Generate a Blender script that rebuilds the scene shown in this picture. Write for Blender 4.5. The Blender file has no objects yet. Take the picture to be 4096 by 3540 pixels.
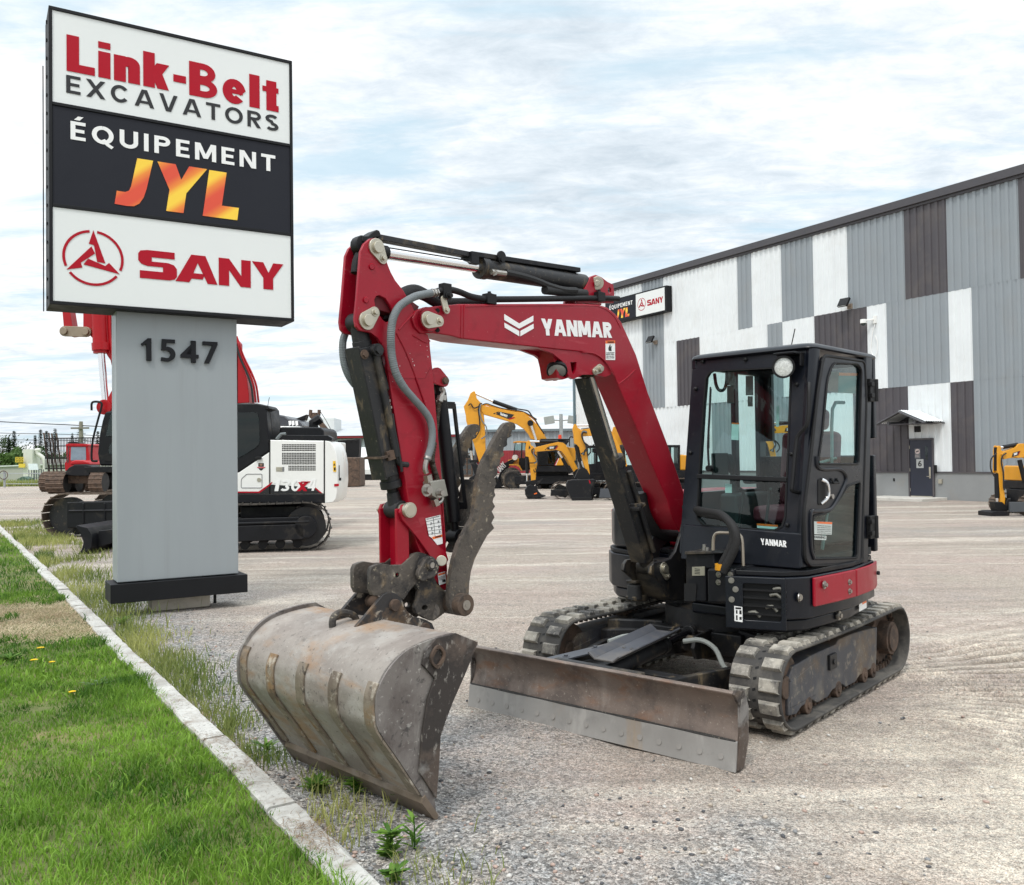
import bpy, bmesh, math, random
import numpy as np
from math import sin, cos, pi, sqrt, atan, atan2, radians
from mathutils import Vector, Matrix
from mathutils.noise import noise as mnoise
S = sqrt(.5)
scn = bpy.context.scene
COL = scn.collection
# ------------------------------------------------------------------ camera
F_PX, IMW, IMH = 1775.0, 2072.0, 1791.0
cd = bpy.data.cameras.new('camera')
cd.sensor_fit = 'HORIZONTAL'; cd.sensor_width = 36.0; cd.lens = 36.0 * F_PX / IMW
cd.clip_start = .05; cd.clip_end = 3000
cam = bpy.data.objects.new('camera', cd); COL.objects.link(cam)
CROT = Matrix.Rotation(pi/2 + atan(35/1775), 3, 'X') @ Matrix.Rotation(-0.0134, 3, 'Z')
CPOS = Vector((0, 0, 1.68))
cam.matrix_world = Matrix.Translation(CPOS) @ CROT.to_4x4()
scn.camera = cam
# ------------------------------------------------------------------ sky: thin broken cloud over a pale blue
SUN_EL, SUN_AZ = radians(57), radians(205)      # azimuth clockwise from +Y
w = bpy.data.worlds.new('World'); scn.world = w; w.use_nodes = True
nt = w.node_tree; N = nt.nodes; L = nt.links; N.clear()
def wn(t, **k):
    n = N.new(t)
    for a, b in k.items(): setattr(n, a, b)
    return n
out = wn('ShaderNodeOutputWorld'); bg = wn('ShaderNodeBackground'); bg.inputs[1].default_value = .1
sky = wn('ShaderNodeTexSky', sky_type='NISHITA', sun_disc=False, sun_elevation=SUN_EL, sun_rotation=SUN_AZ)
sky.air_density = 1.0; sky.dust_density = 1.5
tc = wn('ShaderNodeTexCoord'); sx = wn('ShaderNodeSeparateXYZ'); L.new(tc.outputs['Generated'], sx.inputs[0])
def wm(op, a, b=None, c=None, clamp=False):
    n = wn('ShaderNodeMath', operation=op, use_clamp=clamp)
    for i, v in enumerate((a, b, c)):
        if v is None: continue
        if isinstance(v, (int, float)): n.inputs[i].default_value = v
        else: L.new(v, n.inputs[i])
    return n.outputs[0]
zz = wm('ADD', wm('MAXIMUM', sx.outputs[2], 0.0), .13)
cx = wn('ShaderNodeCombineXYZ')
L.new(wm('DIVIDE', sx.outputs[0], zz), cx.inputs[0]); L.new(wm('DIVIDE', sx.outputs[1], zz), cx.inputs[1])
def wnoise(scale, detail, rough, loc=(0, 0, 0), st=(1, 1, 1), rot=0, dist=0):
    mp = wn('ShaderNodeMapping'); mp.inputs[1].default_value = loc; mp.inputs[2].default_value = (0, 0, rot); mp.inputs[3].default_value = st
    L.new(cx.outputs[0], mp.inputs[0])
    n = wn('ShaderNodeTexNoise'); n.inputs['Scale'].default_value = scale; n.inputs['Detail'].default_value = detail
    n.inputs['Roughness'].default_value = rough; n.inputs['Distortion'].default_value = dist
    L.new(mp.outputs[0], n.inputs['Vector']); return n.outputs[0]
def wramp(v, stops):
    r = wn('ShaderNodeValToRGB'); e = r.color_ramp.elements
    while len(e) < len(stops): e.new(.5)
    for i, (p, c) in enumerate(stops): e[i].position = p; e[i].color = (*c, 1)
    L.new(v, r.inputs[0]); return r.outputs[0]
def wmix(f, a, b):
    n = wn('ShaderNodeMix', data_type='RGBA')
    for k, v in ((0, f), (6, a), (7, b)):
        if isinstance(v, (int, float)): n.inputs[k].default_value = v
        elif isinstance(v, tuple): n.inputs[k].default_value = (*v, 1)
        else: L.new(v, n.inputs[k])
    return n.outputs[2]
big = wnoise(.9, 4, .5, (3.1, 1.7, 0), (.7, 1.0, 1), .25)
streak = wnoise(2.1, 8, .6, (.4, 2.2, 0), (.7, 1.25, 1), .3, .25)
fine = wnoise(9.0, 8, .66, (1.4, 4.2, 0), (.8, 1.25, 1), .35, .3)
mixv = wm('ADD', wm('MULTIPLY', big, .38), wm('ADD', wm('MULTIPLY', streak, .32), wm('MULTIPLY', fine, .30)))
cloud = wramp(mixv, [(.36, (5.9, 6.75, 7.5)), (.44, (7.4, 8.15, 8.8)), (.50, (9.0, 9.4, 9.7)), (.57, (10.6, 10.6, 10.6))])
pale = wmix(.75, sky.outputs[0], (6.6, 8.8, 10.0))
gap = wm('MULTIPLY', wramp(wnoise(2.1, 8, .62, (5.2, .3, 0), (.5, 1.6, 1), .15, .4), [(.50, (0, 0, 0)), (.64, (1, 1, 1))]), .75)
fin0 = wmix(gap, cloud, pale)
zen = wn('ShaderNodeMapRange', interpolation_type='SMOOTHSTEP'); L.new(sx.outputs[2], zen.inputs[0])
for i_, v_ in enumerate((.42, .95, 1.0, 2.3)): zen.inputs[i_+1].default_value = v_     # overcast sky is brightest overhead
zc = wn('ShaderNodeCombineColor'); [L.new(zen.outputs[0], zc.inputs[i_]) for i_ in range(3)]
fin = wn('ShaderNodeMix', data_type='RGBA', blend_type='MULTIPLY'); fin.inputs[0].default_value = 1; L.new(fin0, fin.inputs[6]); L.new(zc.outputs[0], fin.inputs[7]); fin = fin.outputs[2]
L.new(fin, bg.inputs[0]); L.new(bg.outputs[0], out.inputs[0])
# ------------------------------------------------------------------ sun behind thin cloud
sd = bpy.data.lights.new('sun', 'SUN'); sd.energy = 1.5; sd.angle = radians(10); sd.color = (1, .96, .9)
sun = bpy.data.objects.new('sun', sd); COL.objects.link(sun)
sdir = Vector((sin(SUN_AZ)*cos(SUN_EL), cos(SUN_AZ)*cos(SUN_EL), sin(SUN_EL)))
sun.rotation_euler = sdir.to_track_quat('Z', 'Y').to_euler()
vs = scn.view_settings
vs.view_transform = 'Standard'; vs.look = 'None'; vs.exposure = 0.16; vs.gamma = 1.0; vs.use_curve_mapping = False
try:
    scn.cycles.max_bounces = 8; scn.cycles.transparent_max_bounces = 16; scn.cycles.use_adaptive_sampling = True
except Exception: pass

# ------------------------------------------------------------------ measuring: photo point -> real plane
def ray(x, y): return CROT @ Vector(((x-IMW/2)/F_PX, -(y-IMH/2)/F_PX, -1))
def on_plane(x, y, n, d):
    r = ray(x, y); n = Vector(n); return CPOS + r*((d - n.dot(CPOS))/n.dot(r))
def at_depth(x, y, Y): return on_plane(x, y, (0, 1, 0), Y)
def on_ground(x, y, z=0): return on_plane(x, y, (0, 0, 1), z)
def Zf(x0, y0, x1, y1, wz):
    s = (x1-x0)/wz
    return lambda x, y: ((x0+s*x)*2072/4096, (y0+s*y)*1791/3540)
Z3 = Zf(1300, 880, 2600, 1980, 2072); Z4 = Zf(1300, 1900, 2300, 2700, 2072); Z5 = Zf(900, 2300, 2000, 3300, 1970)
Z6 = Zf(1850, 2300, 3100, 3150, 2072); Z7 = Zf(2400, 1350, 3600, 2500, 1869); Z8 = Zf(2800, 2200, 3800, 3000, 2072)
Z9 = Zf(2450, 1900, 3200, 2600, 1919); ZA = Zf(1360, 900, 1900, 1440, 1791); ZB = Zf(1340, 1300, 1840, 1900, 1492)
Z1 = Zf(100, 0, 1300, 1340, 1604); Z2 = Zf(0, 1200, 1400, 2500, 1929); ZW = Zf(2300, 600, 4096, 2100, 2072)
ZC = Zf(900, 1600, 1500, 2250, 1653); ZD = Zf(2000, 1600, 2600, 2100, 2072); ZE = Zf(1800, 1500, 2250, 2050, 1465)
ZG = Zf(0, 1700, 480, 2000, 2072); ZH = Zf(220, 1240, 560, 1900, 923); ZK = Zf(0, 1600, 500, 2300, 1279); ZR = Zf(3400, 1500, 4096, 2200, 1781)
ZV = Zf(2750, 1380, 3250, 1960, 1544)

# ------------------------------------------------------------------ materials
def lin(r, g, b):
    f = lambda c: (c/255/12.92) if c <= 10 else ((c/255+.055)/1.055)**2.4
    return (f(r), f(g), f(b))
def M(name, col, rough=.5, metal=0., var=.12, vs=3., spots=(), bump=0., bs=40., coat=0., rv=.12, spec=.5, stretch=None):
    """surface with uneven tone; spots = [(colour, scale, low, high, amount, stretch)] of wear, rust or dust"""
    m = bpy.data.materials.new(name); m.use_nodes = True
    nt = m.node_tree; b = nt.nodes['Principled BSDF']; Ln = nt.links
    def nd(t, **k):
        n = nt.nodes.new(t)
        for a, v in k.items(): setattr(n, a, v)
        return n
    tc = nd('ShaderNodeTexCoord')
    def nz(scale, det=5, ro=.6, st=None, off=0., dist=0.):
        mp = nd('ShaderNodeMapping'); mp.inputs[1].default_value = (off, off*1.3, off*.7)
        if st: mp.inputs[3].default_value = st
        Ln.new(tc.outputs['Object'], mp.inputs[0])
        n = nd('ShaderNodeTexNoise'); n.inputs['Scale'].default_value = scale; n.inputs['Detail'].default_value = det
        n.inputs['Roughness'].default_value = ro; n.inputs['Distortion'].default_value = dist
        Ln.new(mp.outputs[0], n.inputs['Vector']); return n.outputs[0]
    def mr(v, a, b_, c, d, smooth=True):
        n = nd('ShaderNodeMapRange'); n.inputs[1].default_value = a; n.inputs[2].default_value = b_
        n.inputs[3].default_value = c; n.inputs[4].default_value = d; Ln.new(v, n.inputs[0]); return n.outputs[0]
    base = nz(vs, 6, .65, stretch)
    mul = nd('ShaderNodeMix', data_type='RGBA', blend_type='MULTIPLY'); mul.inputs[0].default_value = 1
    mul.inputs[6].default_value = (*col, 1)
    cb = nd('ShaderNodeCombineColor'); f = mr(base, .25, .75, 1-var, 1+var)
    for i in range(3): Ln.new(f, cb.inputs[i])
    Ln.new(cb.outputs[0], mul.inputs[7]); c = mul.outputs[2]
    r = mr(base, .3, .7, max(.03, rough-rv), min(1, rough+rv))
    for i, sp in enumerate(spots):
        sc_, (scale, lo, hi, amt) = sp[0], sp[1:5]; st = sp[5] if len(sp) > 5 else None
        fac = mr(nz(scale, 7, .65, st, 3.7*(i+1), .3), lo, hi, 0, amt)
        mx = nd('ShaderNodeMix', data_type='RGBA'); Ln.new(fac, mx.inputs[0]); Ln.new(c, mx.inputs[6]); mx.inputs[7].default_value = (*sc_, 1)
        c = mx.outputs[2]
        mx2 = nd('ShaderNodeMix', data_type='FLOAT'); Ln.new(fac, mx2.inputs[0]); Ln.new(r, mx2.inputs[2]); mx2.inputs[3].default_value = .85
        r = mx2.outputs[0]
    Ln.new(c, b.inputs['Base Color']); Ln.new(r, b.inputs['Roughness'])
    b.inputs['Metallic'].default_value = metal; b.inputs['Coat Weight'].default_value = coat
    b.inputs['Specular IOR Level'].default_value = spec
    b.inputs['Coat Roughness'].default_value = .12
    if bump:
        bp_ = nd('ShaderNodeBump'); bp_.inputs['Strength'].default_value = bump; bp_.inputs['Distance'].default_value = .01
        Ln.new(nz(bs, 6, .65), bp_.inputs['Height']); Ln.new(bp_.outputs[0], b.inputs['Normal'])
    return m
def glass_mat(name, tint, refl=1.0):
    m = bpy.data.materials.new(name); m.use_nodes = True; nt = m.node_tree; nt.nodes.remove(nt.nodes['Principled BSDF'])
    o = nt.nodes['Material Output']; t = nt.nodes.new('ShaderNodeBsdfTransparent'); t.inputs[0].default_value = (*tint, 1)
    g = nt.nodes.new('ShaderNodeBsdfGlossy'); g.inputs[1].default_value = .02; g.inputs[0].default_value = (.95, 1, .98, 1)
    fr = nt.nodes.new('ShaderNodeFresnel'); fr.inputs[0].default_value = 1.5
    mu = nt.nodes.new('ShaderNodeMath'); mu.operation = 'MULTIPLY'; mu.inputs[1].default_value = refl; nt.links.new(fr.outputs[0], mu.inputs[0]); ge = nt.nodes.new('ShaderNodeNewGeometry'); iv = nt.nodes.new('ShaderNodeMath'); iv.operation = 'SUBTRACT'; iv.inputs[0].default_value = refl; nt.links.new(ge.outputs['Backfacing'], iv.inputs[1]); iv.use_clamp = True; nt.links.new(iv.outputs[0], mu.inputs[1])
    mx = nt.nodes.new('ShaderNodeMixShader'); nt.links.new(mu.outputs[0], mx.inputs[0]); nt.links.new(t.outputs[0], mx.inputs[1]); nt.links.new(g.outputs[0], mx.inputs[2])
    nt.links.new(mx.outputs[0], o.inputs[0]); return m
DUST = lin(150, 138, 120)
red_p = M('red_paint', lin(150, 7, 33), .40, var=.10, vs=2, spots=[(lin(128, 66, 66), 3, .52, .80, .38), (lin(186, 92, 98), 14, .60, .70, .30, (.18, 1, 1)), (lin(206, 160, 158), 70, .665, .70, .4), (lin(88, 20, 30), 6, .58, .72, .35)], coat=.12, bump=.06, bs=120, spec=.35)
red_n = M('bright_red_paint', lin(168, 10, 22), .42, var=.07, coat=.08, spec=.35)
blk_p = M('black_paint', lin(17, 18, 22), .48, var=.2, spots=[(DUST, 3.5, .55, .85, .18)], bump=.04, bs=90, spec=.3)
blk_w = M('worn_black_paint', lin(27, 27, 29), .52, var=.25, spots=[(lin(118, 104, 82), 3, .52, .70, .5), (lin(150, 130, 98), 9, .58, .68, .4, (1, 1, .4)), (lin(170, 160, 142), 60, .63, .70, .3)], bump=.14, bs=60)
navy_p = M('navy_black_paint', lin(13, 17, 26), .36, var=.1, spots=[(DUST, 2.2, .55, .9, .10), (DUST, 40, .62, .8, .14)], coat=.10, spec=.35)
blk_s = M('satin_black', lin(16, 16, 18), .55, var=.15, spec=.35)
dark_in = M('dark_recess', lin(14, 14, 15), .8, var=.2)
rubber = M('dusty_rubber', lin(78, 76, 74), .88, var=.25, vs=5, spots=[(lin(178, 171, 158), 4, .38, .58, .85), (lin(48, 48, 48), 7, .56, .68, .75), (lin(196, 190, 178), 45, .56, .66, .5)], bump=.35, bs=35)
rubber_d = M('dark_rubber', lin(62, 60, 58), .9, var=.25, vs=5, spots=[(lin(120, 114, 105), 4, .48, .68, .6)], bump=.3, bs=35)
steel = M('bare_steel', lin(168, 164, 158), .38, 1., var=.12, spots=[(lin(110, 92, 66), 14, .6, .8, .4)])
chrome = M('chrome_rod', (.8, .8, .8), .12, 1., var=.04)
zinc = M('zinc_plate', lin(190, 184, 168), .42, .85, var=.12, spots=[(lin(150, 120, 70), 30, .6, .8, .4)])
brownsteel = M('earth_worn_steel', lin(92, 85, 78), .62, .25, var=.3, vs=6, spots=[(lin(40, 40, 42), 3.5, .46, .58, .85), (lin(142, 122, 94), 8, .55, .67, .6), (lin(186, 174, 152), 34, .60, .68, .6), (lin(58, 56, 56), 26, .58, .66, .6)], bump=.5, bs=45)
hose = M('hose_rubber', lin(28, 28, 29), .65, var=.2)
sleeve = M('grey_hose_sleeve', lin(112, 118, 120), .7, var=.15, vs=12, bump=.3, bs=160)
white_v = M('white_vinyl', lin(236, 236, 234), .4, var=.03)
white_p = M('white_paint', lin(232, 232, 228), .35, var=.03, coat=.3)
yel_p = M('yellow_paint', lin(214, 148, 24), .4, var=.08, coat=.2)
gls = glass_mat('cab_glass', (.74, .87, .86)); gls_d = glass_mat('tinted_glass', (.5, .57, .55))
rusty = M('rusty_steel', lin(92, 74, 62), .8, .1, var=.35, spots=[(lin(48, 42, 38), 6, .48, .62, .7), (lin(136, 120, 102), 9, .55, .68, .5)], bump=.3)
conc = M('pale_concrete', lin(196, 192, 184), .85, var=.12, vs=5, spots=[(lin(120, 112, 100), 8, .58, .75, .5)], bump=.3, bs=60)
orange_v = M('orange_vinyl', lin(235, 110, 40), .4, var=.03)
grey_v = M('grey_print', lin(120, 120, 122), .5, var=.05)
black_v = M('black_vinyl', lin(28, 28, 30), .4, var=.05)
red_v = M('red_vinyl', lin(170, 8, 34), .6, var=.03, spec=.25)

# ------------------------------------------------------------------ meshes
class MB:
    def __init__(s): s.v = []; s.f = []; s.m = []
    def build_each(s, name, mats, parent=None, bevel=0., gap=.002, **k):
        """every piece that stands apart becomes a part of its own"""
        n = len(s.v); par = list(range(n))
        def fd(i):
            while par[i] != i: par[i] = par[par[i]]; i = par[i]
            return i
        for f in s.f:
            for q in f[1:]: par[fd(q)] = fd(f[0])
        g = {}
        for i in range(n): g.setdefault(fd(i), []).append(i)
        bx = [[set(v), np.array([s.v[i] for i in v]).min(0)-gap, np.array([s.v[i] for i in v]).max(0)+gap] for v in g.values()]
        ch = True
        while ch:
            ch = False
            for i in range(len(bx)):
                for j in range(i+1, len(bx)):
                    if (bx[i][1] <= bx[j][2]).all() and (bx[j][1] <= bx[i][2]).all():
                        bx[i] = [bx[i][0] | bx[j][0], np.minimum(bx[i][1], bx[j][1]), np.maximum(bx[i][2], bx[j][2])]; bx.pop(j); ch = True; break
                if ch: break
        o = []
        for b in bx:
            ix = sorted(b[0]); mp = {v: q for q, v in enumerate(ix)}; mb = MB(); mb.v = [s.v[i] for i in ix]
            for f, m in zip(s.f, s.m):
                if f[0] in mp: mb.f.append(tuple(mp[q] for q in f)); mb.m.append(m)
            o.append(mb.build(name, mats, parent, bevel, **k))
        return o
    def add(s, vs, fs, m=0):
        o = len(s.v); s.v += [tuple(p) for p in vs]
        s.f += [tuple(i+o for i in f) for f in fs]; s.m += [m]*len(fs); return s
    def box(s, c, d, rot=None, m=0):
        x, y, z = (k/2 for k in d)
        P = [Vector((a*x, b*y, e*z)) for a in (-1, 1) for b in (-1, 1) for e in (-1, 1)]
        if rot is not None: P = [rot @ p for p in P]
        return s.add([Vector(c)+p for p in P], [(0, 1, 3, 2), (4, 6, 7, 5), (0, 4, 5, 1), (2, 3, 7, 6), (0, 2, 6, 4), (1, 5, 7, 3)], m)
    def beam(s, a, b, wd, ht, up=(0, 0, 1), m=0):
        a, b = Vector(a), Vector(b); x = (b-a).normalized(); y = Vector(up).cross(x)
        if y.length < 1e-5: y = Vector((0, 1, 0))
        y.normalize(); z = x.cross(y); rot = Matrix((x, y, z)).transposed()
        return s.box((a+b)/2, ((b-a).length, wd, ht), rot, m)
    def prism(s, pts, fr, d0, d1, m=0):
        n = len(pts); A = [fr(p[0], p[1], d0) for p in pts]; B = [fr(p[0], p[1], d1) for p in pts]
        fs = [tuple(range(n)), tuple(range(2*n-1, n-1, -1))] + [(i, i+n, (i+1) % n+n, (i+1) % n) for i in range(n)]
        return s.add(A+B, fs, m)
    def cyl(s, a, b, r, r1=None, n=16, m=0):
        a, b = Vector(a), Vector(b); r1 = r if r1 is None else r1
        return s.loft([ring(a, b-a, r, n), ring(b, b-a, r1, n)], m)
    def loft(s, rings, m=0, caps=True, closed=True):
        n = len(rings[0]); V = [p for r in rings for p in r]; fs = []
        for k in range(len(rings)-1):
            for i in range(n if closed else n-1):
                j = (i+1) % n; fs.append((k*n+i, k*n+j, (k+1)*n+j, (k+1)*n+i))
        if caps: fs += [tuple(range(n-1, -1, -1)), tuple(range((len(rings)-1)*n, len(rings)*n))]
        return s.add(V, fs, m)
    def tube(s, path, r, n=8, m=0, sub=0):
        P = [Vector(p) for p in path]
        if sub: P = catmull(P, sub)
        rr = r if callable(r) else (lambda t: r)
        T = [(P[min(i+1, len(P)-1)]-P[max(i-1, 0)]).normalized() for i in range(len(P))]
        u = T[0].orthogonal().normalized(); R = []
        for i, (p, t) in enumerate(zip(P, T)):
            u = (u - t*u.dot(t)).normalized(); v = t.cross(u); q = rr(i/(len(P)-1))
            R.append([p + (u*cos(2*pi*k/n)+v*sin(2*pi*k/n))*q for k in range(n)])
        return s.loft(R, m)
    def frame(s, outer, inner, fr, d0, d1, m=0):
        """flat plate with an opening; both loops list the same number of points"""
        n = len(outer); V = []
        for d in (d0, d1):
            V += [fr(p[0], p[1], d) for p in outer] + [fr(p[0], p[1], d) for p in inner]
        fs = []
        for i in range(n):
            j = (i+1) % n
            fs += [(i, j, n+j, n+i), (2*n+i, 3*n+i, 3*n+j, 2*n+j), (i, 2*n+i, 2*n+j, j), (n+i, n+j, 3*n+j, 3*n+i)]
        return s.add(V, fs, m)
    def text(s, txt, org, ex, ey, wd, ht, off=0., depth=.002, shear=0., m=0, space=1.):
        """lettering as thin solid glyphs; org = lower-left corner, ex / ey = unit axes"""
        vs, fs = glyphs(txt, off, shear, space)
        ex, ey = Vector(ex).normalized(), Vector(ey).normalized(); ez = ex.cross(ey)
        org = Vector(org)
        return s.add([org + ex*(p[0]*wd) + ey*(p[1]*ht) + ez*(p[2]*depth) for p in vs], fs, m)
    def build(s, name, mats, parent=None, bevel=0., seg=2, ang=38, smooth=True, loc=None):
        me = bpy.data.meshes.new(name); me.from_pydata(s.v, [], s.f)
        mats = mats if isinstance(mats, (list, tuple)) else [mats]
        for k in mats: me.materials.append(k)
        me.polygons.foreach_set('material_index', s.m)
        bm = bmesh.new(); bm.from_mesh(me); bmesh.ops.recalc_face_normals(bm, faces=bm.faces); bm.to_mesh(me); bm.free()
        if smooth:
            me.polygons.foreach_set('use_smooth', [True]*len(me.polygons)); me.set_sharp_from_angle(angle=radians(ang))
        me.update()
        o = bpy.data.objects.new(name, me); COL.objects.link(o)
        if parent: o.parent = parent
        if loc: o.location = loc
        if bevel:
            bv = o.modifiers.new('bevel', 'BEVEL'); bv.width = bevel; bv.segments = seg; bv.limit_method = 'ANGLE'; bv.angle_limit = radians(40); bv.harden_normals = True
        return o
def ring(c, axis, r, n=16):
    c, t = Vector(c), Vector(axis).normalized(); u = t.orthogonal().normalized(); v = t.cross(u)
    return [c+(u*cos(2*pi*k/n)+v*sin(2*pi*k/n))*r for k in range(n)]
def catmull(P, k):
    Q = [P[0]*2-P[1]]+list(P)+[P[-1]*2-P[-2]]; o = []
    for i in range(1, len(Q)-2):
        a, b, c, d = Q[i-1:i+3]
        for j in range(k):
            t = j/k; o.append(.5*((2*b)+(c-a)*t+(2*a-5*b+4*c-d)*t*t+(3*b-a-3*c+d)*t**3))
    o.append(P[-1]); return o
def smooth2(pts, k=4, closed=False):
    P = [Vector((p[0], p[1], 0)) for p in pts]; return [(p.x, p.y) for p in catmull(P, k)]
def rrect(x0, y0, x1, y1, r, k=5):
    o = []
    for cx_, cy_, a in ((x1-r, y0+r, -90), (x1-r, y1-r, 0), (x0+r, y1-r, 90), (x0+r, y0+r, 180)):
        o += [(cx_+r*cos(radians(a+90*i/k)), cy_+r*sin(radians(a+90*i/k))) for i in range(k+1)]
    return o
def rpoly(pts, r, k=4):
    """polygon with rounded corners (r single or per corner)"""
    o = []; n = len(pts)
    for i in range(n):
        p = Vector(pts[i]); a = Vector(pts[i-1])-p; b = Vector(pts[(i+1) % n])-p
        q = r[i] if isinstance(r, (list, tuple)) else r
        q = min(q, a.length*.45, b.length*.45)
        if q < 1e-5: o += [tuple(p)]*1; continue
        s0, s1 = p+a.normalized()*q, p+b.normalized()*q
        for j in range(k+1):
            t = j/k; v = s0*(1-t)**2+p*2*t*(1-t)+s1*t*t; o.append((v.x, v.y))
    return o
def capsule(a, b, r0, r1, k=8):
    a, b = Vector(a), Vector(b); t = atan2(b.y-a.y, b.x-a.x); o = []
    for i in range(k+1): q = t+pi/2+pi*i/k; o.append((a.x+r0*cos(q), a.y+r0*sin(q)))
    for i in range(k+1): q = t-pi/2+pi*i/k; o.append((b.x+r1*cos(q), b.y+r1*sin(q)))
    return o
_G = {}
def glyphs(txt, off, shear, space):
    key = (txt, off, shear, space)
    if key in _G: return _G[key]
    c = bpy.data.curves.new('lettering', 'FONT'); c.body = txt; c.size = 1; c.offset = off; c.shear = shear; c.extrude = .5; c.space_character = space; c.resolution_u = 4
    o = bpy.data.objects.new('lettering', c); COL.objects.link(o)
    bpy.context.view_layer.update()
    me = bpy.data.meshes.new_from_object(o.evaluated_get(bpy.context.evaluated_depsgraph_get()))
    vs = np.array([v.co[:] for v in me.vertices]); fs = [tuple(p.vertices) for p in me.polygons]
    bpy.data.objects.remove(o); bpy.data.curves.remove(c); bpy.data.meshes.remove(me)
    lo, hi = vs.min(0), vs.max(0); vs = (vs-lo)/np.maximum(hi-lo, 1e-6)
    _G[key] = ([tuple(p) for p in vs], fs); return _G[key]
def tag(o, label, cat, group=None):
    o['label'] = label; o['category'] = cat
    if group: o['group'] = group
    return o
def thing(name, label, cat, loc=(0, 0, 0), rz=0., group=None):
    o = bpy.data.objects.new(name, None); COL.objects.link(o); o.location = loc; o.rotation_euler = (0, 0, rz); o.empty_display_size = .3
    return tag(o, label, cat, group)
def struct(o, kind='structure'): o['kind'] = kind; return o
def emblem(mb, c, ex, ey, r, depth, m=0):
    """three-bladed mark in a broken ring"""
    c, ex, ey = Vector(c), Vector(ex).normalized(), Vector(ey).normalized(); ez = ex.cross(ey)
    fr = lambda x, y, d: c+ex*(x*r)+ey*(y*r)+ez*d
    bl = [(0, 1.0), (.39, -.15), (.12, -.13), (.02, .46), (-.15, .50)]
    for k in range(3):
        t = 2*pi*k/3; mb.prism([(x*cos(t)-y*sin(t), x*sin(t)+y*cos(t)) for x, y in bl], fr, 0, depth, m)
        a0 = pi/2+.13+2*pi*k/3; a1 = pi/2+2*pi/3-.13+2*pi*k/3; q = [a0+(a1-a0)*i/16 for i in range(17)]
        mb.prism([(cos(a)*1.0, sin(a)*1.0) for a in q]+[(cos(a)*.91, sin(a)*.91) for a in q[::-1]], fr, 0, depth, m)
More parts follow.
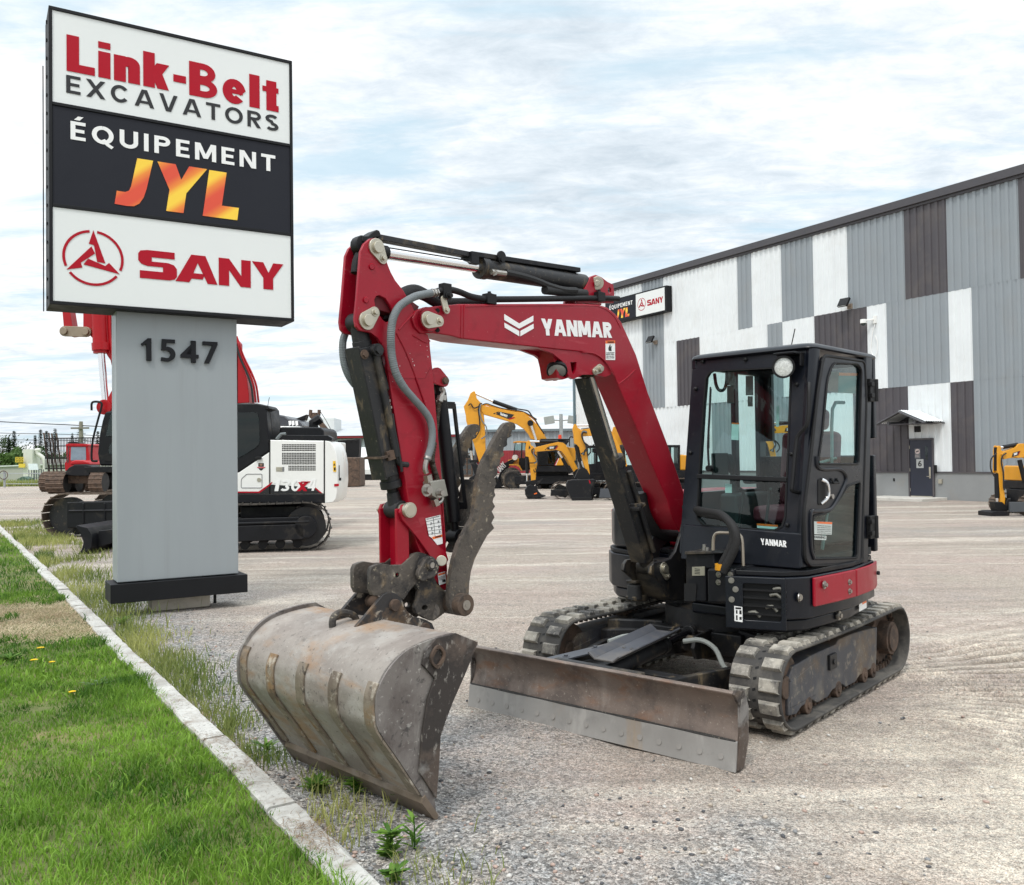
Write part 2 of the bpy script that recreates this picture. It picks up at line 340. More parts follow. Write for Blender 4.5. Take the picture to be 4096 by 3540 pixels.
# ------------------------------------------------------------------ heavy sign lettering built from straight and curved bars
def band(path, t):
    P = [Vector(p) for p in path]; n = len(P); L_, R_ = [], []
    for i in range(n):
        a = (P[i]-P[i-1]).normalized() if i else None; b = (P[i+1]-P[i]).normalized() if i < n-1 else None
        d = ((a or b)+(b or a)).normalized(); nn = Vector((-d.y, d.x)); k = t/2/max(.5, nn.dot(Vector((-(a or b).y, (a or b).x))))
        L_.append(P[i]+nn*k); R_.append(P[i]-nn*k)
    return [tuple(p) for p in L_+R_[::-1]]
def earc(cx, cy, rx, ry, a0, a1, k=12): return [(cx+rx*cos(radians(a0+(a1-a0)*i/k)), cy+ry*sin(radians(a0+(a1-a0)*i/k))) for i in range(k+1)]
def glyph(c, t):
    R = lambda x0, y0, x1, y1: [(x0, y0), (x1, y0), (x1, y1), (x0, y1)]
    def D(x0, y0, x1, y1, f=1.): q = t*f*sqrt((x1-x0)**2+(y1-y0)**2)/abs(y1-y0)/2; return [(x0-q, y0), (x0+q, y0), (x1+q, y1), (x1-q, y1)]
    h = t/2; xh = .73
    if c in 'EÉ': w = .62; o = [R(0, 0, t, 1), R(t, 1-t*.9, w, 1), R(t, .5-h*.9, w*.92, .5+h*.9), R(t, 0, w, t*.9)]+([D(w*.42, 1.09, w*.68, 1.30, .9)] if c == 'É' else [])
    elif c == 'X': w = .86; o = [D(t*.62, 0, w-t*.62, 1), D(w-t*.62, 0, t*.62, 1)]
    elif c == 'C': w = .84; o = [band(earc(w/2, .5, w/2-h, .5-h, 38, 322, 22), t)]
    elif c == 'A': w = .92; o = [D(t*.55, 0, w/2-h*.35, 1), D(w-t*.55, 0, w/2+h*.35, 1), R(.24*w, .2, .76*w, .2+t*.8)]
    elif c == 'V': w = .88; o = [D(w/2-h*.35, 0, t*.55, 1), D(w/2+h*.35, 0, w-t*.55, 1)]
    elif c == 'T': w = .72; o = [R(0, 1-t*.95, w, 1), R(w/2-h, 0, w/2+h, 1-t*.95)]
    elif c in 'OQ': w = .92; o = [band(earc(w/2, .5, w/2-h, .5-h, 90, 450, 28), t)]+([band([(w*.52, .26), (w*.70, .02), (w*.95, -.14)], t*.8)] if c == 'Q' else [])
    elif c in 'PR':
        w = .72; b = .44; o = [R(0, 0, t, 1), band([(t, 1-h*.95), (w*.55, 1-h*.95)]+earc(w*.55, (1+b)/2, w*.45-h, (1-b)/2-h*.95, 85, -85)+[(w*.55, b+h*.95), (t, b+h*.95)], t*.95)]
        if c == 'R': o.append(D(w-t*.6, 0, w*.46, b+.02))
    elif c == 'S': w = .70; o = [band(earc(w/2, .745, w/2-h, .255-h, 30, 180, 8)+earc(w/2, .745, w/2-h, .255-h*.9, 190, 262, 4)+earc(w/2, .255, w/2-h, .255-h*.9, 82, 10, 4)+earc(w/2, .255, w/2-h, .255-h, 0, -150, 8), t)]
    elif c == 'U': w = .80; o = [band([(h, 1), (h, .36)]+earc(w/2, .36, w/2-h, .36-h, 180, 360, 14)[1:]+[(w-h, 1)], t)]
    elif c == 'I': w = t; o = [R(0, 0, t, 1)]
    elif c == 'M': w = 1.0; o = [R(0, 0, t, 1), R(w-t, 0, w, 1), D(w/2, .12, t*.75, 1, .95), D(w/2, .12, w-t*.75, 1, .95)]
    elif c == 'N': w = .82; o = [R(0, 0, t, 1), R(w-t, 0, w, 1), D(w-t*.6, 0, t*.6, 1)]
    elif c == 'Y': w = .84; o = [R(w/2-h, 0, w/2+h, .42), D(w/2-h*.25, .40, t*.58, 1), D(w/2+h*.25, .40, w-t*.58, 1)]
    elif c == 'L': w = .60; o = [R(0, 0, t, 1), R(t, 0, w, t*.85)]
    elif c == 'B':
        w = .72; o = [R(0, 0, t, 1)]
        for y0, y1, ww in ((.5-t*.2, 1, w*.94), (0, .5+t*.2, w)): o.append(band([(t, y1-h*.7), (ww*.5, y1-h*.7)]+earc(ww*.5, (y0+y1)/2, ww*.5-h, (y1-y0)/2-h*.7, 85, -85)+[(ww*.5, y0+h*.7), (t, y0+h*.7)], t*.7))
    elif c == 'i': w = t; o = [R(0, 0, t, xh), R(0, .82, t, 1)]
    elif c == 'l': w = t; o = [R(0, 0, t, 1)]
    elif c == 'n': w = .58; o = [R(0, 0, t, xh), band([(t*.6, xh-.16)]+earc(w/2+t*.2, xh-.22, w/2-h-t*.2, .22-h, 130, 0, 10)+[(w-h, 0)], t)]
    elif c == 'k': w = .62; o = [R(0, 0, t, 1), D(t*.75, .26, w-t*.62, xh, .95), D(w-t*.62, 0, t*1.15, .44, .95)]
    elif c == '-': w = .30; o = [R(0, .30, w, .30+t*.8)]
    elif c == 'e': w = .62; o = [band([(w-h*.6, .36)]+earc(w/2, .365, w/2-h, .365-h*.8, 8, 318, 22), t*.85), R(t*.8, .30, w-t*.35, .30+t*.5)]
    elif c == 't': w = .42; o = [R(.10, 0, .10+t, .92), R(0, xh-t*.6, .10, xh), R(.10+t, xh-t*.6, w, xh), R(.10+t, 0, w, t*.7)]
    elif c == '3': w = .66; o = [band(earc(w*.48, .745, w*.52-h, .255-h, 150, -62, 12)+earc(w*.48, .26, w*.52-h, .26-h, 62, -150, 12), t)]
    elif c == '0': w = .68; o = [band(earc(w/2, .5, w/2-h, .5-h, 90, 450, 24), t)]
    elif c == '4': w = .72; o = [R(w*.58, 0, w*.58+t, 1), R(0, .2, w*.58, .2+t*.8), R(w*.58+t, .2, w, .2+t*.8), D(t*.5, .2+t*.8, w*.5, 1, .8)]
    elif c == 'x': w = .86; o = [D(t*.62, 0, w-t*.62, 1), D(w-t*.62, 0, t*.62, 1)]
    else: w = .35; o = []
    return w, o
def bar_text(mb, txt, org, ex, ey, wd, ht, t, depth, m=0, gap=.2, shear=0.):
    org, ex, ey = Vector(org), Vector(ex).normalized(), Vector(ey).normalized(); ez = ex.cross(ey); G = [glyph(c, t) for c in txt]
    tot = sum(g[0] for g in G)+gap*(len(G)-1); x = 0; s = (wd-shear*ht)/tot
    for w, polys in G:
        for i, p in enumerate(polys): mb.prism([((x+a)*s+shear*b*ht, b*ht) for a, b in p], lambda a, b, d: org+ex*a+ey*b+ez*d, 0, depth+.0003*i, m)
        x += w+gap
# ================================================================== ground
rng = np.random.default_rng(7); random.seed(5)
_lat = rng.random((256, 256))
def vnoise(x, y):
    xi, yi = np.floor(x).astype(int), np.floor(y).astype(int); fx, fy = x-xi, y-yi
    fx, fy = fx*fx*(3-2*fx), fy*fy*(3-2*fy); g = lambda a, b: _lat[a & 255, b & 255]
    return (g(xi, yi)*(1-fx)+g(xi+1, yi)*fx)*(1-fy)+(g(xi, yi+1)*(1-fx)+g(xi+1, yi+1)*fx)*fy - .5
def fbm(x, y, o=4):
    t = 0; a = 1
    for i in range(o): t = t+a*vnoise(x*2**i+17.3*i, y*2**i+9.1*i); a *= .5
    return t
SWC = np.array([1.57, 6.66])
K0 = on_ground(774, 1788, .05); KD = Vector((-.547, .837, 0)).normalized(); KN = Vector((.837, .547, 0))   # kerb: right edge, direction, towards the yard
RK = 88.
def ground_h(x, y):
    h = .022*fbm(x*.35, y*.35, 3)+.018*fbm(x*1.3, y*1.3, 4)+.012*fbm(x*5, y*5, 3)
    dx, dy = x-SWC[0], y-SWC[1]; r = np.hypot(dx, dy); a = np.arctan2(dy, dx)
    w_ = np.clip((r-1.25)/.5, 0, 1)*np.clip((5.0-r)/1.2, 0, 1)*np.clip((.95-np.abs(a+.2))/.35, 0, 1)
    h = h+w_*(.030*np.sin(RK*a+3.5*fbm(x*.8, y*.8, 2))*(.6+1.3*vnoise(x*1.7+5, y*1.7)))+.02*w_*fbm(x*3, y*3, 3)
    for cx_, cy_, s_, q in ((.3, 7.6, .5, .03), (3.2, 4.2, .5, .02), (-.2, 8.1, .35, .03)):
        h = h+q*np.exp(-((x-cx_)**2+(y-cy_)**2)/s_**2)*(1+fbm(x*4, y*4, 3))
    d = (x-K0.x)*KN.x+(y-K0.y)*KN.y                    # distance right of the kerb
    h = np.where(d < .3, h*np.clip((d+.05)/.35, .15, 1), h)
    fade = np.clip((60-np.hypot(x, y))/40, 0, 1)
    drop = np.clip((y-76)/80, 0, 1)*np.clip((-14-x)/14, 0, 1)        # the land falls away beyond the far left edge of the yard
    return h*fade-.004-3.0*drop*drop*(3-2*drop)
def axis(lo, hi, step, far_lo, far_hi, gr=1.09):
    a = list(np.arange(lo, hi, step)); s = step
    while a[-1] < far_hi: s *= gr; a.append(a[-1]+s)
    s = step
    while a[0] > far_lo: s *= gr; a.insert(0, a[0]-s)
    return np.array(a)
gx = axis(-3.0, 6.0, .03, -900, 900); gy = axis(2.2, 9.5, .03, -300, 1500)
X, Y = np.meshgrid(gx, gy); Zg = ground_h(X, Y)
nx, ny = len(gx), len(gy)
me = bpy.data.meshes.new('gravel_yard'); nv = nx*ny
me.vertices.add(nv); me.vertices.foreach_set('co', np.stack([X, Y, Zg], -1).reshape(-1).astype(np.float32))
ii = (np.arange(ny-1)[:, None]*nx+np.arange(nx-1)[None]).reshape(-1)
quads = np.stack([ii, ii+1, ii+nx+1, ii+nx], -1).reshape(-1)
me.loops.add(len(quads)); me.loops.foreach_set('vertex_index', quads.astype(np.int32))
me.polygons.add(len(ii)); me.polygons.foreach_set('loop_start', (np.arange(len(ii))*4).astype(np.int32)); me.polygons.foreach_set('use_smooth', [True]*len(ii))
# pale crusher dust worked up by the tracks; coarse dark chippings beside the kerb
dx, dy = X-SWC[0], Y-SWC[1]; rr = np.hypot(dx, dy); aa = np.arctan2(dy, dx)
dust = np.clip((rr-1.1)/.5, 0, 1)*np.clip((4.6-rr)/1.3, 0, 1)*np.clip((1.15-np.abs(aa+.45))/.6, 0, 1)*np.clip(.75+1.6*fbm(X*.9, Y*.9, 4), 0, 1)
ridge = np.clip((rr-1.25)/.5, 0, 1)*np.clip((5.0-rr)/1.2, 0, 1)*np.clip((.95-np.abs(aa+.2))/.35, 0, 1)
dust = np.clip(dust*(1-.62*ridge*(.5-.5*np.sin(RK*aa+3.5*fbm(X*.8, Y*.8, 2)))), 0, 1)     # loose dust lies on the ridges left by the tracks
kd = (X-K0.x)*KN.x+(Y-K0.y)*KN.y
coarse = np.clip((1.9-kd)/1.1+.9*fbm(X*.9, Y*.9, 4), 0, 1)*np.clip((16-Y)/5, 0, 1)
for cx_, cy_, s_ in ((.8, 3.55, .35), (.45, 3.3, .5), (.95, 3.9, .3)):
    coarse = np.maximum(coarse, np.exp(-((X-cx_)**2+(Y-cy_)**2)/s_**2)*(.9+1.2*fbm(X*2.5, Y*2.5, 3)))
trough = np.clip(ridge*(.5-.5*np.sin(RK*aa+3.5*fbm(X*.8, Y*.8, 2)))*(.55+1.2*fbm(X*1.1, Y*1.1, 3)), 0, 1)
for k_, (rad_, wd_) in enumerate(((2.35, .30), (3.05, .26), (3.75, .34))):      # broad arcs scuffed by turning tracks, nearer the camera
    a_ = np.exp(-((rr+.25*fbm(X*.7, Y*.7, 3)-rad_)/wd_)**2)*np.clip((-.5-aa)/.3, 0, 1)*np.clip((aa+1.75)/.5, 0, 1); dust = np.clip(dust+.55*a_, 0, 1)
for nm, arr in (('dust', dust), ('coarse', np.clip(coarse, 0, 1)), ('trough', trough)):
    at_ = me.attributes.new(nm, 'FLOAT', 'POINT'); at_.data.foreach_set('value', arr.reshape(-1).astype(np.float32))
me.update(); me.validate()
yard = struct(bpy.data.objects.new('gravel_yard', me)); COL.objects.link(yard)
def ground_mat():
    m = bpy.data.materials.new('gravel'); m.use_nodes = True; nt = m.node_tree; b = nt.nodes['Principled BSDF']; Ln = nt.links
    def nd(t, **k):
        n = nt.nodes.new(t)
        for a, v in k.items(): setattr(n, a, v)
        return n
    def val(sock, v):
        if isinstance(v, (int, float)): sock.default_value = v
        elif isinstance(v, tuple): sock.default_value = (*v, 1)
        else: Ln.new(v, sock)
    tc = nd('ShaderNodeTexCoord').outputs['Object']
    def mp(st, loc=(0, 0, 0), rot=0):
        n = nd('ShaderNodeMapping'); n.inputs[1].default_value = loc; n.inputs[2].default_value = (0, 0, rot); n.inputs[3].default_value = st; Ln.new(tc, n.inputs[0]); return n.outputs[0]
    def nz(sc, det, ro, st=(1, 1, 1), loc=(0, 0, 0), rot=0):
        n = nd('ShaderNodeTexNoise'); n.inputs['Scale'].default_value = sc; n.inputs['Detail'].default_value = det; n.inputs['Roughness'].default_value = ro
        Ln.new(mp(st, loc, rot), n.inputs['Vector']); return n.outputs[0]
    def mr(v, a, b_, c=0., d=1.):
        n = nd('ShaderNodeMapRange'); Ln.new(v, n.inputs[0])
        for i, k in enumerate((a, b_, c, d)): n.inputs[i+1].default_value = k
        return n.outputs[0]
    def mix(f, a, b_, bt='MIX'):
        n = nd('ShaderNodeMix', data_type='RGBA', blend_type=bt); val(n.inputs[0], f); val(n.inputs[6], a); val(n.inputs[7], b_); return n.outputs[2]
    def mth(op, a, b_):
        n = nd('ShaderNodeMath', operation=op); val(n.inputs[0], a); val(n.inputs[1], b_); return n.outputs[0]
    def vor(sc, feat='F1', out='Color'):
        n = nd('ShaderNodeTexVoronoi', feature=feat); n.inputs['Scale'].default_value = sc; Ln.new(mp((1, 1, .3)), n.inputs['Vector']); return n
    at = lambda nm: nd('ShaderNodeAttribute', attribute_name=nm).outputs['Fac']
    dustf, coarsef = at('dust'), at('coarse')
    beige, pink, grey, pale = lin(167, 157, 145), lin(172, 157, 147), lin(148, 145, 141), lin(206, 197, 183)
    c = mix(mr(nz(.35, 5, .6), .42, .6), beige, pink)
    c = mix(mr(nz(.22, 5, .6, loc=(4, 2, 0)), .5, .66, 0, .75), c, grey)
    c = mix(mr(nz(.8, 6, .65, (.12, 1.0, 1), (2, 7, 0), .05), .5, .62, 0, .75), c, pale)       # wheel and track drag marks across the yard
    c = mix(mr(nz(1.1, 6, .65, (.1, 1.3, 1), (7, 1, 0), -.12), .54, .64, 0, .5), c, lin(140, 130, 120))
    c = mix(mr(nz(2.2, 7, .65, loc=(1, 3, 0)), .5, .7, 0, .4), c, lin(142, 128, 116))
    c = mix(mth('MULTIPLY', dustf, mr(nz(3.5, 6, .65), .30, .55)), c, lin(220, 209, 191))
    c = mix(mr(nz(2.6, 7, .7, (.16, 1.5, 1), (3, 9, 0), .1), .50, .62, 0, .55), c, lin(146, 138, 129))
    c = mix(mr(nz(9, 6, .7, loc=(5, 5, 0)), .52, .66, 0, .5), c, lin(136, 129, 122))
    c = mix(mth('MULTIPLY', coarsef, mr(nz(5, 5, .6), .3, .6, .35, 1)), c, lin(146, 145, 143))
    c = mix(mth('MULTIPLY', at('trough'), .9), c, lin(118, 107, 94))
    # single stones, coarse and fine
    v1, v2 = vor(68), vor(190)
    sp = nd('ShaderNodeSeparateColor'); Ln.new(v1.outputs['Color'], sp.inputs[0]); sp2 = nd('ShaderNodeSeparateColor'); Ln.new(v2.outputs['Color'], sp2.inputs[0])
    amt1 = mth('ADD', mr(coarsef, 0, 1, .42, 1.), mth('MULTIPLY', dustf, -.15))
    f1 = mr(sp.outputs[0], 0, 1, .38, 1.5); f2 = mr(sp2.outputs[0], 0, 1, .45, 1.5)
    g1 = nd('ShaderNodeCombineColor'); [Ln.new(f1, g1.inputs[i]) for i in range(3)]
    g2 = nd('ShaderNodeCombineColor'); [Ln.new(f2, g2.inputs[i]) for i in range(3)]
    c = mix(amt1, c, mix(1., c, g1.outputs[0], 'MULTIPLY'))
    c = mix(.9, c, mix(1., c, g2.outputs[0], 'MULTIPLY'))
    tint = mix(mr(sp.outputs[1], .0, 1., 0, 1), (1.05, .985, .95), (.95, .99, 1.02))
    c = mix(.6, c, mix(1., c, tint, 'MULTIPLY'))
    Ln.new(c, b.inputs['Base Color']); b.inputs['Roughness'].default_value = .92; b.inputs['Specular IOR Level'].default_value = .2
    hgt = mth('ADD', mth('ADD', mth('MULTIPLY', v1.outputs['Distance'], -.55), mth('MULTIPLY', v2.outputs['Distance'], -.3)), mth('MULTIPLY', nz(22, 6, .65), 1.1))
    bp = nd('ShaderNodeBump'); bp.inputs['Strength'].default_value = .85; bp.inputs['Distance'].default_value = .016; Ln.new(hgt, bp.inputs['Height'])
    bp2 = nd('ShaderNodeBump'); bp2.inputs['Strength'].default_value = .7; bp2.inputs['Distance'].default_value = .06
    Ln.new(nz(1.4, 6, .6, (.35, 1.3, 1)), bp2.inputs['Height']); Ln.new(bp2.outputs[0], bp.inputs['Normal']); Ln.new(bp.outputs[0], b.inputs['Normal'])
    return m
yard.data.materials.append(ground_mat())

# loose stones lying on the yard
def stones(n, name, xs, ys, smin, smax, mats, accept=None):
    oc = np.array([(1, 0, 0), (-1, 0, 0), (0, 1, 0), (0, -1, 0), (0, 0, 1), (0, 0, -1), (.6, .6, .5), (-.6, .6, .5), (-.6, -.6, .5), (.6, -.6, .5)], float)
    tri = [(0, 6, 9), (6, 2, 7), (7, 1, 8), (8, 3, 9), (4, 6, 7), (4, 7, 8), (4, 8, 9), (4, 9, 6), (0, 2, 6), (2, 1, 7), (1, 3, 8), (3, 0, 9), (5, 2, 0), (5, 1, 2), (5, 3, 1), (5, 0, 3)]
    px, py = rng.uniform(*xs, n), rng.uniform(*ys, n)
    if accept is not None: k = accept(px, py) > rng.random(n); px, py = px[k], py[k]; n = len(px)
    s = smin+(smax-smin)*rng.random(n)**3
    V = oc[None]*(1+.35*rng.standard_normal((n, 10, 3))*.6)*s[:, None, None]*np.array([1, .8, .6])
    a = rng.uniform(0, 2*pi, n); ca, sa = np.cos(a)[:, None], np.sin(a)[:, None]
    V = np.stack([V[..., 0]*ca-V[..., 1]*sa, V[..., 0]*sa+V[..., 1]*ca, V[..., 2]], -1)
    V[..., 0] += px[:, None]; V[..., 1] += py[:, None]; V[..., 2] += (ground_h(px, py)+s*.2)[:, None]
    T = (np.array(tri)[None]+np.arange(n)[:, None, None]*10).reshape(-1)
    me = bpy.data.meshes.new(name); me.vertices.add(n*10); me.vertices.foreach_set('co', V.reshape(-1).astype(np.float32))
    me.loops.add(len(T)); me.loops.foreach_set('vertex_index', T.astype(np.int32)); nf = len(T)//3
    me.polygons.add(nf); me.polygons.foreach_set('loop_start', (np.arange(nf)*3).astype(np.int32))
    for k in mats: me.materials.append(k)
    me.polygons.foreach_set('material_index', np.repeat(rng.integers(0, len(mats), n), 16).astype(np.int32))
    me.update(); me.validate(); o = bpy.data.objects.new(name, me); COL.objects.link(o); return o
stm = [M('stone_%s' % k, lin(*c), .9, var=.25, vs=30) for k, c in (('pale', (190, 186, 180)), ('grey', (128, 128, 128)), ('dark', (84, 84, 86)), ('pink', (172, 148, 136)), ('beige', (168, 156, 142)))]
def acc(px, py):
    k = (px-K0.x)*KN.x+(py-K0.y)*KN.y
    base = np.clip((1.5-k)/1.2, 0, .8)+.10+.6*np.exp(-((px-.6)**2+(py-3.5)**2)/.5)
    return np.where(k < .02, 0, base*np.clip(1.25-py/9, .1, 1))
o = stones(46000, 'gravel_stones', (-4.5, 5.5), (2.6, 10.5), .004, .017, stm, acc)
struct(o, 'stuff'); tag(o, 'loose grey and pinkish stones scattered over the gravel yard', 'gravel')

# ================================================================== kerb and lawn
kerb = MB(); d = -1.5; seg = random.Random(3)
while d < 34:
    ln = seg.uniform(1.1, 1.9); j = seg.uniform(-.012, .012); dz = seg.uniform(-.008, .008); a = K0+KD*d+KN*j; b = K0+KD*(d+ln-.012)+KN*(j+seg.uniform(-.01, .01)); a.z = b.z = 0
    n = max(2, int(ln/.12)); R = []
    for i in range(n+1):
        p = a+(b-a)*(i/n); e = seg.uniform(-.006, .006); e2 = seg.uniform(-.006, .006); t = .062+dz+seg.uniform(-.003, .003)
        R.append([p-KN*(.142+e2)-Vector((0, 0, .1)), p-KN*(.142+e2)+Vector((0, 0, t-.012)), p-KN*(.128+e2)+Vector((0, 0, t)), p-KN*(.012+e)+Vector((0, 0, t)), p+KN*e+Vector((0, 0, t-.014)), p+KN*(.004+e)-Vector((0, 0, .1))])
    kerb.loft(R); d += ln
kerb_m = M('kerb_concrete', lin(186, 184, 178), .92, var=.16, vs=4, spots=[(lin(128, 112, 96), 7, .54, .68, .7), (lin(84, 78, 70), 40, .57, .66, .65), (lin(126, 120, 112), 2.2, .5, .66, .5)], bump=.45, bs=70)
o = kerb.build('kerb', kerb_m, smooth=False); struct(o)
lawn_soil = M('lawn_soil', lin(92, 98, 52), .95, var=.3, vs=2, spots=[(lin(140, 124, 86), 2, .5, .65, .6)])
A = K0-KN*.135
lw = MB(); lw.add([(A+KD*-2).to_tuple()[:2]+(.03,), (A+KD*34).to_tuple()[:2]+(.03,), (A+KD*34-KN*30).to_tuple()[:2]+(.03,), (A+KD*-2-KN*30).to_tuple()[:2]+(.03,)], [(0, 1, 2, 3)])
struct(lw.build('lawn_ground', lawn_soil, smooth=False))

def blade_mat(name, c1, c2, trans=.35):
    m = bpy.data.materials.new(name); m.use_nodes = True; nt = m.node_tree; b = nt.nodes['Principled BSDF']; Ln = nt.links
    at = nt.nodes.new('ShaderNodeAttribute'); at.attribute_name = 'tint'
    r = nt.nodes.new('ShaderNodeValToRGB'); e = r.color_ramp.elements; e[0].color = (*c1, 1); e[1].color = (*c2, 1); Ln.new(at.outputs['Fac'], r.inputs[0])
    Ln.new(r.outputs[0], b.inputs['Base Color']); b.inputs['Roughness'].default_value = .55; b.inputs['Specular IOR Level'].default_value = .25
    t = nt.nodes.new('ShaderNodeBsdfTranslucent'); Ln.new(r.outputs[0], t.inputs[0]); mx = nt.nodes.new('ShaderNodeMixShader'); mx.inputs[0].default_value = trans
    Ln.new(b.outputs[0], mx.inputs[1]); Ln.new(t.outputs[0], mx.inputs[2]); Ln.new(mx.outputs[0], nt.nodes['Material Output'].inputs[0]); return m
def blades(name, P, hgt, wid, lean, mat, tint, z0=0.):
    n = len(P); a = rng.uniform(0, 2*pi, n); l = lean*(.25+.75*rng.random(n)); d = rng.uniform(0, 2*pi, n)
    ux, uy = np.cos(a)*wid/2, np.sin(a)*wid/2; lx, ly = np.cos(d)*l*hgt, np.sin(d)*l*hgt
    z = np.broadcast_to(z0, (n,)); V = np.zeros((n, 5, 3))
    V[:, 0] = np.stack([P[:, 0]-ux, P[:, 1]-uy, z], -1); V[:, 1] = np.stack([P[:, 0]+ux, P[:, 1]+uy, z], -1)
    V[:, 2] = np.stack([P[:, 0]+ux*.8+lx*.35, P[:, 1]+uy*.8+ly*.35, z+hgt*.55], -1); V[:, 3] = np.stack([P[:, 0]-ux*.8+lx*.35, P[:, 1]-uy*.8+ly*.35, z+hgt*.55], -1)
    V[:, 4] = np.stack([P[:, 0]+lx, P[:, 1]+ly, z+hgt*np.sqrt(np.clip(1-.6*l*l, .2, 1))], -1)
    me = bpy.data.meshes.new(name); me.vertices.add(n*5); me.vertices.foreach_set('co', V.reshape(-1).astype(np.float32))
    o5 = np.arange(n)[:, None]*5; lo = (np.array([0, 1, 2, 3, 3, 2, 4])[None]+o5).reshape(-1)
    me.loops.add(len(lo)); me.loops.foreach_set('vertex_index', lo.astype(np.int32))
    st = (np.array([0, 4])[None]+np.arange(n)[:, None]*7).reshape(-1); me.polygons.add(2*n); me.polygons.foreach_set('loop_start', st.astype(np.int32))
    me.polygons.foreach_set('use_smooth', [True]*(2*n))
    at_ = me.attributes.new('tint', 'FLOAT', 'POINT'); at_.data.foreach_set('value', np.repeat(np.clip(tint, 0, 1), 5).astype(np.float32))
    me.materials.append(mat); me.update(); me.validate(); o = bpy.data.objects.new(name, me); COL.objects.link(o); return o
AX, KDn, KNn = np.array([A.x, A.y]), np.array([KD.x, KD.y]), np.array([KN.x, KN.y])
def lawn_pts(n, s0, s1, t0, t1): s = rng.uniform(s0, s1, n); t = rng.uniform(t0, t1, n); return AX+s[:, None]*KDn-t[:, None]*KNn, s, t
BP_C = np.array(on_ground(95, 1255)[:2])                            # centre of the scorched patch
def burnt(P):
    q = P-BP_C; u = q@KDn; v = q@KNn
    return np.exp(-((u/1.5)**2+(v/1.3)**2)**1.3)*(1.1+1.9*fbm(P[:, 0]*1.6, P[:, 1]*1.6, 4))
grass_m = blade_mat('lawn_grass_blade', (.04, .12, .012), (.25, .42, .055)); pts = []; hs = []; ws_ = []
for n, s0, s1, t0, t1, h0, wd in ((100000, -1.5, 4.6, -.03, 3.4, .055, .0058), (58000, 4.6, 10, -.02, 5, .06, .008), (40000, 10, 20, -.02, 9, .065, .011), (16000, 20, 34, 0, 12, .07, .016)):
    P, s, t = lawn_pts(n, s0, s1, t0, t1); k = burnt(P) < .35+.3*rng.random(len(P)); P = P[k]; m_ = len(P)
    pts.append(P); hs.append(h0*(.55+.75*rng.random(m_))*(1+1.1*fbm(P[:, 0]*1.5, P[:, 1]*1.5, 3)+.6*fbm(P[:, 0]*9, P[:, 1]*9, 2))); ws_.append(np.full(m_, wd)*(.7+.6*rng.random(m_)))
P = np.concatenate(pts); H = np.concatenate(hs); Wd = np.concatenate(ws_)
ti = .42+.9*fbm(P[:, 0]*.9, P[:, 1]*.9, 4)+.7*fbm(P[:, 0]*6, P[:, 1]*6, 2)+.55*(rng.random(len(P))-.5)
o = blades('lawn_grass', P, H, Wd, .95, grass_m, ti, .028); struct(o, 'stuff'); tag(o, 'short bright green lawn grass left of the pale kerb', 'grass')
# clover and dandelion leaves low among the grass
P, s_, t_ = lawn_pts(9000, -1.2, 9, .02, 3.6); P = P[(fbm(P[:, 0]*1.1+9, P[:, 1]*1.1, 3) > .06) & (burnt(P) < .4)]
o = blades('clover_leaves', P, .05*(.5+rng.random(len(P))), .016*(.6+.8*rng.random(len(P))), 1.1, grass_m, .55+.5*rng.random(len(P)), .03); struct(o, 'stuff'); tag(o, 'patches of broad clover and dandelion leaves low in the lawn', 'clover')
# scorched straw
straw_m = blade_mat('straw_blade', (.34, .25, .15), (.72, .60, .42), .3)
P = BP_C+rng.standard_normal((30000, 2))*1.15; P = P[(burnt(P) > .3) & (((P-AX)@KNn) < -.01)]
o = blades('dry_grass', P, .028*(.5+rng.random(len(P))), np.full(len(P), .006), 3.2, straw_m, .5+.6*fbm(P[:, 0]*2, P[:, 1]*2, 3)+.3*(rng.random(len(P))-.5), .03); struct(o, 'stuff'); tag(o, 'scorched straw coloured patch of dead grass in the lawn', 'dry grass')
# thin wild grass between kerb and gravel
wild_m = blade_mat('wild_grass_blade', (.08, .14, .025), (.46, .46, .16), .35)
def strip(n, s0, s1, wdt):
    s = rng.uniform(s0, s1, n); t = np.abs(rng.standard_normal(n))*wdt
    P = np.array([K0.x, K0.y])+s[:, None]*KDn+(t+.01)[:, None]*KNn
    k = (fbm(P[:, 0]*1.6+3, P[:, 1]*1.6, 3)+.12-t*.12 > rng.uniform(-.2, .25, n)); return P[k]
Ps = [strip(3000, -.3, 2.6, .2), strip(3600, 2.2, 7, .24), strip(3800, 6.5, 15, .42), strip(8000, 14, 27, .8)]
P = np.concatenate(Ps); near = P[:, 1]
H = np.where(near < 9, .11, .17)*(.35+.9*rng.random(len(P))); Wd = np.clip(.0035+.0006*near, .003, .016)
o = blades('wild_grass', P, H, Wd, .8, wild_m, .45+.8*fbm(P[:, 0]*1.2, P[:, 1]*1.2, 3)+.4*(rng.random(len(P))-.5), 0.); struct(o, 'stuff'); tag(o, 'thin yellow green wild grass between kerb and gravel', 'grass')
# pine needles and dead stems lying across the kerb
P = []
for s, n, sp_ in ((3.0, 260, .22), (2.2, 340, .25), (1.55, 200, .2), (.55, 420, .13), (4.4, 120, .3), (7.5, 200, .8)):
    q = np.array([K0.x, K0.y])+KDn*s+rng.standard_normal((n, 1))*sp_*KDn-rng.uniform(.0, .15, (n, 1))*KNn; P.append(q)
P = np.concatenate(P); needle_m = blade_mat('dead_needle', (.10, .055, .03), (.36, .25, .15), .1)
o = blades('pine_needles', P, .012*np.ones(len(P)), np.full(len(P), .0025), 8., needle_m, rng.random(len(P)), .064); struct(o, 'stuff'); tag(o, 'brown dead needles and stems littering the kerb', 'needles')

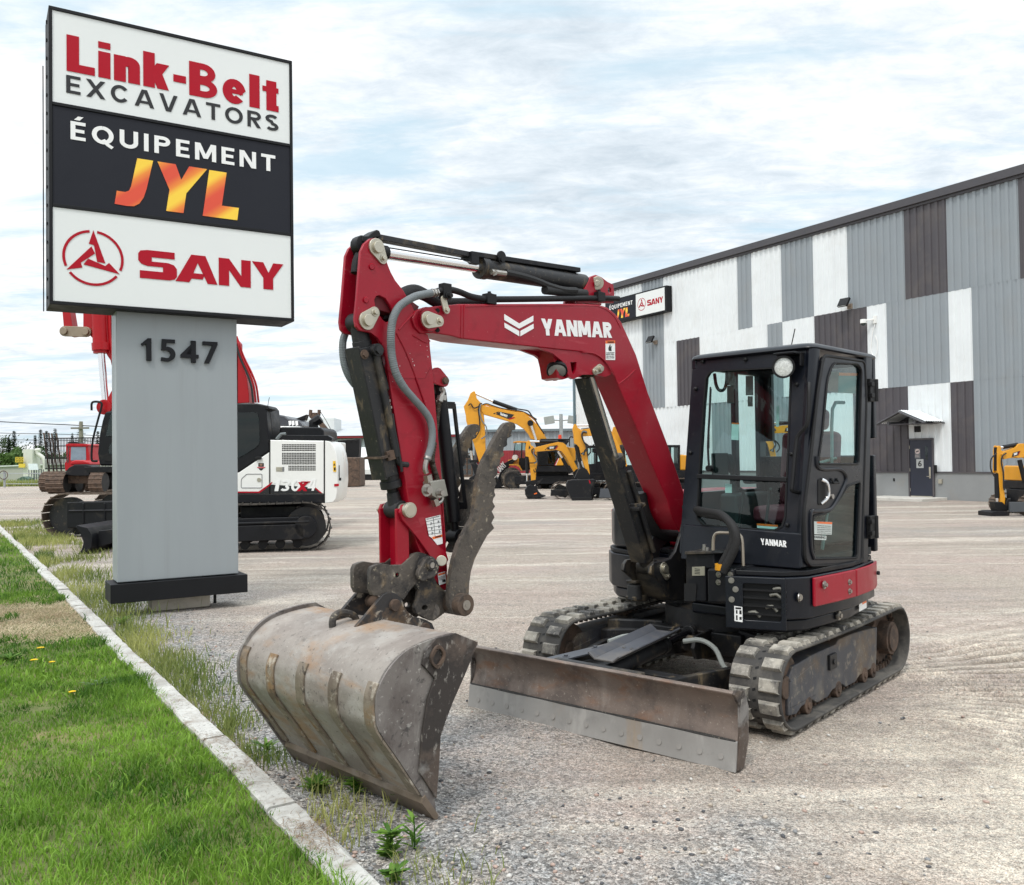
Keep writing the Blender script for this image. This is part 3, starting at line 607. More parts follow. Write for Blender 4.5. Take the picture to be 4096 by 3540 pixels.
# ------------------------------------------------------------------ weeds and dandelions
leaf_m = blade_mat('weed_leaf', (.045, .12, .018), (.19, .33, .05), .35); dull_m = blade_mat('dull_weed_leaf', (.06, .10, .05), (.16, .24, .11), .25)
def weed(name, x, y, label, n=14, ln=.12, wd=.035, up=.6, mat=leaf_m, z=0., stem=0., group=None, seed=1):
    ln *= .72; wd *= .55; n = int(n*1.9); r = random.Random(seed); t = thing(name, label, 'weed', (x, y, z), 0, group); mb = MB(); tints = []
    for i in range(n):
        a = r.uniform(0, 2*pi); l = ln*r.uniform(.6, 1.15); e = up*r.uniform(.5, 1.3); h0 = r.uniform(0, stem); d = Vector((cos(a), sin(a), 0)); q = Vector((-sin(a), cos(a), 0)); w0 = wd*r.uniform(.7, 1.2)
        b0 = Vector((r.uniform(-.01, .01), r.uniform(-.01, .01), h0)); R = []
        for k, (f, g) in enumerate(((0, .15), (.3, .7), (.6, 1.), (.85, .6), (1, .08))):
            c = b0+d*(l*f*cos(e*(1-f*.5)))+Vector((0, 0, l*f*sin(e)*(1-.45*f))); R.append([c-q*w0*g/2, c+Vector((0, 0, -.1*w0*g)), c+q*w0*g/2])
        o0 = len(mb.v); mb.loft(R, caps=False, closed=False); tints += [r.random()]*(len(mb.v)-o0)
    o = mb.build('leaf_rosette', mat, t, ang=80); at_ = o.data.attributes.new('tint', 'FLOAT', 'POINT'); at_.data.foreach_set('value', tints)
    if stem: MB().tube([(0, 0, -.01), (.004, 0, stem*.5), (0, .004, stem*1.05)], .0035, 5).build('stem', mat, t)
    return t
def gp(x, y, z=0.): p = on_ground(x, y, z); return p.x, p.y
for i, (x, y, kw, lb) in enumerate((
    (200, 1385, dict(n=16, ln=.17, wd=.04, up=.35, mat=dull_m, z=.03), 'dull grey green thistle rosette flat in the lawn below the dandelions'),
    (1000/2022*708+0, 0, None, ''),
    (790, 1738, dict(n=34, ln=.11, wd=.04, up=.9, stem=.11), 'bushy light green weed on the gravel beside the kerb, nearest to the camera'),
    (838, 1722, dict(n=12, ln=.10, wd=.03, up=1.1, stem=.13), 'slim upright weed at the right of the bushy weed by the kerb'),
    (800, 1785, dict(n=16, ln=.09, wd=.045, up=.7, stem=.05), 'round leaved low weed at the bottom edge beside the kerb'),
    (718, 1605, dict(n=30, ln=.10, wd=.035, up=.9, stem=.08), 'leafy green weed under the middle of the bucket lip'),
    (757, 1607, dict(n=14, ln=.14, wd=.02, up=1.2, stem=.10), 'tall narrow leaved weed standing against the bucket lip'),
    (824, 1638, dict(n=9, ln=.13, wd=.022, up=1.2, stem=.06), 'single small spiky weed near the right tip of the bucket lip'),
    (640, 1600, dict(n=26, ln=.13, wd=.045, up=.6, stem=.04), 'dark leafy weed patch in the shade left under the bucket'),
    (250, 1270, dict(n=18, ln=.2, wd=.03, up=1.1, stem=.05), 'tufted weed right of the kerb in front of the sign base'),
    (412, 1490, dict(n=20, ln=.09, wd=.04, up=.6, z=.03), 'small dark broad leaved weed overlapping the left kerb edge'),
    (20, 1335, dict(n=20, ln=.16, wd=.04, up=.8, z=.03), 'broad leaved weed at the left edge of the lawn by the scorched patch'),
    (540, 1525, dict(n=18, ln=.14, wd=.03, up=.9, stem=.04), 'yellowish weed beside the kerb left of the bucket corner'))):
    if kw is None: continue
    weed('weed_plant', *gp(x, y, kw.get('z', 0)), lb, seed=20+i, group='weeds in lawn and gravel', **kw)
dand_m = M('dandelion_yellow', lin(245, 205, 20), .7, var=.15, vs=60); stem_m = M('pale_green_stem', lin(130, 150, 70), .6)
for i, (x, y, h, lb) in enumerate(((69, 1347, .09, 'larger dandelion head, left one above the thistle'), (82, 1326, .11, 'flat topped dandelion highest in the lawn'), (105, 1349, .08, 'small half closed dandelion right of the others'), (146, 1402, .045, 'low lone dandelion below the thistle rosette'))):
    t = thing('dandelion', 'yellow '+lb, 'flower', (*gp(x, y+12, .03), .03), i*1.3, 'yellow dandelions in the lawn')
    MB().tube([(0, 0, 0), (.005, 0, h*.5), (0, .006, h)], .0028, 5).build('stem', stem_m, t)
    hd = MB(); r = random.Random(i)
    for k in range(40):
        a = k*2.4; q = .022*sqrt((k+.5)/40)*(1 if i < 2 else .7); c = Vector((q*cos(a), q*sin(a), h+.006-q*.25)); dd = Vector((cos(a), sin(a), .35)).normalized()*.012; s_ = Vector((-sin(a), cos(a), 0))*.004
        hd.add([c-s_, c+s_, c+s_*.7+dd, c-s_*.7+dd], [(0, 1, 2, 3)])
    hd.build('flower_head', dand_m, t, smooth=False)
pz = on_ground(252, 1076); lid = MB(); lid.cyl((0, 0, 0), (0, 0, .06), .15, .13, 20)
tag(lid.build('plastic_cap', M('white_plastic', lin(215, 222, 225), .5, var=.1), bevel=.012, loc=pz), 'white round plastic cap lying in the grass left of the sign base', 'cap')

# ================================================================== pylon sign
sgn_rz = radians(31.5); T_ = Vector((-4.425+.06*0, 9.65, 0))
sign = thing('pylon_sign', 'tall roadside pylon sign with three stacked panels on a grey pillar numbered 1547', 'sign', T_, sgn_rz)
pil_m = M('pillar_grey_paint', lin(148, 154, 157), .45, var=.035, vs=1.2, stretch=(3, 3, .35), spots=[(lin(126, 128, 124), 1.4, .56, .8, .25, (5, 5, .25))], coat=.1, bump=.03, bs=200)
fr_m = M('sign_black_frame', lin(18, 19, 22), .55, var=.1, spec=.3); pan_w = M('sign_white_panel', lin(226, 229, 227), .45, var=.015, vs=.8); pan_d = M('sign_dark_panel', lin(25, 27, 36), .55, var=.03, vs=1, spec=.3)
MB().box((.745, .235, .26), (1.49, .47, .21)).build('base_plinth', fr_m, sign, .006)
MB().box((.737, .245, 1.89), (1.325, .37, 3.03)).build('pillar', pil_m, sign, .012)
mb = MB(); mb.box((.735, .052, .365), (.5, .012, .03)); [mb.cyl((.735+k, .046, .366), (.735+k, .04, .366), .006, n=8) for k in (-.22, .22)]
mb.build('access_plate', fr_m, sign)
MB().prism(rpoly([(.45, -.0), (1.1, -.0), (1.1, .155), (.45, .155)], .02), lambda a, b, d: (a, d, b), .19, .44).build('concrete_footing', M('footing_concrete', lin(178, 172, 160), .9, var=.15, spots=[(lin(120, 112, 96), 5, .5, .7, .5)], bump=.3), sign, .01)
mb = MB(); mb.cyl((.73, .3, 0), (.73, .3, .2), .11); mb.cyl((1.17, .26, .02), (1.17, .26, .17), .018, n=8); mb.build_each('anchor_post', fr_m, sign)
x0, x1, z0, z1, yf, yb = -.592, 2.045, 3.395, 6.588, -.10, .40
mb = MB(); mb.box(((x0+x1)/2, (yf+yb)/2+.012, (z0+z1)/2), (x1-x0, yb-yf-.024, z1-z0), m=0)
for a, b in (((x0, z0), (x1, z0)), ((x0, z1), (x1, z1))): mb.box(((x0+x1)/2, yf+.006, a[1]+(.018 if a[1] == z0 else -.018)), (x1-x0, .036, .036))
for xx in (x0+.016, x1-.016): mb.box((xx, yf+.006, (z0+z1)/2), (.032, .036, z1-z0-.074))
for zz in (4.455, 5.545): mb.box(((x0+x1)/2, yf+.002, zz), (x1-x0-.066, .028, .034))
mb.build('cabinet', fr_m, sign, .004)
mb = MB()
for k in range(16): mb.box((x0-.008, .1, z0+.1+k*.2), (.012, .03, .03))
mb.tube([(x0-.03, .3, z0-.02), (x0-.03, .3, z1-.5)], .006, 6); mb.build('edge_cable', fr_m, sign)
def panel(za, zb, mat, lab):
    return MB().box(((x0+x1)/2, yf+.008, (za+zb)/2), (x1-x0-.07, .012, zb-za)).build('sign_panel', mat, sign)
pz_ = yf-.0005; EX, EZ = (1, 0, 0), (0, 0, 1)
p1_ = panel(5.565, 6.55, pan_w, ''); p1_['label'] = 'white top panel with red and black lettering'
mb = MB(); bar_text(mb, 'Link-Belt', (-.422, pz_, 5.925), EX, EZ, 2.297, .395, .265, .003, 0, .075); mb.build('red_lettering', red_v, p1_, smooth=False)
mb = MB(); bar_text(mb, 'EXCAVATORS', (-.426, pz_, 5.687), EX, EZ, 2.298, .193, .18, .003, 0, .24); mb.build('black_lettering', black_v, p1_, smooth=False)
p2_ = panel(4.475, 5.525, pan_d, ''); p2_['label'] = 'dark middle panel with white and flame coloured lettering'
mb = MB(); bar_text(mb, 'ÉQUIPEMENT', (-.386, pz_, 5.19), EX, EZ, 2.216, .198, .20, .003, 0, .26); mb.build('white_lettering', white_v, p2_, smooth=False)
def flame():
    m = bpy.data.materials.new('flame_gradient_vinyl'); m.use_nodes = True; nt = m.node_tree; b = nt.nodes['Principled BSDF']
    tc = nt.nodes.new('ShaderNodeTexCoord'); w_ = nt.nodes.new('ShaderNodeTexWave'); mp = nt.nodes.new('ShaderNodeMapping'); mp.inputs[2].default_value = (0, radians(38), 0)
    w_.inputs['Scale'].default_value = .62; w_.inputs['Distortion'].default_value = .6; w_.inputs['Detail'].default_value = 0; w_.bands_direction = 'Z'
    r = nt.nodes.new('ShaderNodeValToRGB'); e = r.color_ramp.elements; e[0].position = .1; e[0].color = (*lin(222, 78, 50), 1); e[1].position = .62; e[1].color = (*lin(238, 140, 50), 1); q = e.new(.95); q.color = (*lin(250, 208, 64), 1)
    nt.links.new(tc.outputs['Object'], mp.inputs[0]); nt.links.new(mp.outputs[0], w_.inputs[0]); nt.links.new(w_.outputs['Fac'], r.inputs[0]); nt.links.new(r.outputs[0], b.inputs['Base Color']); b.inputs['Roughness'].default_value = .4
    return m
flame_m = flame()
mb = MB(); fr = lambda a, b, d: (a, pz_-d, b)
def jyl(mb, fr, x, z, sx_, sz_, d):
    q = lambda pts: [(x+(a-.03)/1.37*sx_, z+(b-4.545)/.55*sz_) for a, b in pts]
    mb.prism(q([(.28, 5.095), (.446, 5.095), (.376, 4.767), (.345, 4.665), (.30, 4.59), (.245, 4.553), (.17, 4.545), (.046, 4.552), (.068, 4.70), (.155, 4.698), (.195, 4.72), (.216, 4.775)]), fr, 0, d)
    mb.prism(q([(.492, 5.095), (.686, 5.095), (.746, 4.926), (.834, 5.095), (1.032, 5.095), (.80, 4.777), (.768, 4.547), (.582, 4.547), (.618, 4.793)]), fr, 0, d)
    mb.prism(q([(1.057, 5.09), (1.254, 5.09), (1.196, 4.693), (1.392, 4.693), (1.373, 4.545), (.98, 4.545)]), fr, 0, d)
jyl(mb, fr, .03, 4.545, 1.37, .55, .003); mb.build('flame_lettering', flame_m, p2_, smooth=False)
p3_ = panel(3.435, 4.435, pan_w, ''); p3_['label'] = 'white bottom panel with red emblem and lettering'
mb = MB(); emblem(mb, (-.167, pz_, 3.93), EX, EZ, .303, .003); mb.build('red_emblem', red_v, p3_, smooth=False)
def sany(mb, org, ex, ey, wd, ht, depth, m=0):
    org, ex, ey = Vector(org), Vector(ex).normalized(), Vector(ey).normalized(); ez = ex.cross(ey); fr = lambda a, b, d: org+ex*(a*wd)+ey*(b*ht)+ez*d
    st = [(0.245, 1), (.245, .80), (.10, .80)]; s_ = [(.245, 1), (.06, 1), (.015, .96), (0, .86), (0, .62), (.02, .50), (.06, .44), (.165, .44), (.165, .27), (.01, .27), (.01, .0), (.21, 0), (.245, .05), (.26, .15), (.26, .42), (.24, .55), (.2, .61), (.09, .61), (.09, .76), (.245, .76)]
    mb.prism(s_, fr, 0, depth, m)
    mb.prism([(.25, 0), (.345, 0), (.362, .14), (.44, .14), (.456, .34), (.375, .34), (.405, .72), (.475, 0), (.545, 0), (.46, 1), (.36, 1)], fr, 0, depth, m)
    mb.prism([(.555, 0), (.555, 1), (.63, 1), (.72, .40), (.72, 1), (.79, 1), (.79, 0), (.715, 0), (.63, .58), (.63, 0)], fr, 0, depth, m)
    mb.prism([(.80, 1), (.885, 1), (.925, .62), (.962, 1), (1.04, 1), (.96, .42), (.96, 0), (.885, 0), (.885, .42)], fr, 0, depth, m)
mb = MB(); sany(mb, (.285, pz_, 3.76), EX, EZ, 1.57, .32, .003); mb.build('red_lettering', red_v, p3_, smooth=False)
mb = MB(); nf = lambda a, b, d: Vector((a, .058-d, b))
def num(pts, x): mb.prism([(x+a*.255, 2.855+b*.255) for a, b in pts], nf, 0, .03)
aq = lambda cx, cy, rx, ry, a0, a1, k=10: [(cx+rx*cos(radians(a0+(a1-a0)*i/k)), cy+ry*sin(radians(a0+(a1-a0)*i/k))) for i in range(k+1)]
num([(.0, .74), (.05, .64), (.22, .74), (.22, 0), (.43, 0), (.43, 1), (.28, 1)], .33)
num([(.07, 1), (.62, 1), (.62, .84), (.26, .84), (.245, .66)]+aq(.28, .335, .36, .335, 88, -98)+[(.02, .03), (.05, .19)]+aq(.26, .325, .17, .17, -92, 86)+[(.04, .5)], .535)
num([(.44, 1), (.66, 1), (.66, .37), (.78, .37), (.78, .21), (.66, .21), (.66, 0), (.46, 0), (.46, .21), (.0, .21), (.0, .35), (.46, .84), (.46, .37), (.22, .37), (.46, .74)], .755)
num([(.04, 1), (.70, 1), (.70, .87), (.32, 0), (.10, 0), (.47, .83), (.04, .83)], .99)
mb.build_each('house_number', M('raised_black_numerals', lin(24, 25, 29), .6, spec=.25), sign, gap=-.004, smooth=False)

# ================================================================== warehouse
wz = radians(31.1); D0 = Vector((15.3, 32.7, 0)); wrz = pi/2+wz          # local X runs along the wall to the far corner, local Y points to the yard
bld = thing('warehouse', 'large metal warehouse with patchwork of white, grey and dark ribbed cladding', 'building', D0, wrz)
def rib_m(n, c): return M(n, c, .42, var=.07, vs=.5, coat=.05, spots=[(DUST, .6, .5, .8, .2), (lin(120, 118, 114), 1.2, .55, .78, .12, (2.5, 1, .06))])
cw, cg, ck = rib_m('white_cladding', lin(226, 230, 231)), rib_m('grey_cladding', lin(140, 147, 152)), rib_m('dark_cladding', lin(74, 70, 74))
BL, BR = 22.3, -16.0
row3 = [(22.3, 'w'), (11.0, 'g'), (9.3, 'w'), (7.7, 'g'), (6.1, 'w'), (4.8, 'w'), (3.0, 'k'), (.56, 'w'), (-1.15, 'k'), (-2.02, 'g'), (-9, 'w'), (-11, 'g')]
row2 = [(22.3, 'w'), (16.05, 'g'), (14.35, 'w'), (13.41, 'k'), (11.75, 'w'), (7.42, 'g'), (6.56, 'w'), (4.84, 'k'), (2.27, 'w'), (1.40, 'g'), (-1.15, 'w'), (-2.02, 'g'), (-7, 'k'), (-9, 'g')]
row1 = [(22.3, 'w'), (16.05, 'g'), (14.35, 'w'), (9.17, 'g'), (8.3, 'w'), (6.56, 'g'), (4.84, 'w'), (3.13, 'g'), (.56, 'k'), (-1.15, 'g'), (-3.74, 'k'), (-5.5, 'g'), (-9, 'w'), (-11, 'g')]
ci = {'w': 0, 'g': 1, 'k': 2}
def cladding(rows, za, zb, end):
    mb = MB()
    for i, (xa, k) in enumerate(rows):
        xb = rows[i+1][0] if i+1 < len(rows) else end
        n = max(1, round((xa-xb)/.29)); p = (xa-xb)/n; prof = []
        for j in range(n):
            x = xa-j*p; prof += [(x, 0), (x-p*.42, 0), (x-p*.52, .045), (x-p*.86, .045), (x-p*.96, 0)]
        prof.append((xb, 0)); m_ = len(prof)
        mb.add([(a, b, za) for a, b in prof]+[(a, b, zb) for a, b in prof], [(q, q+1, q+1+m_, q+m_) for q in range(m_-1)], ci[k])
    return mb.build('ribbed_cladding', [cw, cg, ck], bld, smooth=False)
o = cladding([(x, k) for x, k in row3 if x > .6], 1.02, 4.27, .55); o2 = cladding([(.55, 'w'), (-1.15, 'k'), (-2.02, 'g'), (-9, 'w'), (-11, 'g')], 1.02, 4.27, BR)
# (the door stands in the white panel of the lowest row: cladding above and beside it)
for q in (o, o2): pass
cladding(row2, 4.262, 7.56, BR).location.y = .004
cladding(row1, 7.552, 11.05, BR).location.y = .008
base_m = M('grey_foundation_coating', lin(138, 140, 140), .85, var=.08, vs=1.5, bump=.15, bs=50, spots=[(DUST, 2, .55, .8, .25)])
mb = MB(); mb.box(((BL+.55)/2, -.12, .5), (BL-.55, .3, 1.0)); mb.box(((BR-.48)/2, -.12, .5), (-BR-.48, .3, 1.0)); mb.build('foundation_wall', base_m, bld, smooth=False)
mb = MB(); mb.box(((BL+.55)/2, .045, 1.015), (BL-.55, .05, .05)); mb.box(((BR-.48)/2, .045, 1.015), (-BR-.48, .05, .05)); mb.build('base_flashing', ck, bld, smooth=False)
mb = MB(); mb.box(((BL+BR)/2, .09, 11.20), (BL-BR+.3, .2, .30)); mb.box(((BL+BR)/2, .03, 11.0), (BL-BR+.1, .14, .1)); mb.build('roof_fascia', M('roof_fascia_grey', lin(72, 70, 74), .5), bld, .01)
mb = MB(); mb.box((BL-.15, -10, 5.6), (.3, 20, 11)); mb.box((BR+.15, -10, 5.6), (.3, 20, 11)); mb.box(((BL+BR)/2, -20, 5.6), (BL-BR, .3, 11)); mb.build('far_wall', cw, bld, smooth=False)
MB().box(((BL+BR)/2, -10, 11.2), (BL-BR, 20, .12)).build('roof', M('roof_sheet', lin(150, 152, 154), .5), bld, smooth=False)
MB().box((BL+.04, .04, 5.9), (.14, .14, 9.8)).build('corner_trim', M('corner_trim_teal', lin(96, 116, 124), .5), bld, .01)
# door
door_m = M('door_dark_blue', lin(38, 42, 56), .4, var=.05)
dfr = MB(); dfr.box((.52, .05, 1.17), (.06, .1, 2.2)); dfr.box((-.46, .05, 1.17), (.06, .1, 2.2)); dfr.box((.03, .05, 2.25), (.92, .1, .06))
dfo = dfr.build('door_frame', ck, bld, .004)
# overlap: cladding stops behind the frame
dr = MB().box((.03, .052, 1.15), (.90, .045, 2.13)).build('door', door_m, bld, .004)
mb = MB(); mb.box((-.33, .085, 1.0), (.07, .012, .42)); mb.cyl((-.33, .09, .86), (-.33, .15, .86), .02, n=10); mb.beam((-.33, .145, .86), (-.24, .145, .86), .03, .02); mb.build('door_handle', zinc, dr, .003)
mb = MB(); mb.box((-.20, .077, 1.72), (.11, .006, .5)); mb.build('door_window', gls_d, dr)
mb = MB(); mb.box((.07, .077, 1.335), (.29, .006, .33), m=0); mb.text('6', (.145, .0802, 1.225), (-1, 0, 0), EZ, .15, .22, .02, .003, m=1); mb.build('number_plate', [M('plate_grey', lin(186, 188, 186), .5), black_v], dr, smooth=False)
mb = MB(); mb.box((.16, .077, 1.71), (.22, .004, .36), m=0); mb.cyl((.16, .079, 1.79), (.16, .083, 1.79), .095, n=20, m=1)
mb.beam((.22, .0838, 1.77), (.10, .0838, 1.81), .04, .003, (0, 1, 0), m=2); mb.text('DÉFENSE', (.25, .0795, 1.63), (-1, 0, 0), EZ, .13, .028, 0, .002, m=1); mb.text('DE FUMER', (.25, .0795, 1.585), (-1, 0, 0), EZ, .15, .028, 0, .002, m=1)
mb.build('notice', [grey_v, M('pinkish_disc', lin(214, 196, 190), .5), black_v], dr, smooth=False)
mb = MB()
for z in (.35, 1.1, 1.95): mb.cyl((.487, .08, z-.06), (.487, .08, z+.06), .012, n=8)
mb.box((.03, .082, .11), (.88, .02, .04)); mb.build_each('door_fitting', zinc, dr)
# canopy over the door
cn = MB()
for sgn_ in (1, -1):
    xe, ze = .09+sgn_*.98, 2.88; xr, zr = .09, 3.31
    n = 8
    for k in range(n):     # corrugated roof slope with visible wavy edge
        pass
    R = []
    for k in range(25):
        y = .05+k/24*1.12; dz = .02*sin(k*pi/1.5); R.append([(xr, y, zr+dz), (xe, y, ze+dz), (xe, y, ze+dz-.012), (xr, y, zr+dz-.012)])
    cn.loft(R)
cn.build('canopy_roof', cw, bld, smooth=False)
mb = MB()
for sgn_ in (1, -1):
    for y in (.06, 1.19): mb.beam((.09, y, 3.25), (.09+sgn_*1.0, y, 2.81), .04, .18, (0, 1, 0))
for xx in (-.45, .63): mb.box((xx, .6, 2.84), (.09, 1.05, .12))
mb.build('canopy_trim', M('canopy_trim_grey', lin(88, 88, 92), .5), bld, .004)
MB().box((.09, .62, 2.80), (1.7, 1.0, .02)).build('canopy_soffit', ck, bld)
mb = MB(); mb.box((.12, .1, 2.62), (.2, .14, .22)); mb.build('door_lamp', blk_s, bld, .02)
mb = MB(); mb.box((-.56, .1, 1.13), (.11, .05, .3)); mb.box((-.57, .128, 1.08), (.06, .01, .06)); mb.build('keypad', blk_s, bld, .004)
mb = MB(); mb.box((-.72, .06, .68), (.14, .07, .16)); mb.build('outlet_box', zinc, bld, .01)
mb = MB(); mb.box((1.2, .04, .72), (.06, .04, .11)); mb.build('hose_tap', blk_s, bld, .004)
stp = MB().box((.35, .75, .035), (2.6, 1.5, .13)).build('door_step', conc, None, .02); stp.location = D0; stp.rotation_euler = (0, 0, wrz); tag(stp, 'low concrete slab in front of the numbered door', 'step')
def on_wall(o): o.location = D0; o.rotation_euler = (0, 0, wrz); return o
for xx, lb in ((3.05, 'floodlight on the wall above the dark panel, right of the other floodlight'), (15.0, 'floodlight on the wall under the building sign')):
    t = on_wall(thing('wall_floodlight', 'grey square '+lb, 'lamp', group='floodlights on the warehouse wall')); rt = Matrix.Rotation(radians(-58), 3, 'X')
    mb = MB(); mb.box((xx, .38, 7.82), (.46, .38, .10), rt); mb.build('housing', blk_s, t, .01)
    mb = MB(); mb.box((xx, .43, 7.79), (.38, .30, .012), rt); mb.build('lens', M('lamp_lens_grey', lin(196, 200, 196), .3), t)
    mb = MB(); mb.beam((xx-.05, .05, 7.68), (xx-.05, .36, 7.72), .08, .08); mb.box((xx-.05, .06, 7.68), (.22, .1, .2)); mb.build('bracket', M('bronze_bracket', lin(140, 126, 112), .5), t, .006)
t = on_wall(thing('security_camera', 'small white dome security camera on the white cladding panel', 'camera'))
mb = MB(); mb.box((1.86, .06, 6.98), (.14, .1, .3)); mb.beam((1.9, .1, 6.98), (2.18, .32, 6.98), .07, .07); mb.cyl((2.2, .32, 7.02), (2.2, .32, 6.86), .12, .13, 14); mb.build('housing', white_p, t, .01)
mb = MB(); mb.loft([ring((2.2, .32, 6.86-q*.09), (0, 0, 1), .11*sqrt(1-q*q)+.002, 14) for q in (0, .4, .7, .95)]); mb.build('dome', gls_d, t)
mb = MB(); mb.tube([(1.86, .06, 6.85), (1.95, .1, 6.5), (2.02, .1, 6.1), (2.04, .1, 5.75), (1.9, .12, 5.55), (1.78, .1, 5.7), (1.76, .1, 6.1), (1.84, .1, 6.35)], .018, 6, sub=4)
tag(on_wall(mb.build('hanging_cable', white_v)), 'loose white cable loop hanging below the security camera', 'cable')
t = on_wall(thing('wall_sign', 'long box sign with dark and white halves mounted high on the warehouse', 'sign'))
MB().box((16.2, .22, 9.74), (5.1, .36, 1.32)).build('cabinet', fr_m, t, .02)
wy = .403
MB().box((17.35, wy, 9.74), (2.55, .01, 1.16)).build('dark_panel', pan_d, t); MB().box((14.93, wy, 9.74), (2.28, .01, 1.16)).build('white_panel', pan_w, t)
mb = MB(); bar_text(mb, 'ÉQUIPEMENT', (18.35, wy+.006, 9.86), (-1, 0, 0), EZ, 2.0, .22, .2, .004, 0, .26); mb.build('white_lettering', white_v, t, smooth=False)
mb = MB(); jyl(mb, lambda a, b, d: (-a, wy+.006+d, b), -17.82, 9.27, 1.2, .5, .004); mb.build('flame_lettering', flame_m, t, smooth=False)
mb = MB(); emblem(mb, (15.6, wy+.006, 9.74), (-1, 0, 0), EZ, .33, .004); mb.build('red_emblem', red_v, t, smooth=False)
mb = MB(); sany(mb, (15.15, wy+.006, 9.58), (-1, 0, 0), EZ, 1.2, .3, .004); mb.build('red_lettering', red_v, t, smooth=False)
# ================================================================== the red mini excavator
from mathutils.geometry import tessellate_polygon
def plate(mb, outer, holes, fr, d0, d1, m=0):
    loops = [outer]+list(holes); flat = [p for l in loops for p in l]; n = len(flat)
    tri = tessellate_polygon([[Vector((p[0], p[1], 0)) for p in l] for l in loops])
    V = [fr(p[0], p[1], d0) for p in flat]+[fr(p[0], p[1], d1) for p in flat]; fs = [tuple(t) for t in tri]+[tuple(i+n for i in reversed(t)) for t in tri]; o = 0
    for l in loops:
        k = len(l); fs += [(o+i, o+(i+1) % k, o+(i+1) % k+n, o+i+n) for i in range(k)]; o += k
    mb.add(V, fs, m); return mb
U0, N0, NB0 = -5.82, -3.60, -3.85
UW, NW = Vector((-S, -S, 0)), Vector((S, -S, 0))
def E(u, n, z): return Vector((u-U0, n-N0, z))
def EP(Z, pts, p0, nr):
    """photo points onto a plane of the machine, given by a point and a normal in (forward, left, up)"""
    Nw = UW*nr[0]+NW*nr[1]+Vector((0, 0, nr[2])); d = Nw.dot(UW*p0[0]+NW*p0[1]+Vector((0, 0, p0[2]))); o = []
    for x, y in pts:
        p = on_plane(*Z(x, y), Nw, d); o.append((p.dot(UW), p.dot(NW), p.z))
    return o
def BP(Z, pts, n=0.): return [(a, c) for a, b, c in EP(Z, pts, (0, NB0+n, 0), (0, 1, 0))]
def UP(Z, pts, u): return [(b, c) for a, b, c in EP(Z, pts, (u, 0, 0), (1, 0, 0))]
def LP(Z, pts, n): return [(a, c) for a, b, c in EP(Z, pts, (0, n, 0), (0, 1, 0))]
FB = lambda a, b, d: E(a, NB0+d, b)                       # boom plane: forward, up, sideways
def bpt(Z, x, y, n=0.): a, b = BP(Z, [(x, y)], n)[0]; return E(a, NB0+n, b)
def bpts(Z, pts, n=0.): return [bpt(Z, x, y, n) for x, y in pts]
EXC = thing('mini_excavator', 'dark red and black mini excavator with thumb, wide bucket and dozer blade on the gravel', 'excavator', UW*U0+NW*N0, radians(225))
def Zmix(*segs): return [q for Z, pts, n in segs for q in BP(Z, pts, n)]
hb, ha = .095, .08
def hexbolt(mb, c, ax, r=.012, h=.012, m=0):
    c, ax = Vector(c), Vector(ax).normalized(); mb.cyl(c, c+ax*.004, r*1.6, n=12, m=m); mb.cyl(c+ax*.004, c+ax*(h+.004), r, n=6, m=m)
def pinplate(mb, a, b, r0, r1, n0, m=0):
    """pin with its keeper plate and bolt on the near side of the boom plane"""
    mb.prism(capsule(a, b, r0, r1), FB, n0, n0+.012, m); mb.cyl(FB(*a, n0), FB(*a, n0+.03), r0*.62, n=18, m=m); hexbolt(mb, FB(*b, n0+.012), (0, 1, 0), r1*.42, .014, m)

# ---- boom
boom_o = Zmix((Z3, [(640, 556), (850, 535), (1640, 533), (1750, 541), (1800, 556), (1850, 596), (1890, 650), (1985, 860), (2060, 1100)], hb), (Z7, [(420, 660), (522, 960), (538, 1085), (496, 1205), (455, 1130), (432, 1060), (425, 1020), (320, 780), (215, 530), (114, 294)], hb),
    (Z3, [(1845, 985), (1800, 915), (1745, 872), (1650, 842), (1250, 800), (1000, 772), (870, 757), (800, 738), (690, 722), (610, 722), (570, 680), (556, 630), (580, 580)], hb))
boom = MB().prism(boom_o, FB, -hb, hb).build('boom', red_p, EXC, .008)
rim = MB()
rim_o = Zmix((Z3, [(885, 756), (1000, 775), (1250, 803), (1400, 818), (1650, 846), (1740, 878), (1800, 930), (1840, 985)], hb), (Z7, [(116, 300), (215, 536), (320, 786), (425, 1026), (470, 980), (440, 920), (345, 700), (235, 440), (150, 300)], hb), (Z3, [(1850, 900), (1760, 830), (1650, 815), (1250, 780), (1000, 752), (885, 738)], hb))
wl = MB()
for pts in ([(870, 545), (866, 750)], [(888, 540), (884, 752)]): wl.tube(bpts(Z3, pts, hb+.001), .004, 6)
wl.tube(bpts(Z3, [(1640, 842), (1720, 852), (1790, 905), (1840, 990)], hb+.001), .004, 6, sub=4); wl.tube(bpts(Z3, [(1872, 1045), (1930, 1000), (1978, 952)], hb+.001), .003, 6, sub=3)
wl.tube(bpts(Z3, [(890, 552), (1200, 546), (1640, 545), (1760, 556), (1840, 610), (1885, 690)], hb+.001), .003, 6, sub=4)
wl.build('weld_seam', red_p, boom)
mb = MB()
for sgn_ in (1, -1): mb.cyl(bpt(Z3, 650, 637, hb)-Vector((0, hb-sgn_*hb, 0)), bpt(Z3, 650, 637, hb)-Vector((0, hb-sgn_*(hb+.03), 0)), .066, n=24)
mb.build('pivot_boss', red_p, boom, .004)
br = BP(Z3, [(1360, 812), (1460, 850), (1520, 900), (1545, 950), (1560, 1000), (1588, 1014), (1620, 1000), (1650, 985), (1720, 985), (1790, 1000), (1828, 985), (1840, 940), (1780, 860), (1650, 815), (1400, 790)], hb)
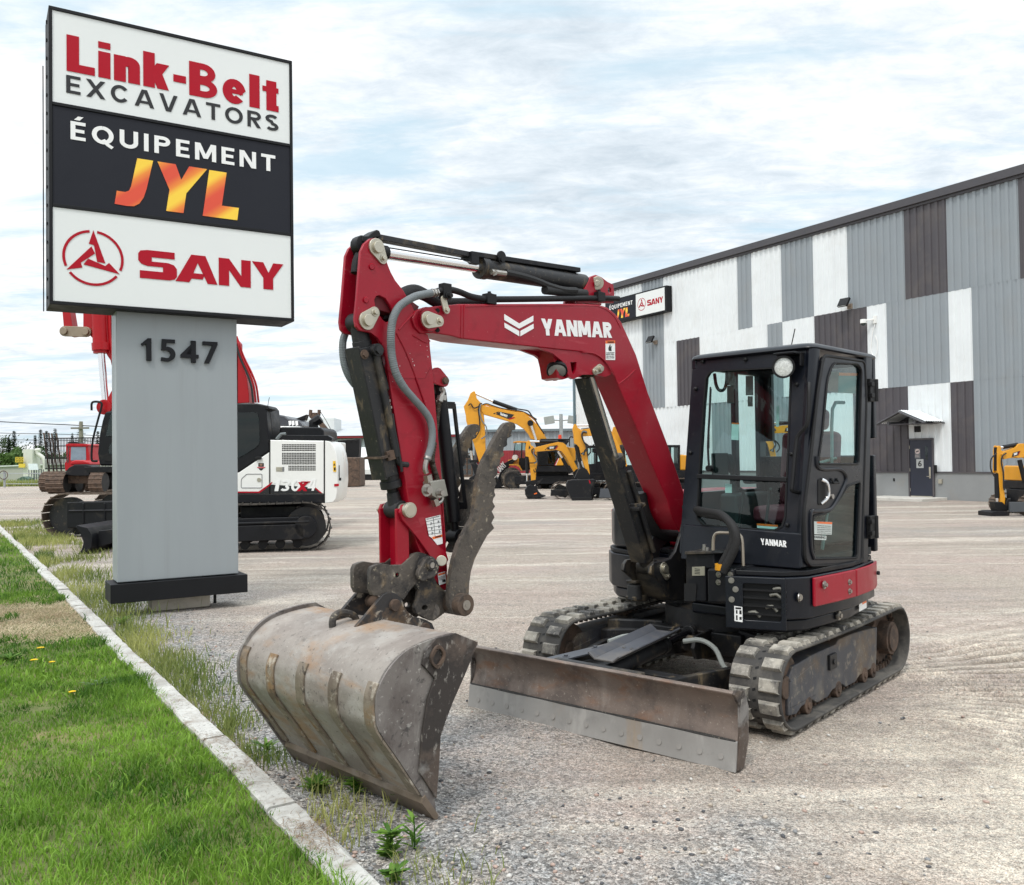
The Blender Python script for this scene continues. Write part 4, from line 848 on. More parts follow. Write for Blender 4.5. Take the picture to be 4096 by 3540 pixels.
hole = BP(Z3, [(1570, 905), (1610, 905), (1608, 950), (1590, 985), (1578, 960)], hb)
for nn in (hb-.03, -hb+.01): plate(MB(), br, [hole], FB, nn, nn+.022).build('cylinder_bracket', red_p, boom, .003)
gd = BP(Z3, [(1400, 830), (1425, 930), (1438, 1010), (1470, 1022), (1545, 1000), (1550, 990), (1480, 1005), (1450, 995), (1440, 930), (1425, 840)], .0)
MB().prism(gd, FB, -.08, .06).build('lamp_guard', red_p, boom)
c = bpt(Z3, 1478, 945, .03); lampb = MB(); ax = (E(-3.6, -3.2, 1.3)-E(-4.2, -3.8, 2.2)).normalized()
lampb.loft([ring(c-ax*.05, ax, .03), ring(c-ax*.03, ax, .062), ring(c+ax*.03, ax, .07), ring(c+ax*.032, ax, .06)]); lo_ = lampb.build('boom_work_lamp', blk_s, boom)
MB().loft([ring(c+ax*.033, ax, .058), ring(c+ax*.04, ax, .04), ring(c+ax*.043, ax, .01)]).build('lens', M('lamp_lens', lin(150, 150, 146), .2, .3), lo_)
ear = BP(Z3, [(1640, 470), (1672, 400), (1690, 362), (1722, 350), (1760, 365), (1800, 395), (1835, 412), (1842, 470), (1838, 530), (1600, 530), (1610, 500)], .06); eh = BP(Z3, [(1800, 440), (1812, 428), (1822, 440), (1822, 460), (1812, 470), (1802, 460)], .06)
for nn in (.045, -.065): plate(MB(), ear, [eh], FB, nn, nn+.02).build('cylinder_ear', red_p, boom, .003)
mb = MB(); mb.cyl(bpt(Z3, 1735, 403, .065), bpt(Z3, 1735, 403, .08), .045, n=20); mb.cyl(bpt(Z3, 1735, 403, .08), bpt(Z3, 1735, 403, .09), .02, n=14); mb.build('pin', zinc, boom, .003)
mb = MB(); pinplate(mb, *BP(Z3, [(652, 637), (722, 645)], hb+.03), .048, .032, hb+.03); mb.build('pin_keeper', zinc, boom, .003)
mb = MB(); pinplate(mb, *BP(Z3, [(1752, 948), (1722, 965)], hb), .032, .024, hb-.008); mb.build('pin_keeper', zinc, boom, .003)
mb = MB(); [mb.cyl(bpt(Z3, x, y, hb), bpt(Z3, x, y, hb+.012), .013, n=12) for x, y in ((718, 577), (718, 702))]; mb.build_each('grease_cap', blk_s, boom)
# lettering and decals on the boom
dk = hb+.001
mb = MB()
for pts in ([(1142, 600), (1237, 660), (1327, 610), (1327, 645), (1237, 693), (1142, 637)], [(1142, 655), (1237, 708), (1237, 741), (1145, 686)], [(1245, 708), (1328, 662), (1329, 692), (1245, 741)]): mb.prism(BP(Z3, pts, dk), FB, dk, dk+.002)
mb.build('chevron_emblem', white_v, boom, smooth=False)
def bptext(mb, txt, Z, p0, p1, p2, n, off=.03, shear=0., m=0, space=1., dep=.002):
    a, b, c_ = (bpt(Z, *p, n) for p in (p0, p1, p2))
    if txt == 'YANMAR': return bar_text(mb, txt, a, b-a, c_-a, (b-a).length, (c_-a).length, .26, dep, m, .07)
    mb.text(txt, a, b-a, c_-a, (b-a).length, (c_-a).length, off, dep, shear, m, space)
mb = MB(); bptext(mb, 'YANMAR', Z3, (1384, 735), (1830, 752), (1375, 628), dk, .036, 0, space=1.07); mb.build('white_lettering', white_v, boom, smooth=False)
mb = MB(); q = BP(Z3, [(1787, 770), (1848, 768), (1849, 893), (1790, 892)], dk); mb.prism(q, FB, dk, dk+.0015, 0); q = BP(Z3, [(1787, 770), (1848, 768), (1848, 787), (1787, 788)], dk); mb.prism(q, FB, dk+.0015, dk+.0025, 1)
bptext(mb, 'WARNING', Z3, (1800, 784), (1842, 783), (1800, 774), dk+.0025, .01, 0, 2); mb.prism(BP(Z3, [(1812, 800), (1818, 792), (1820, 812), (1828, 800), (1824, 820), (1826, 836), (1808, 834), (1805, 818)], dk), FB, dk+.0015, dk+.0025, 2)
for k in range(4): bptext(mb, ('Crushed hazard', 'Keep clear of boom', 'Failure may cause', 'injury or death')[k], Z3, (1793, 850+k*11), (1843, 849+k*11), (1793, 843+k*11), dk+.0015, 0, 0, 2)
mb.build('warning_decal', [white_v, orange_v, black_v], boom, smooth=False)

# ---- arm cylinder on top of the boom
PA, PB = bpt(Z3, 325, 175, ha), bpt(Z3, 1735, 403, .065); PA.y = PB.y = E(0, NB0, 0).y; ax = (PB-PA).normalized()
acy = MB(); ln = (PB-PA).length; acy.cyl(PA+ax*(ln*.45), PB-ax*.07, .062, n=24); acy.cyl(PA+ax*(ln*.44), PA+ax*(ln*.47), .068, n=24); acy.cyl(PB-ax*.09, PB+ax*.03, .05, .035, 16)
AC = acy.build('arm_cylinder', blk_w, EXC, .004)
MB().cyl(PA+ax*.12, PA+ax*(ln*.45), .034, n=24).build('cylinder_rod', chrome, AC)
mb = MB(); mb.cyl(PA-ax*.0, PA+ax*.13, .04, n=18); mb.cyl(PA-Vector((0, .06, 0)), PA+Vector((0, .06, 0)), .055, n=20); mb.build('rod_end', blk_s, AC, .004)
up = Vector((0, 1, 0)).cross(ax); up = up if up.z > 0 else -up
mb = MB(); g0, g1, g2 = bpt(Z3, 320, 112), bpt(Z3, 900, 222), bpt(Z3, 1595, 325); mb.beam(g0, g1, .06, .03); mb.build('rod_guard', blk_w, AC, .003)
mb = MB(); mb.beam(g1, g2, .10, .03); mb.beam(g1+ax*.0-up*.03, g1+ax*.06-up*.03, .10, .06); mb.build('barrel_guard', blk_p, AC, .004)
mb = MB(); e0 = bpt(Z3, 1120, 235, .055); mb.cyl(e0, e0+Vector((0, .012, 0)), .035, n=16); hexbolt(mb, bpt(Z3, 1122, 255, .068), (0, 1, 0), .014); mb.build('guard_clamp', blk_s, AC)
mb = MB(); mb.tube(bpts(Z3, [(1150, 335), (1230, 352), (1330, 380), (1430, 420), (1520, 445), (1600, 450)], .075), .022, 8, sub=3); mb.cyl(bpt(Z3, 1400, 445, .07), bpt(Z3, 1660, 470, .05), .03, n=10); mb.build('supply_hose', hose, AC)
mb = MB(); mb.cyl(bpt(Z3, 1060, 330, .08), bpt(Z3, 1150, 342, .08), .017, n=8); mb.cyl(bpt(Z3, 1080, 335, .06), bpt(Z3, 1080, 335, .09), .02, n=6); mb.build('hose_fitting', steel, AC)
mb = MB(); mb.cyl(PA-ax*.04+up*.02-Vector((0, .03, 0)), PA-ax*.04+up*.02+Vector((0, .03, 0)), .05, n=14)
cp = BP(ZA, [(330, 160), (380, 110), (440, 76), (475, 90), (490, 130), (495, 175), (440, 180), (360, 200), (300, 260), (240, 230), (250, 160)], .0); mb.prism(cp, FB, -.045, .035); mb.build('hose_cover', blk_s, AC, .006)

# ---- arm (dipper)
armtop = Zmix((Z3, [(325, 113), (285, 120), (250, 150), (228, 200), (206, 480), (192, 630), (200, 680), (222, 705), (258, 712), (295, 720), (335, 750), (375, 815), (395, 890), (402, 960), (450, 1010), (640, 1010), (680, 930), (668, 760), (600, 690), (560, 640), (575, 585), (540, 515), (500, 448), (450, 385), (420, 330), (395, 265), (375, 190), (355, 140)], ha))
slot = BP(Z3, [(345, 480), (330, 485), (317, 510), (322, 545), (345, 600), (372, 640), (395, 655), (425, 640), (436, 590), (415, 545), (385, 500)], ha)
ARM = MB(); plate(ARM, armtop, [slot], FB, ha-.022, ha); plate(ARM, armtop, [slot], FB, -ha, -ha+.022)
armbody = Zmix((Z3, [(402, 940), (440, 1200)], ha), (Z4, [(660, 0), (700, 250), (760, 560), (850, 770), (925, 880), (985, 955), (1022, 960), (1004, 500), (970, 0)], ha), (Z3, [(706, 1150), (690, 960), (672, 800), (660, 730), (600, 700), (520, 640), (470, 700), (430, 830)], ha))
ARM.prism(armbody, FB, -ha+.003, ha-.003); arm = ARM.build('arm', red_p, EXC, .005)
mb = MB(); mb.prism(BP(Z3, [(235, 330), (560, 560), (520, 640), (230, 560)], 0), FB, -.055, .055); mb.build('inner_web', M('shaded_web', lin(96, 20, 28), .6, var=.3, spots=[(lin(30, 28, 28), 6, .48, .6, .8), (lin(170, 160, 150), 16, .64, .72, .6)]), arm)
MB().cyl(bpt(Z3, 650, 637, -ha), bpt(Z3, 650, 637, ha), .072, n=24).build('pivot_tube', red_p, arm)
mb = MB()
for pts in ([(455, 720), (520, 850), (600, 1060), (690, 1330)], [(470, 700), (560, 600)], [(560, 735), (640, 780), (668, 770)]): mb.tube(bpts(Z3, pts, ha+.001), .005, 6, sub=3)
for pts in ([(660, 0), (700, 260), (745, 520)], [(958, 60), (985, 420), (1008, 800)]): mb.tube(bpts(Z4, pts, ha), .004, 6, sub=3)
mb.build('weld_seam', red_p, arm)
mb = MB(); pinplate(mb, *BP(Z3, [(325, 178), (362, 248)], ha), .05, .03, ha); mb.build('pin_keeper', zinc, arm, .003)
mb = MB(); pinplate(mb, *BP(Z3, [(263, 642), (310, 592)], ha), .05, .032, ha); mb.build('pin_keeper', zinc, arm, .003)
mb = MB(); [mb.loft([ring(bpt(Z3, x, y, ha), (0, 1, 0), .018, 14), ring(bpt(Z3, x, y, ha+.008), (0, 1, 0), .014, 14)]) for x, y in ((300, 297), (263, 510))]; mb.build_each('spacer_tube', red_p, arm)
mb = MB(); q = bpt(Z3, 722, 1030, 0); [mb.prism(capsule((q.x+U0, q.z), tuple(BP(Z3, [(680, 1000)], 0)[0]), .035, .05), FB, nn, nn+.02) for nn in (.035, -.055)]; mb.build('thumb_cylinder_ear', red_p, arm, .003)
MB().cyl(q-Vector((0, .07, 0)), q+Vector((0, .075, 0)), .02, n=14).build('pin', rusty, arm, .003)
mb = MB(); mb.cyl(bpt(Z4, 965, 710, -.11), bpt(Z4, 965, 710, .125), .03, n=20); mb.build('pin', zinc, arm, .004)
mb = MB(); q = ha+.001   # lock table and warning stickers
mb.prism(BP(Z4, [(833, 360), (955, 330), (968, 488), (970, 498), (975, 568), (930, 580), (880, 518), (862, 508)], q), FB, q, q+.0015, 0); mb.prism(BP(Z4, [(882, 515), (968, 492), (971, 512), (895, 532)], q), FB, q+.0015, q+.0025, 1)
for k in range(5): mb.prism(BP(Z4, [(838+k*4, 385+k*26), (958+k*2, 358+k*30), (958+k*2, 361+k*30), (838+k*4, 388+k*26)], q), FB, q+.0015, q+.0025, 2)
mb.prism(BP(Z4, [(894, 352), (897, 352), (912, 506), (909, 506)], q), FB, q+.0015, q+.0025, 2); bptext(mb, 'How to lock boom pin', Z4, (842, 372), (948, 345), (841, 362), q+.0015, 0, 0, 2); bptext(mb, 'WARNING', Z4, (912, 522), (962, 510), (910, 510), q+.0025, .01, 0, 2)
for k in range(3):
    for c2 in (0, 1): mb.cyl(bpt(Z4, 876+c2*60+k*5, 402+k*40-c2*14, q+.0015), bpt(Z4, 876+c2*60+k*5, 402+k*40-c2*14, q+.0025), .008, n=10, m=3)
mb.build('instruction_decal', [white_v, orange_v, black_v, grey_v], arm, smooth=False)
mb = MB(); mb.prism(BP(Z4, [(933, 815), (995, 798), (1003, 895), (945, 914)], q), FB, q, q+.0015, 0); mb.prism(BP(Z4, [(937, 820), (993, 804), (994, 818), (938, 834)], q), FB, q+.0015, q+.0025, 1)
for k in range(3): bptext(mb, 'Keep hands clear', Z4, (943, 852+k*11), (990, 840+k*11), (943, 846+k*11), q+.0015, 0, 0, 2)
mb.prism(BP(Z4, [(972, 888), (970, 872), (978, 862), (982, 872), (988, 860), (992, 872), (996, 866), (998, 884)], q), FB, q+.0015, q+.0025, 2); mb.build('warning_decal', [white_v, orange_v, black_v], arm, smooth=False)
mb = MB(); r = random.Random(4)
chips = [(ZB, 895, 340, 5), (ZB, 922, 408, 5), (ZB, 928, 435, 6), (ZB, 945, 480, 9), (ZB, 1018, 243, 4), (ZB, 1108, 380, 9), (ZB, 1100, 300, 4), (ZB, 773, 490, 7), (ZB, 845, 392, 3), (ZB, 1086, 568, 3), (ZB, 1030, 1380, 4), (ZB, 688, 676, 4), (ZB, 1098, 255, 5), (Z4, 812, 458, 7)]
for Z, x, y, s_ in chips: mb.prism(BP(Z, [(x+s_*cos(a)*r.uniform(.4, 1.1)*.7, y+s_*sin(a)*r.uniform(.7, 1.6)) for a in (0, 1.1, 2.2, 3.3, 4.4, 5.4)], ha), FB, ha, ha+.0012)
mb.build('paint_chips', M('primer_white', lin(214, 196, 194), .7), arm, smooth=False)

# ---- bucket cylinder in front of the arm
PC, PD = bpt(Z3, 265, 642, ha), bpt(Z4, 690, 290, .105); PC.y = PD.y = E(0, NB0, 0).y; ax = (PD-PC).normalized(); ln = (PD-PC).length; fw = Vector((0, 1, 0)).cross(ax); fw = fw if fw.x > 0 else -fw
mb = MB(); mb.cyl(PC+ax*.1, PC+ax*(ln*.87), .052, n=22); mb.cyl(PC-ax*.02, PC+ax*.12, .045, .05, 16); mb.cyl(PC-Vector((0, .045, 0)), PC+Vector((0, .045, 0)), .052, n=18)
mb.cyl(PC+ax*(ln*.84), PC+ax*(ln*.88), .06, n=22); BC = mb.build('bucket_cylinder', blk_w, EXC, .004)
MB().cyl(PC+ax*(ln*.87), PD-ax*.04, .03, n=20).build('cylinder_rod', blk_s, BC)
mb = MB(); mb.cyl(PD-Vector((0, .055, 0)), PD+Vector((0, .055, 0)), .05, n=18); mb.cyl(PD-ax*.1, PD, .034, .045, 14); mb.build('rod_end', blk_w, BC, .004)
fc = Matrix((ax, Vector((0, 1, 0)), fw)).transposed()
mb = MB(); mb.box(PC+ax*(ln*.47)+fw*.065, (ln*.7, .125, .018), fc); mb.box(PC+ax*(ln*.47)+fw*.03+Vector((0, .06, 0)), (ln*.68, .014, .08), fc); mb.box(PC+ax*(ln*.47)+fw*.03-Vector((0, .06, 0)), (ln*.68, .014, .08), fc); mb.build('cylinder_guard', blk_w, BC, .004)
mb = MB(); a = PC+ax*.16+Vector((0, .075, 0)); mb.cyl(a-fw*.02, a+ax*(ln*.56)-fw*.02, .022, n=12); mb.cyl(a-fw*.02+Vector((0, -.02, 0)), a-fw*.02+Vector((0, .03, 0)), .034, n=12); mb.cyl(a-fw*.02+Vector((0, .03, 0)), a-fw*.02+Vector((0, .045, 0)), .024, n=6)
mb.tube([a+ax*(ln*.56)-fw*.02, a+ax*(ln*.60)-fw*.03, a+ax*(ln*.62)-fw*.08], .016, 8, sub=3); mb.build('hydraulic_line', blk_w, BC)
mb = MB(); f0 = bpt(ZB, 640, 1000, .07); f1 = bpt(ZB, 600, 780, .07)
for k in range(5): mb.cyl(f0+(f1-f0)*(k*.18), f0+(f1-f0)*(k*.18+.13), (.024, .018, .021, .017, .014)[k], n=6)
mb.build('hose_fitting', steel, BC); mb = MB(); mb.tube([f1, bpt(ZB, 580, 650, .05), bpt(ZB, 520, 420, .03), bpt(ZB, 500, 250, .0)], .02, 8, sub=4); mb.tube(bpts(ZB, [(685, 1060), (710, 1250), (760, 1500), (800, 1750)], ha+.012), .008, 6, sub=3); mb.build('hose', hose, BC)
mb = MB(); g = PC+ax*(ln*.70); mb.box(g+fw*.055, (.012, .17, .05), fc); mb.box(g+fw*.02+Vector((0, .07, 0)), (.05, .03, .05), fc); hexbolt(mb, PC+ax*.17+fw*.05+Vector((0, .07, 0)), (0, 1, 0), .016); mb.build_each('clamp', rusty, BC)

# ---- links between cylinder, arm and coupler
lk = BP(Z4, [(640, 250), (690, 235), (735, 262), (757, 330), (792, 410), (850, 500), (930, 580), (1005, 640), (1022, 700), (1000, 758), (945, 775), (900, 730), (850, 640), (780, 540), (700, 440), (640, 372), (620, 310)], .10)
for nn in (.082, -.102): MB().prism(lk, FB, nn, nn+.02).build('tipping_link', red_p, EXC, .004)
mb = MB(); mb.cyl(PD-Vector((0, .125, 0)), PD+Vector((0, .13, 0)), .034, n=20); mb.cyl(PD+Vector((0, .1, 0)), PD+Vector((0, .128, 0)), .042, n=20); mb.cyl(PD-Vector((0, .15, 0))+fw*.01, PD-Vector((0, .12, 0))+fw*.01, .016, n=8); mb.build('link_pin', zinc, EXC, .003)
PE = bpt(Z4, 600, 800, .0); d_ = (PE-PD); mb = MB(); axl = d_.normalized(); fl = Vector((0, 1, 0)).cross(axl); fl = fl if fl.x > 0 else -fl; rl = Matrix((axl, Vector((0, 1, 0)), fl)).transposed()
mb.box(PD+d_*.55-fl*.01, (d_.length*.95, .13, .02), rl)
for sgn_ in (1, -1): mb.box(PD+d_*.5+fl*.02+Vector((0, sgn_*.072, 0)), (d_.length*1.05, .016, .085), rl)
mb.build('coupler_link', red_p, EXC, .004)

# ---- quick coupler
hc = .092
cpl = BP(Z4, [(375, 800), (392, 760), (440, 740), (480, 735), (560, 748), (640, 742), (690, 700), (735, 655), (790, 640), (850, 658), (905, 715), (920, 790), (905, 840), (930, 900), (990, 955), (1030, 1010), (1040, 1080), (1010, 1130), (960, 1170), (900, 1210), (840, 1192), (760, 1150), (745, 1100), (770, 1030), (780, 960), (750, 905), (700, 965), (655, 1035), (600, 1015), (500, 1005), (400, 1000), (377, 950)], hc)
h1 = [p for p in BP(Z4, [(830-25*cos(a*pi/5), 1100-22*sin(a*pi/5)) for a in range(10)], hc)]; h2 = BP(Z4, [(600-18*cos(a*pi/5), 830-20*sin(a*pi/5)) for a in range(10)], hc)
CPL = MB(); plate(CPL, cpl, [h1, h2], FB, hc-.032, hc); plate(CPL, cpl, [h1, h2], FB, -hc, -hc+.032); coupler = CPL.build('quick_coupler', brownsteel, EXC, .008)
mb = MB()
for (x, y, r_, hh) in ((850, 768, .062, .13), (520, 830, .04, hc-.01), (880, 1130, .05, hc-.01), (440, 900, .035, hc-.01)): mb.cyl(bpt(Z4, x, y, -hh), bpt(Z4, x, y, hh), r_, n=22)
mb.prism(BP(Z4, [(420, 770), (560, 770), (640, 800), (640, 960), (420, 960)], 0), FB, -hc+.03, hc-.035); mb.build('cross_tubes', brownsteel, coupler, .006)
mb = MB(); a, b = BP(Z4, [(870, 745), (815, 820)], .13); mb.prism(capsule(a, b, .048, .04), FB, .105, .135); mb.cyl(FB(*a, .135), FB(*a, .15), .03, n=18); mb.build('pin_housing', brownsteel, coupler, .006); mb = MB(); mb.cyl(FB(*a, .15), FB(*a, .153), .016, n=14); mb.build('pin', steel, coupler)

# ---- thumb
ht = .17
th = Zmix((ZE, [(700, 650), (735, 622), (775, 612), (815, 616), (845, 638), (856, 672), (848, 712), (810, 722), (798, 750), (804, 798), (775, 812), (748, 826), (742, 860), (748, 905), (730, 930), (700, 942), (692, 980), (706, 1040), (690, 1062), (660, 1076), (654, 1130), (648, 1180), (612, 1200), (622, 1270), (606, 1310), (580, 1335), (594, 1370), (606, 1420), (566, 1480)], ht),
    (Z4, [(1413, 168), (1385, 212), (1410, 260), (1383, 302), (1406, 348), (1380, 398), (1404, 440), (1345, 500), (1290, 600), (1240, 700), (1210, 800), (1196, 900), (1192, 985), (1208, 1040), (1205, 1110), (1165, 1160), (1110, 1165), (1060, 1140), (1032, 1085), (1030, 980), (1040, 850), (1070, 700), (1110, 570), (1180, 430), (1228, 350), (1250, 200), (1268, 20)], ht), (ZE, [(345, 1560), (350, 1450), (370, 1340), (400, 1220), (440, 1110), (500, 1000), (570, 860), (640, 740)], ht))
TH = MB(); TH.prism(th, FB, ht-.032, ht); TH.prism(th, FB, -ht, -ht+.032); thumb = TH.build('thumb', brownsteel, EXC, .006)
mb = MB(); mb.prism(BP(Z4, [(1260, 35), (1285, 40), (1225, 430), (1195, 430)], 0), FB, -ht+.03, ht-.03); mb.prism(BP(Z4, [(1180, 430), (1230, 440), (1120, 650), (1080, 640)], 0), FB, -.10, .10); mb.build('cross_plate', brownsteel, thumb, .004)
q = bpt(Z4, 1120, 1070, ht); mb = MB(); mb.cyl(q-Vector((0, ht*2+.04, 0)), q+Vector((0, .05, 0)), .062, n=26); mb.build('pivot_boss', M('rusty_boss', lin(94, 78, 66), .65, .2, var=.3, spots=[(lin(58, 52, 48), 8, .5, .6, .8)], bump=.2), thumb, .006)
mb = MB(); mb.cyl(q+Vector((0, .05, 0)), q+Vector((0, .056, 0)), .028, n=18); mb.cyl(q+Vector((0, .056, 0)), q+Vector((0, .059, 0)), .012, n=6); mb.build('pin', steel, thumb)
PF, PG = bpt(Z3, 722, 1035, .0), bpt(Z4, 1085, 512, .0); ax = (PG-PF).normalized(); ln = (PG-PF).length
mb = MB(); mb.cyl(PF+ax*.06, PF+ax*(ln*.9), .04, n=18); mb.cyl(PF-ax*.03, PF+ax*.07, .03, n=12); mb.cyl(PG-Vector((0, .04, 0)), PG+Vector((0, .04, 0)), .045, n=18); mb.cyl(PF+ax*(ln*.88), PG, .024, n=12); TC = mb.build('thumb_cylinder', blk_p, EXC, .004)
mb = MB(); o_ = Vector((-.1, .0, 0)); mb.cyl(PF+ax*.12+o_, PF+ax*(ln*.82)+o_, .012, n=8); mb.beam(PF+ax*.13, PF+ax*.13+o_, .02, .04); mb.beam(PF+ax*(ln*.8), PF+ax*(ln*.8)+o_, .02, .04); mb.build('hydraulic_line', blk_p, TC)
MB().cyl(PG-Vector((0, .1, 0)), PG+Vector((0, .1, 0)), .022, n=14).build('pin', rusty, TC)

# ---- hoses of the arm
def ribs(n_): return lambda t: .0205+.0022*(sin(t*n_)*.5+.5)*(1 if t < .62 else 0)
hp = bpts(ZA, [(1210, 905), (1120, 920), (1000, 948), (880, 1010), (780, 1090), (715, 1210), (685, 1340), (675, 1500)], .13)+bpts(ZB, [(672, 300), (690, 430), (735, 590), (820, 740), (930, 870), (1045, 1000), (1120, 1110), (1155, 1230), (1160, 1340), (1140, 1470), (1095, 1610)], .12)
H1 = MB(); P_ = catmull([Vector(p) for p in hp], 18); H1.tube(P_, ribs(2*pi*120), 10); HO = H1.build('arm_hose', sleeve, EXC)
mb = MB(); a, b = hp[0], bpt(ZA, 1290, 895, .13)
for k in range(4): mb.cyl(a+(b-a)*(k*.27), a+(b-a)*(k*.27+.2), (.022, .026, .02, .024)[k], n=(14, 6, 12, 6)[k])
a = bpt(ZB, 1095, 1605, .12); mb.tube([a, bpt(ZB, 1080, 1660, .12), bpt(ZB, 1075, 1720, .12), bpt(ZB, 1090, 1770, .12)], .015, 8, sub=3); mb.cyl(bpt(ZB, 1100, 1600, .12), bpt(ZB, 1108, 1575, .12), .0235, n=14); mb.build_each('hose_fitting', steel, HO, gap=.01)
vb = MB(); vb.prism(BP(Z4, [(808, 55), (925, 35), (955, 170), (870, 195), (822, 170)], ha), FB, ha, ha+.07); vl = vb.build('shutoff_valve', M('zinc_block', lin(150, 148, 140), .5, .6, var=.2), EXC, .004)
mb = MB(); hexbolt(mb, bpt(Z4, 840, 125, ha+.07), (0, 1, 0), .022, .03); hexbolt(mb, bpt(Z4, 945, 148, ha+.07), (0, 1, 0), .016, .03); mb.cyl(bpt(Z4, 850, 0, ha+.04), bpt(Z4, 862, 60, ha+.04), .026, n=6); mb.build_each('hose_fitting', steel, vl); mb = MB(); mb.cyl(bpt(Z4, 905, 195, ha+.04), bpt(Z4, 925, 250, ha+.04), .024, n=6); mb.tube(bpts(Z4, [(930, 235), (965, 215), (972, 170), (955, 145)], ha+.05), .012, 8, sub=3); mb.build_each('hose_fitting', steel, vl, gap=.001)
sp = MB(); sp.tube(catmull(bpts(ZB, [(1240, 925), (1222, 1050), (1210, 1180), (1195, 1330)], .05)+bpts(ZB, [(1160, 1560), (1165, 1660), (1200, 1780)], .09)+bpts(Z4, [(935, 60), (950, 120)], ha+.03), 22), lambda t: .014+.004*(sin(t*2*pi*55)*.5+.5), 8); so = sp.build('spring_hose', M('spring_guard', lin(70, 62, 52), .5, .4, var=.2), EXC)
mb = MB(); mb.tube(bpts(ZB, [(1245, 920), (1262, 870), (1290, 820), (1290, 775), (1262, 765)], .05), .014, 8, sub=3); mb.cyl(bpt(ZB, 1245, 915, .05), bpt(ZB, 1265, 860, .05), .022, n=6); mb.cyl(bpt(ZB, 1295, 900, .05), bpt(ZB, 1300, 840, .05), .018, n=6); mb.build('hose_fitting', steel, so)
mb = MB(); mb.tube(catmull(bpts(ZB, [(130, 80), (95, 200), (95, 350), (120, 500), (170, 620), (240, 720)], -.11), 22), lambda t: .019+.0025*(sin(t*2*pi*70)*.5+.5), 8); mb.build('far_hose', sleeve, EXC)
mb = MB(); mb.tube(bpts(ZA, [(1290, 880), (1360, 870)], .10)+bpts(Z3, [(800, 445), (860, 460), (930, 488), (1010, 503), (1080, 506), (1400, 503), (1740, 498), (1870, 502)], .08), .019, 10, sub=4); ln_ = mb.build('boom_pipe', blk_s, EXC)
mb = MB()
for x, y in ((1048, 505), (1748, 490)): q = bpt(Z3, x, y, .08); mb.box(q, (.075, .05, .06)); hexbolt(mb, q+Vector((0, 0, .03)), (0, 0, 1), .012)
q = bpt(ZA, 1395, 880, .10); mb.box(q, (.06, .05, .085)); hexbolt(mb, bpt(ZA, 1445, 940, .13), (0, 1, 0), .014, .02); mb.build_each('pipe_clamp', blk_s, ln_, .004)
mb = MB(); a, b = BP(ZA, [(1370, 985), (1405, 1130)], .11); mb.prism(capsule(a, b, .02, .022), FB, .108, .116); hexbolt(mb, FB(*b, .116), (0, 1, 0), .014); mb.build('pipe_bracket', zinc, ln_, .002)
mb = MB(); mb.tube(bpts(Z3, [(430, 640), (440, 560), (500, 480), (570, 455), (640, 480), (720, 525), (860, 528), (1000, 520)], -.01), lambda t: .05*(1-.5*t), 10, sub=4); mb.tube(bpts(Z3, [(380, 610), (420, 520), (520, 455), (600, 450), (700, 520)], -.05), .03, 8, sub=4); mb.tube(bpts(Z3, [(300, 130), (250, 200), (215, 260), (205, 340)], -.0), .035, 8, sub=3); mb.build('hose_bundle', M('hose_wrap_fabric', lin(26, 26, 28), .8, var=.3, bump=.6, bs=30), EXC)

# ---- bucket
hk = .665
prof = BP(Z5, [(1520, 1750), (1400, 1570), (1250, 1340), (1100, 1120), (1078, 1010), (1075, 950), (1080, 870), (1110, 780), (1165, 680), (1240, 590), (1310, 535), (1400, 490), (1500, 452), (1635, 415)], hk); prof = [prof[0]]+smooth2(prof[1:], 3)
back = BP(Z5, [(1800, 480), (1715, 690), (1620, 900), (1565, 1050), (1530, 1150), (1518, 1380), (1500, 1600)], hk)
cen = Vector((sum(p[0] for p in prof)/len(prof), sum(p[1] for p in prof)/len(prof)))
def inset(pts, d):
    o = []
    for i, p in enumerate(pts):
        t = Vector(pts[min(i+1, len(pts)-1)])-Vector(pts[max(i-1, 0)]); t = Vector((t.x, t.y)).normalized(); nn = Vector((t.y, -t.x))
        if nn.dot(Vector(p)-cen) > 0: nn = -nn
        o.append((p[0]+nn.x*d, p[1]+nn.y*d))
    return o
bk_m = M('bucket_worn_steel', lin(154, 146, 138), .58, .25, var=.24, vs=3.5, bump=.25, bs=30, spots=[(lin(120, 110, 104), 2.2, .46, .62, .55), (lin(160, 116, 66), 3.0, .53, .68, .6, (1, .5, 1.4)), (lin(176, 172, 166), 5, .52, .66, .5, (.5, 1, 2)), (lin(74, 68, 64), 40, .60, .66, .55), (lin(208, 202, 192), 40, .60, .70, .3, (.25, 1, 1.8)), (lin(92, 84, 78), 9, .60, .70, .5)])
mb = MB(); hf = -.55; mb.prism(prof+inset(prof, .02)[::-1], FB, hf, hk); bucket = mb.build('bucket', bk_m, EXC, .004)
side = prof+back
side_m = M('bucket_side_steel', lin(128, 122, 118), .5, .4, var=.2, vs=4, bump=.15, bs=30, spots=[(lin(86, 74, 70), 2.6, .44, .60, .75), (lin(186, 182, 174), 4, .54, .66, .6, (1, 1, .35)), (lin(52, 50, 50), 18, .58, .66, .6), (lin(206, 202, 194), 40, .60, .67, .5)])
for a_, b_ in ((hk-.018, hk+.002), (hf-.003, hf+.016)): MB().prism(side if a_ > 0 else [tuple(p) for p in inset(prof, -.022)]+back, FB, a_, b_).build('side_plate', side_m, bucket, .003)
sc_ = BP(Z5, [(1640, 413), (1800, 478), (1715, 690), (1622, 900), (1565, 1050), (1532, 1150), (1520, 1380), (1502, 1600), (1380, 1410), (1385, 1320), (1405, 1100), (1440, 880), (1490, 740), (1400, 640), (1420, 540), (1500, 450)], hk)
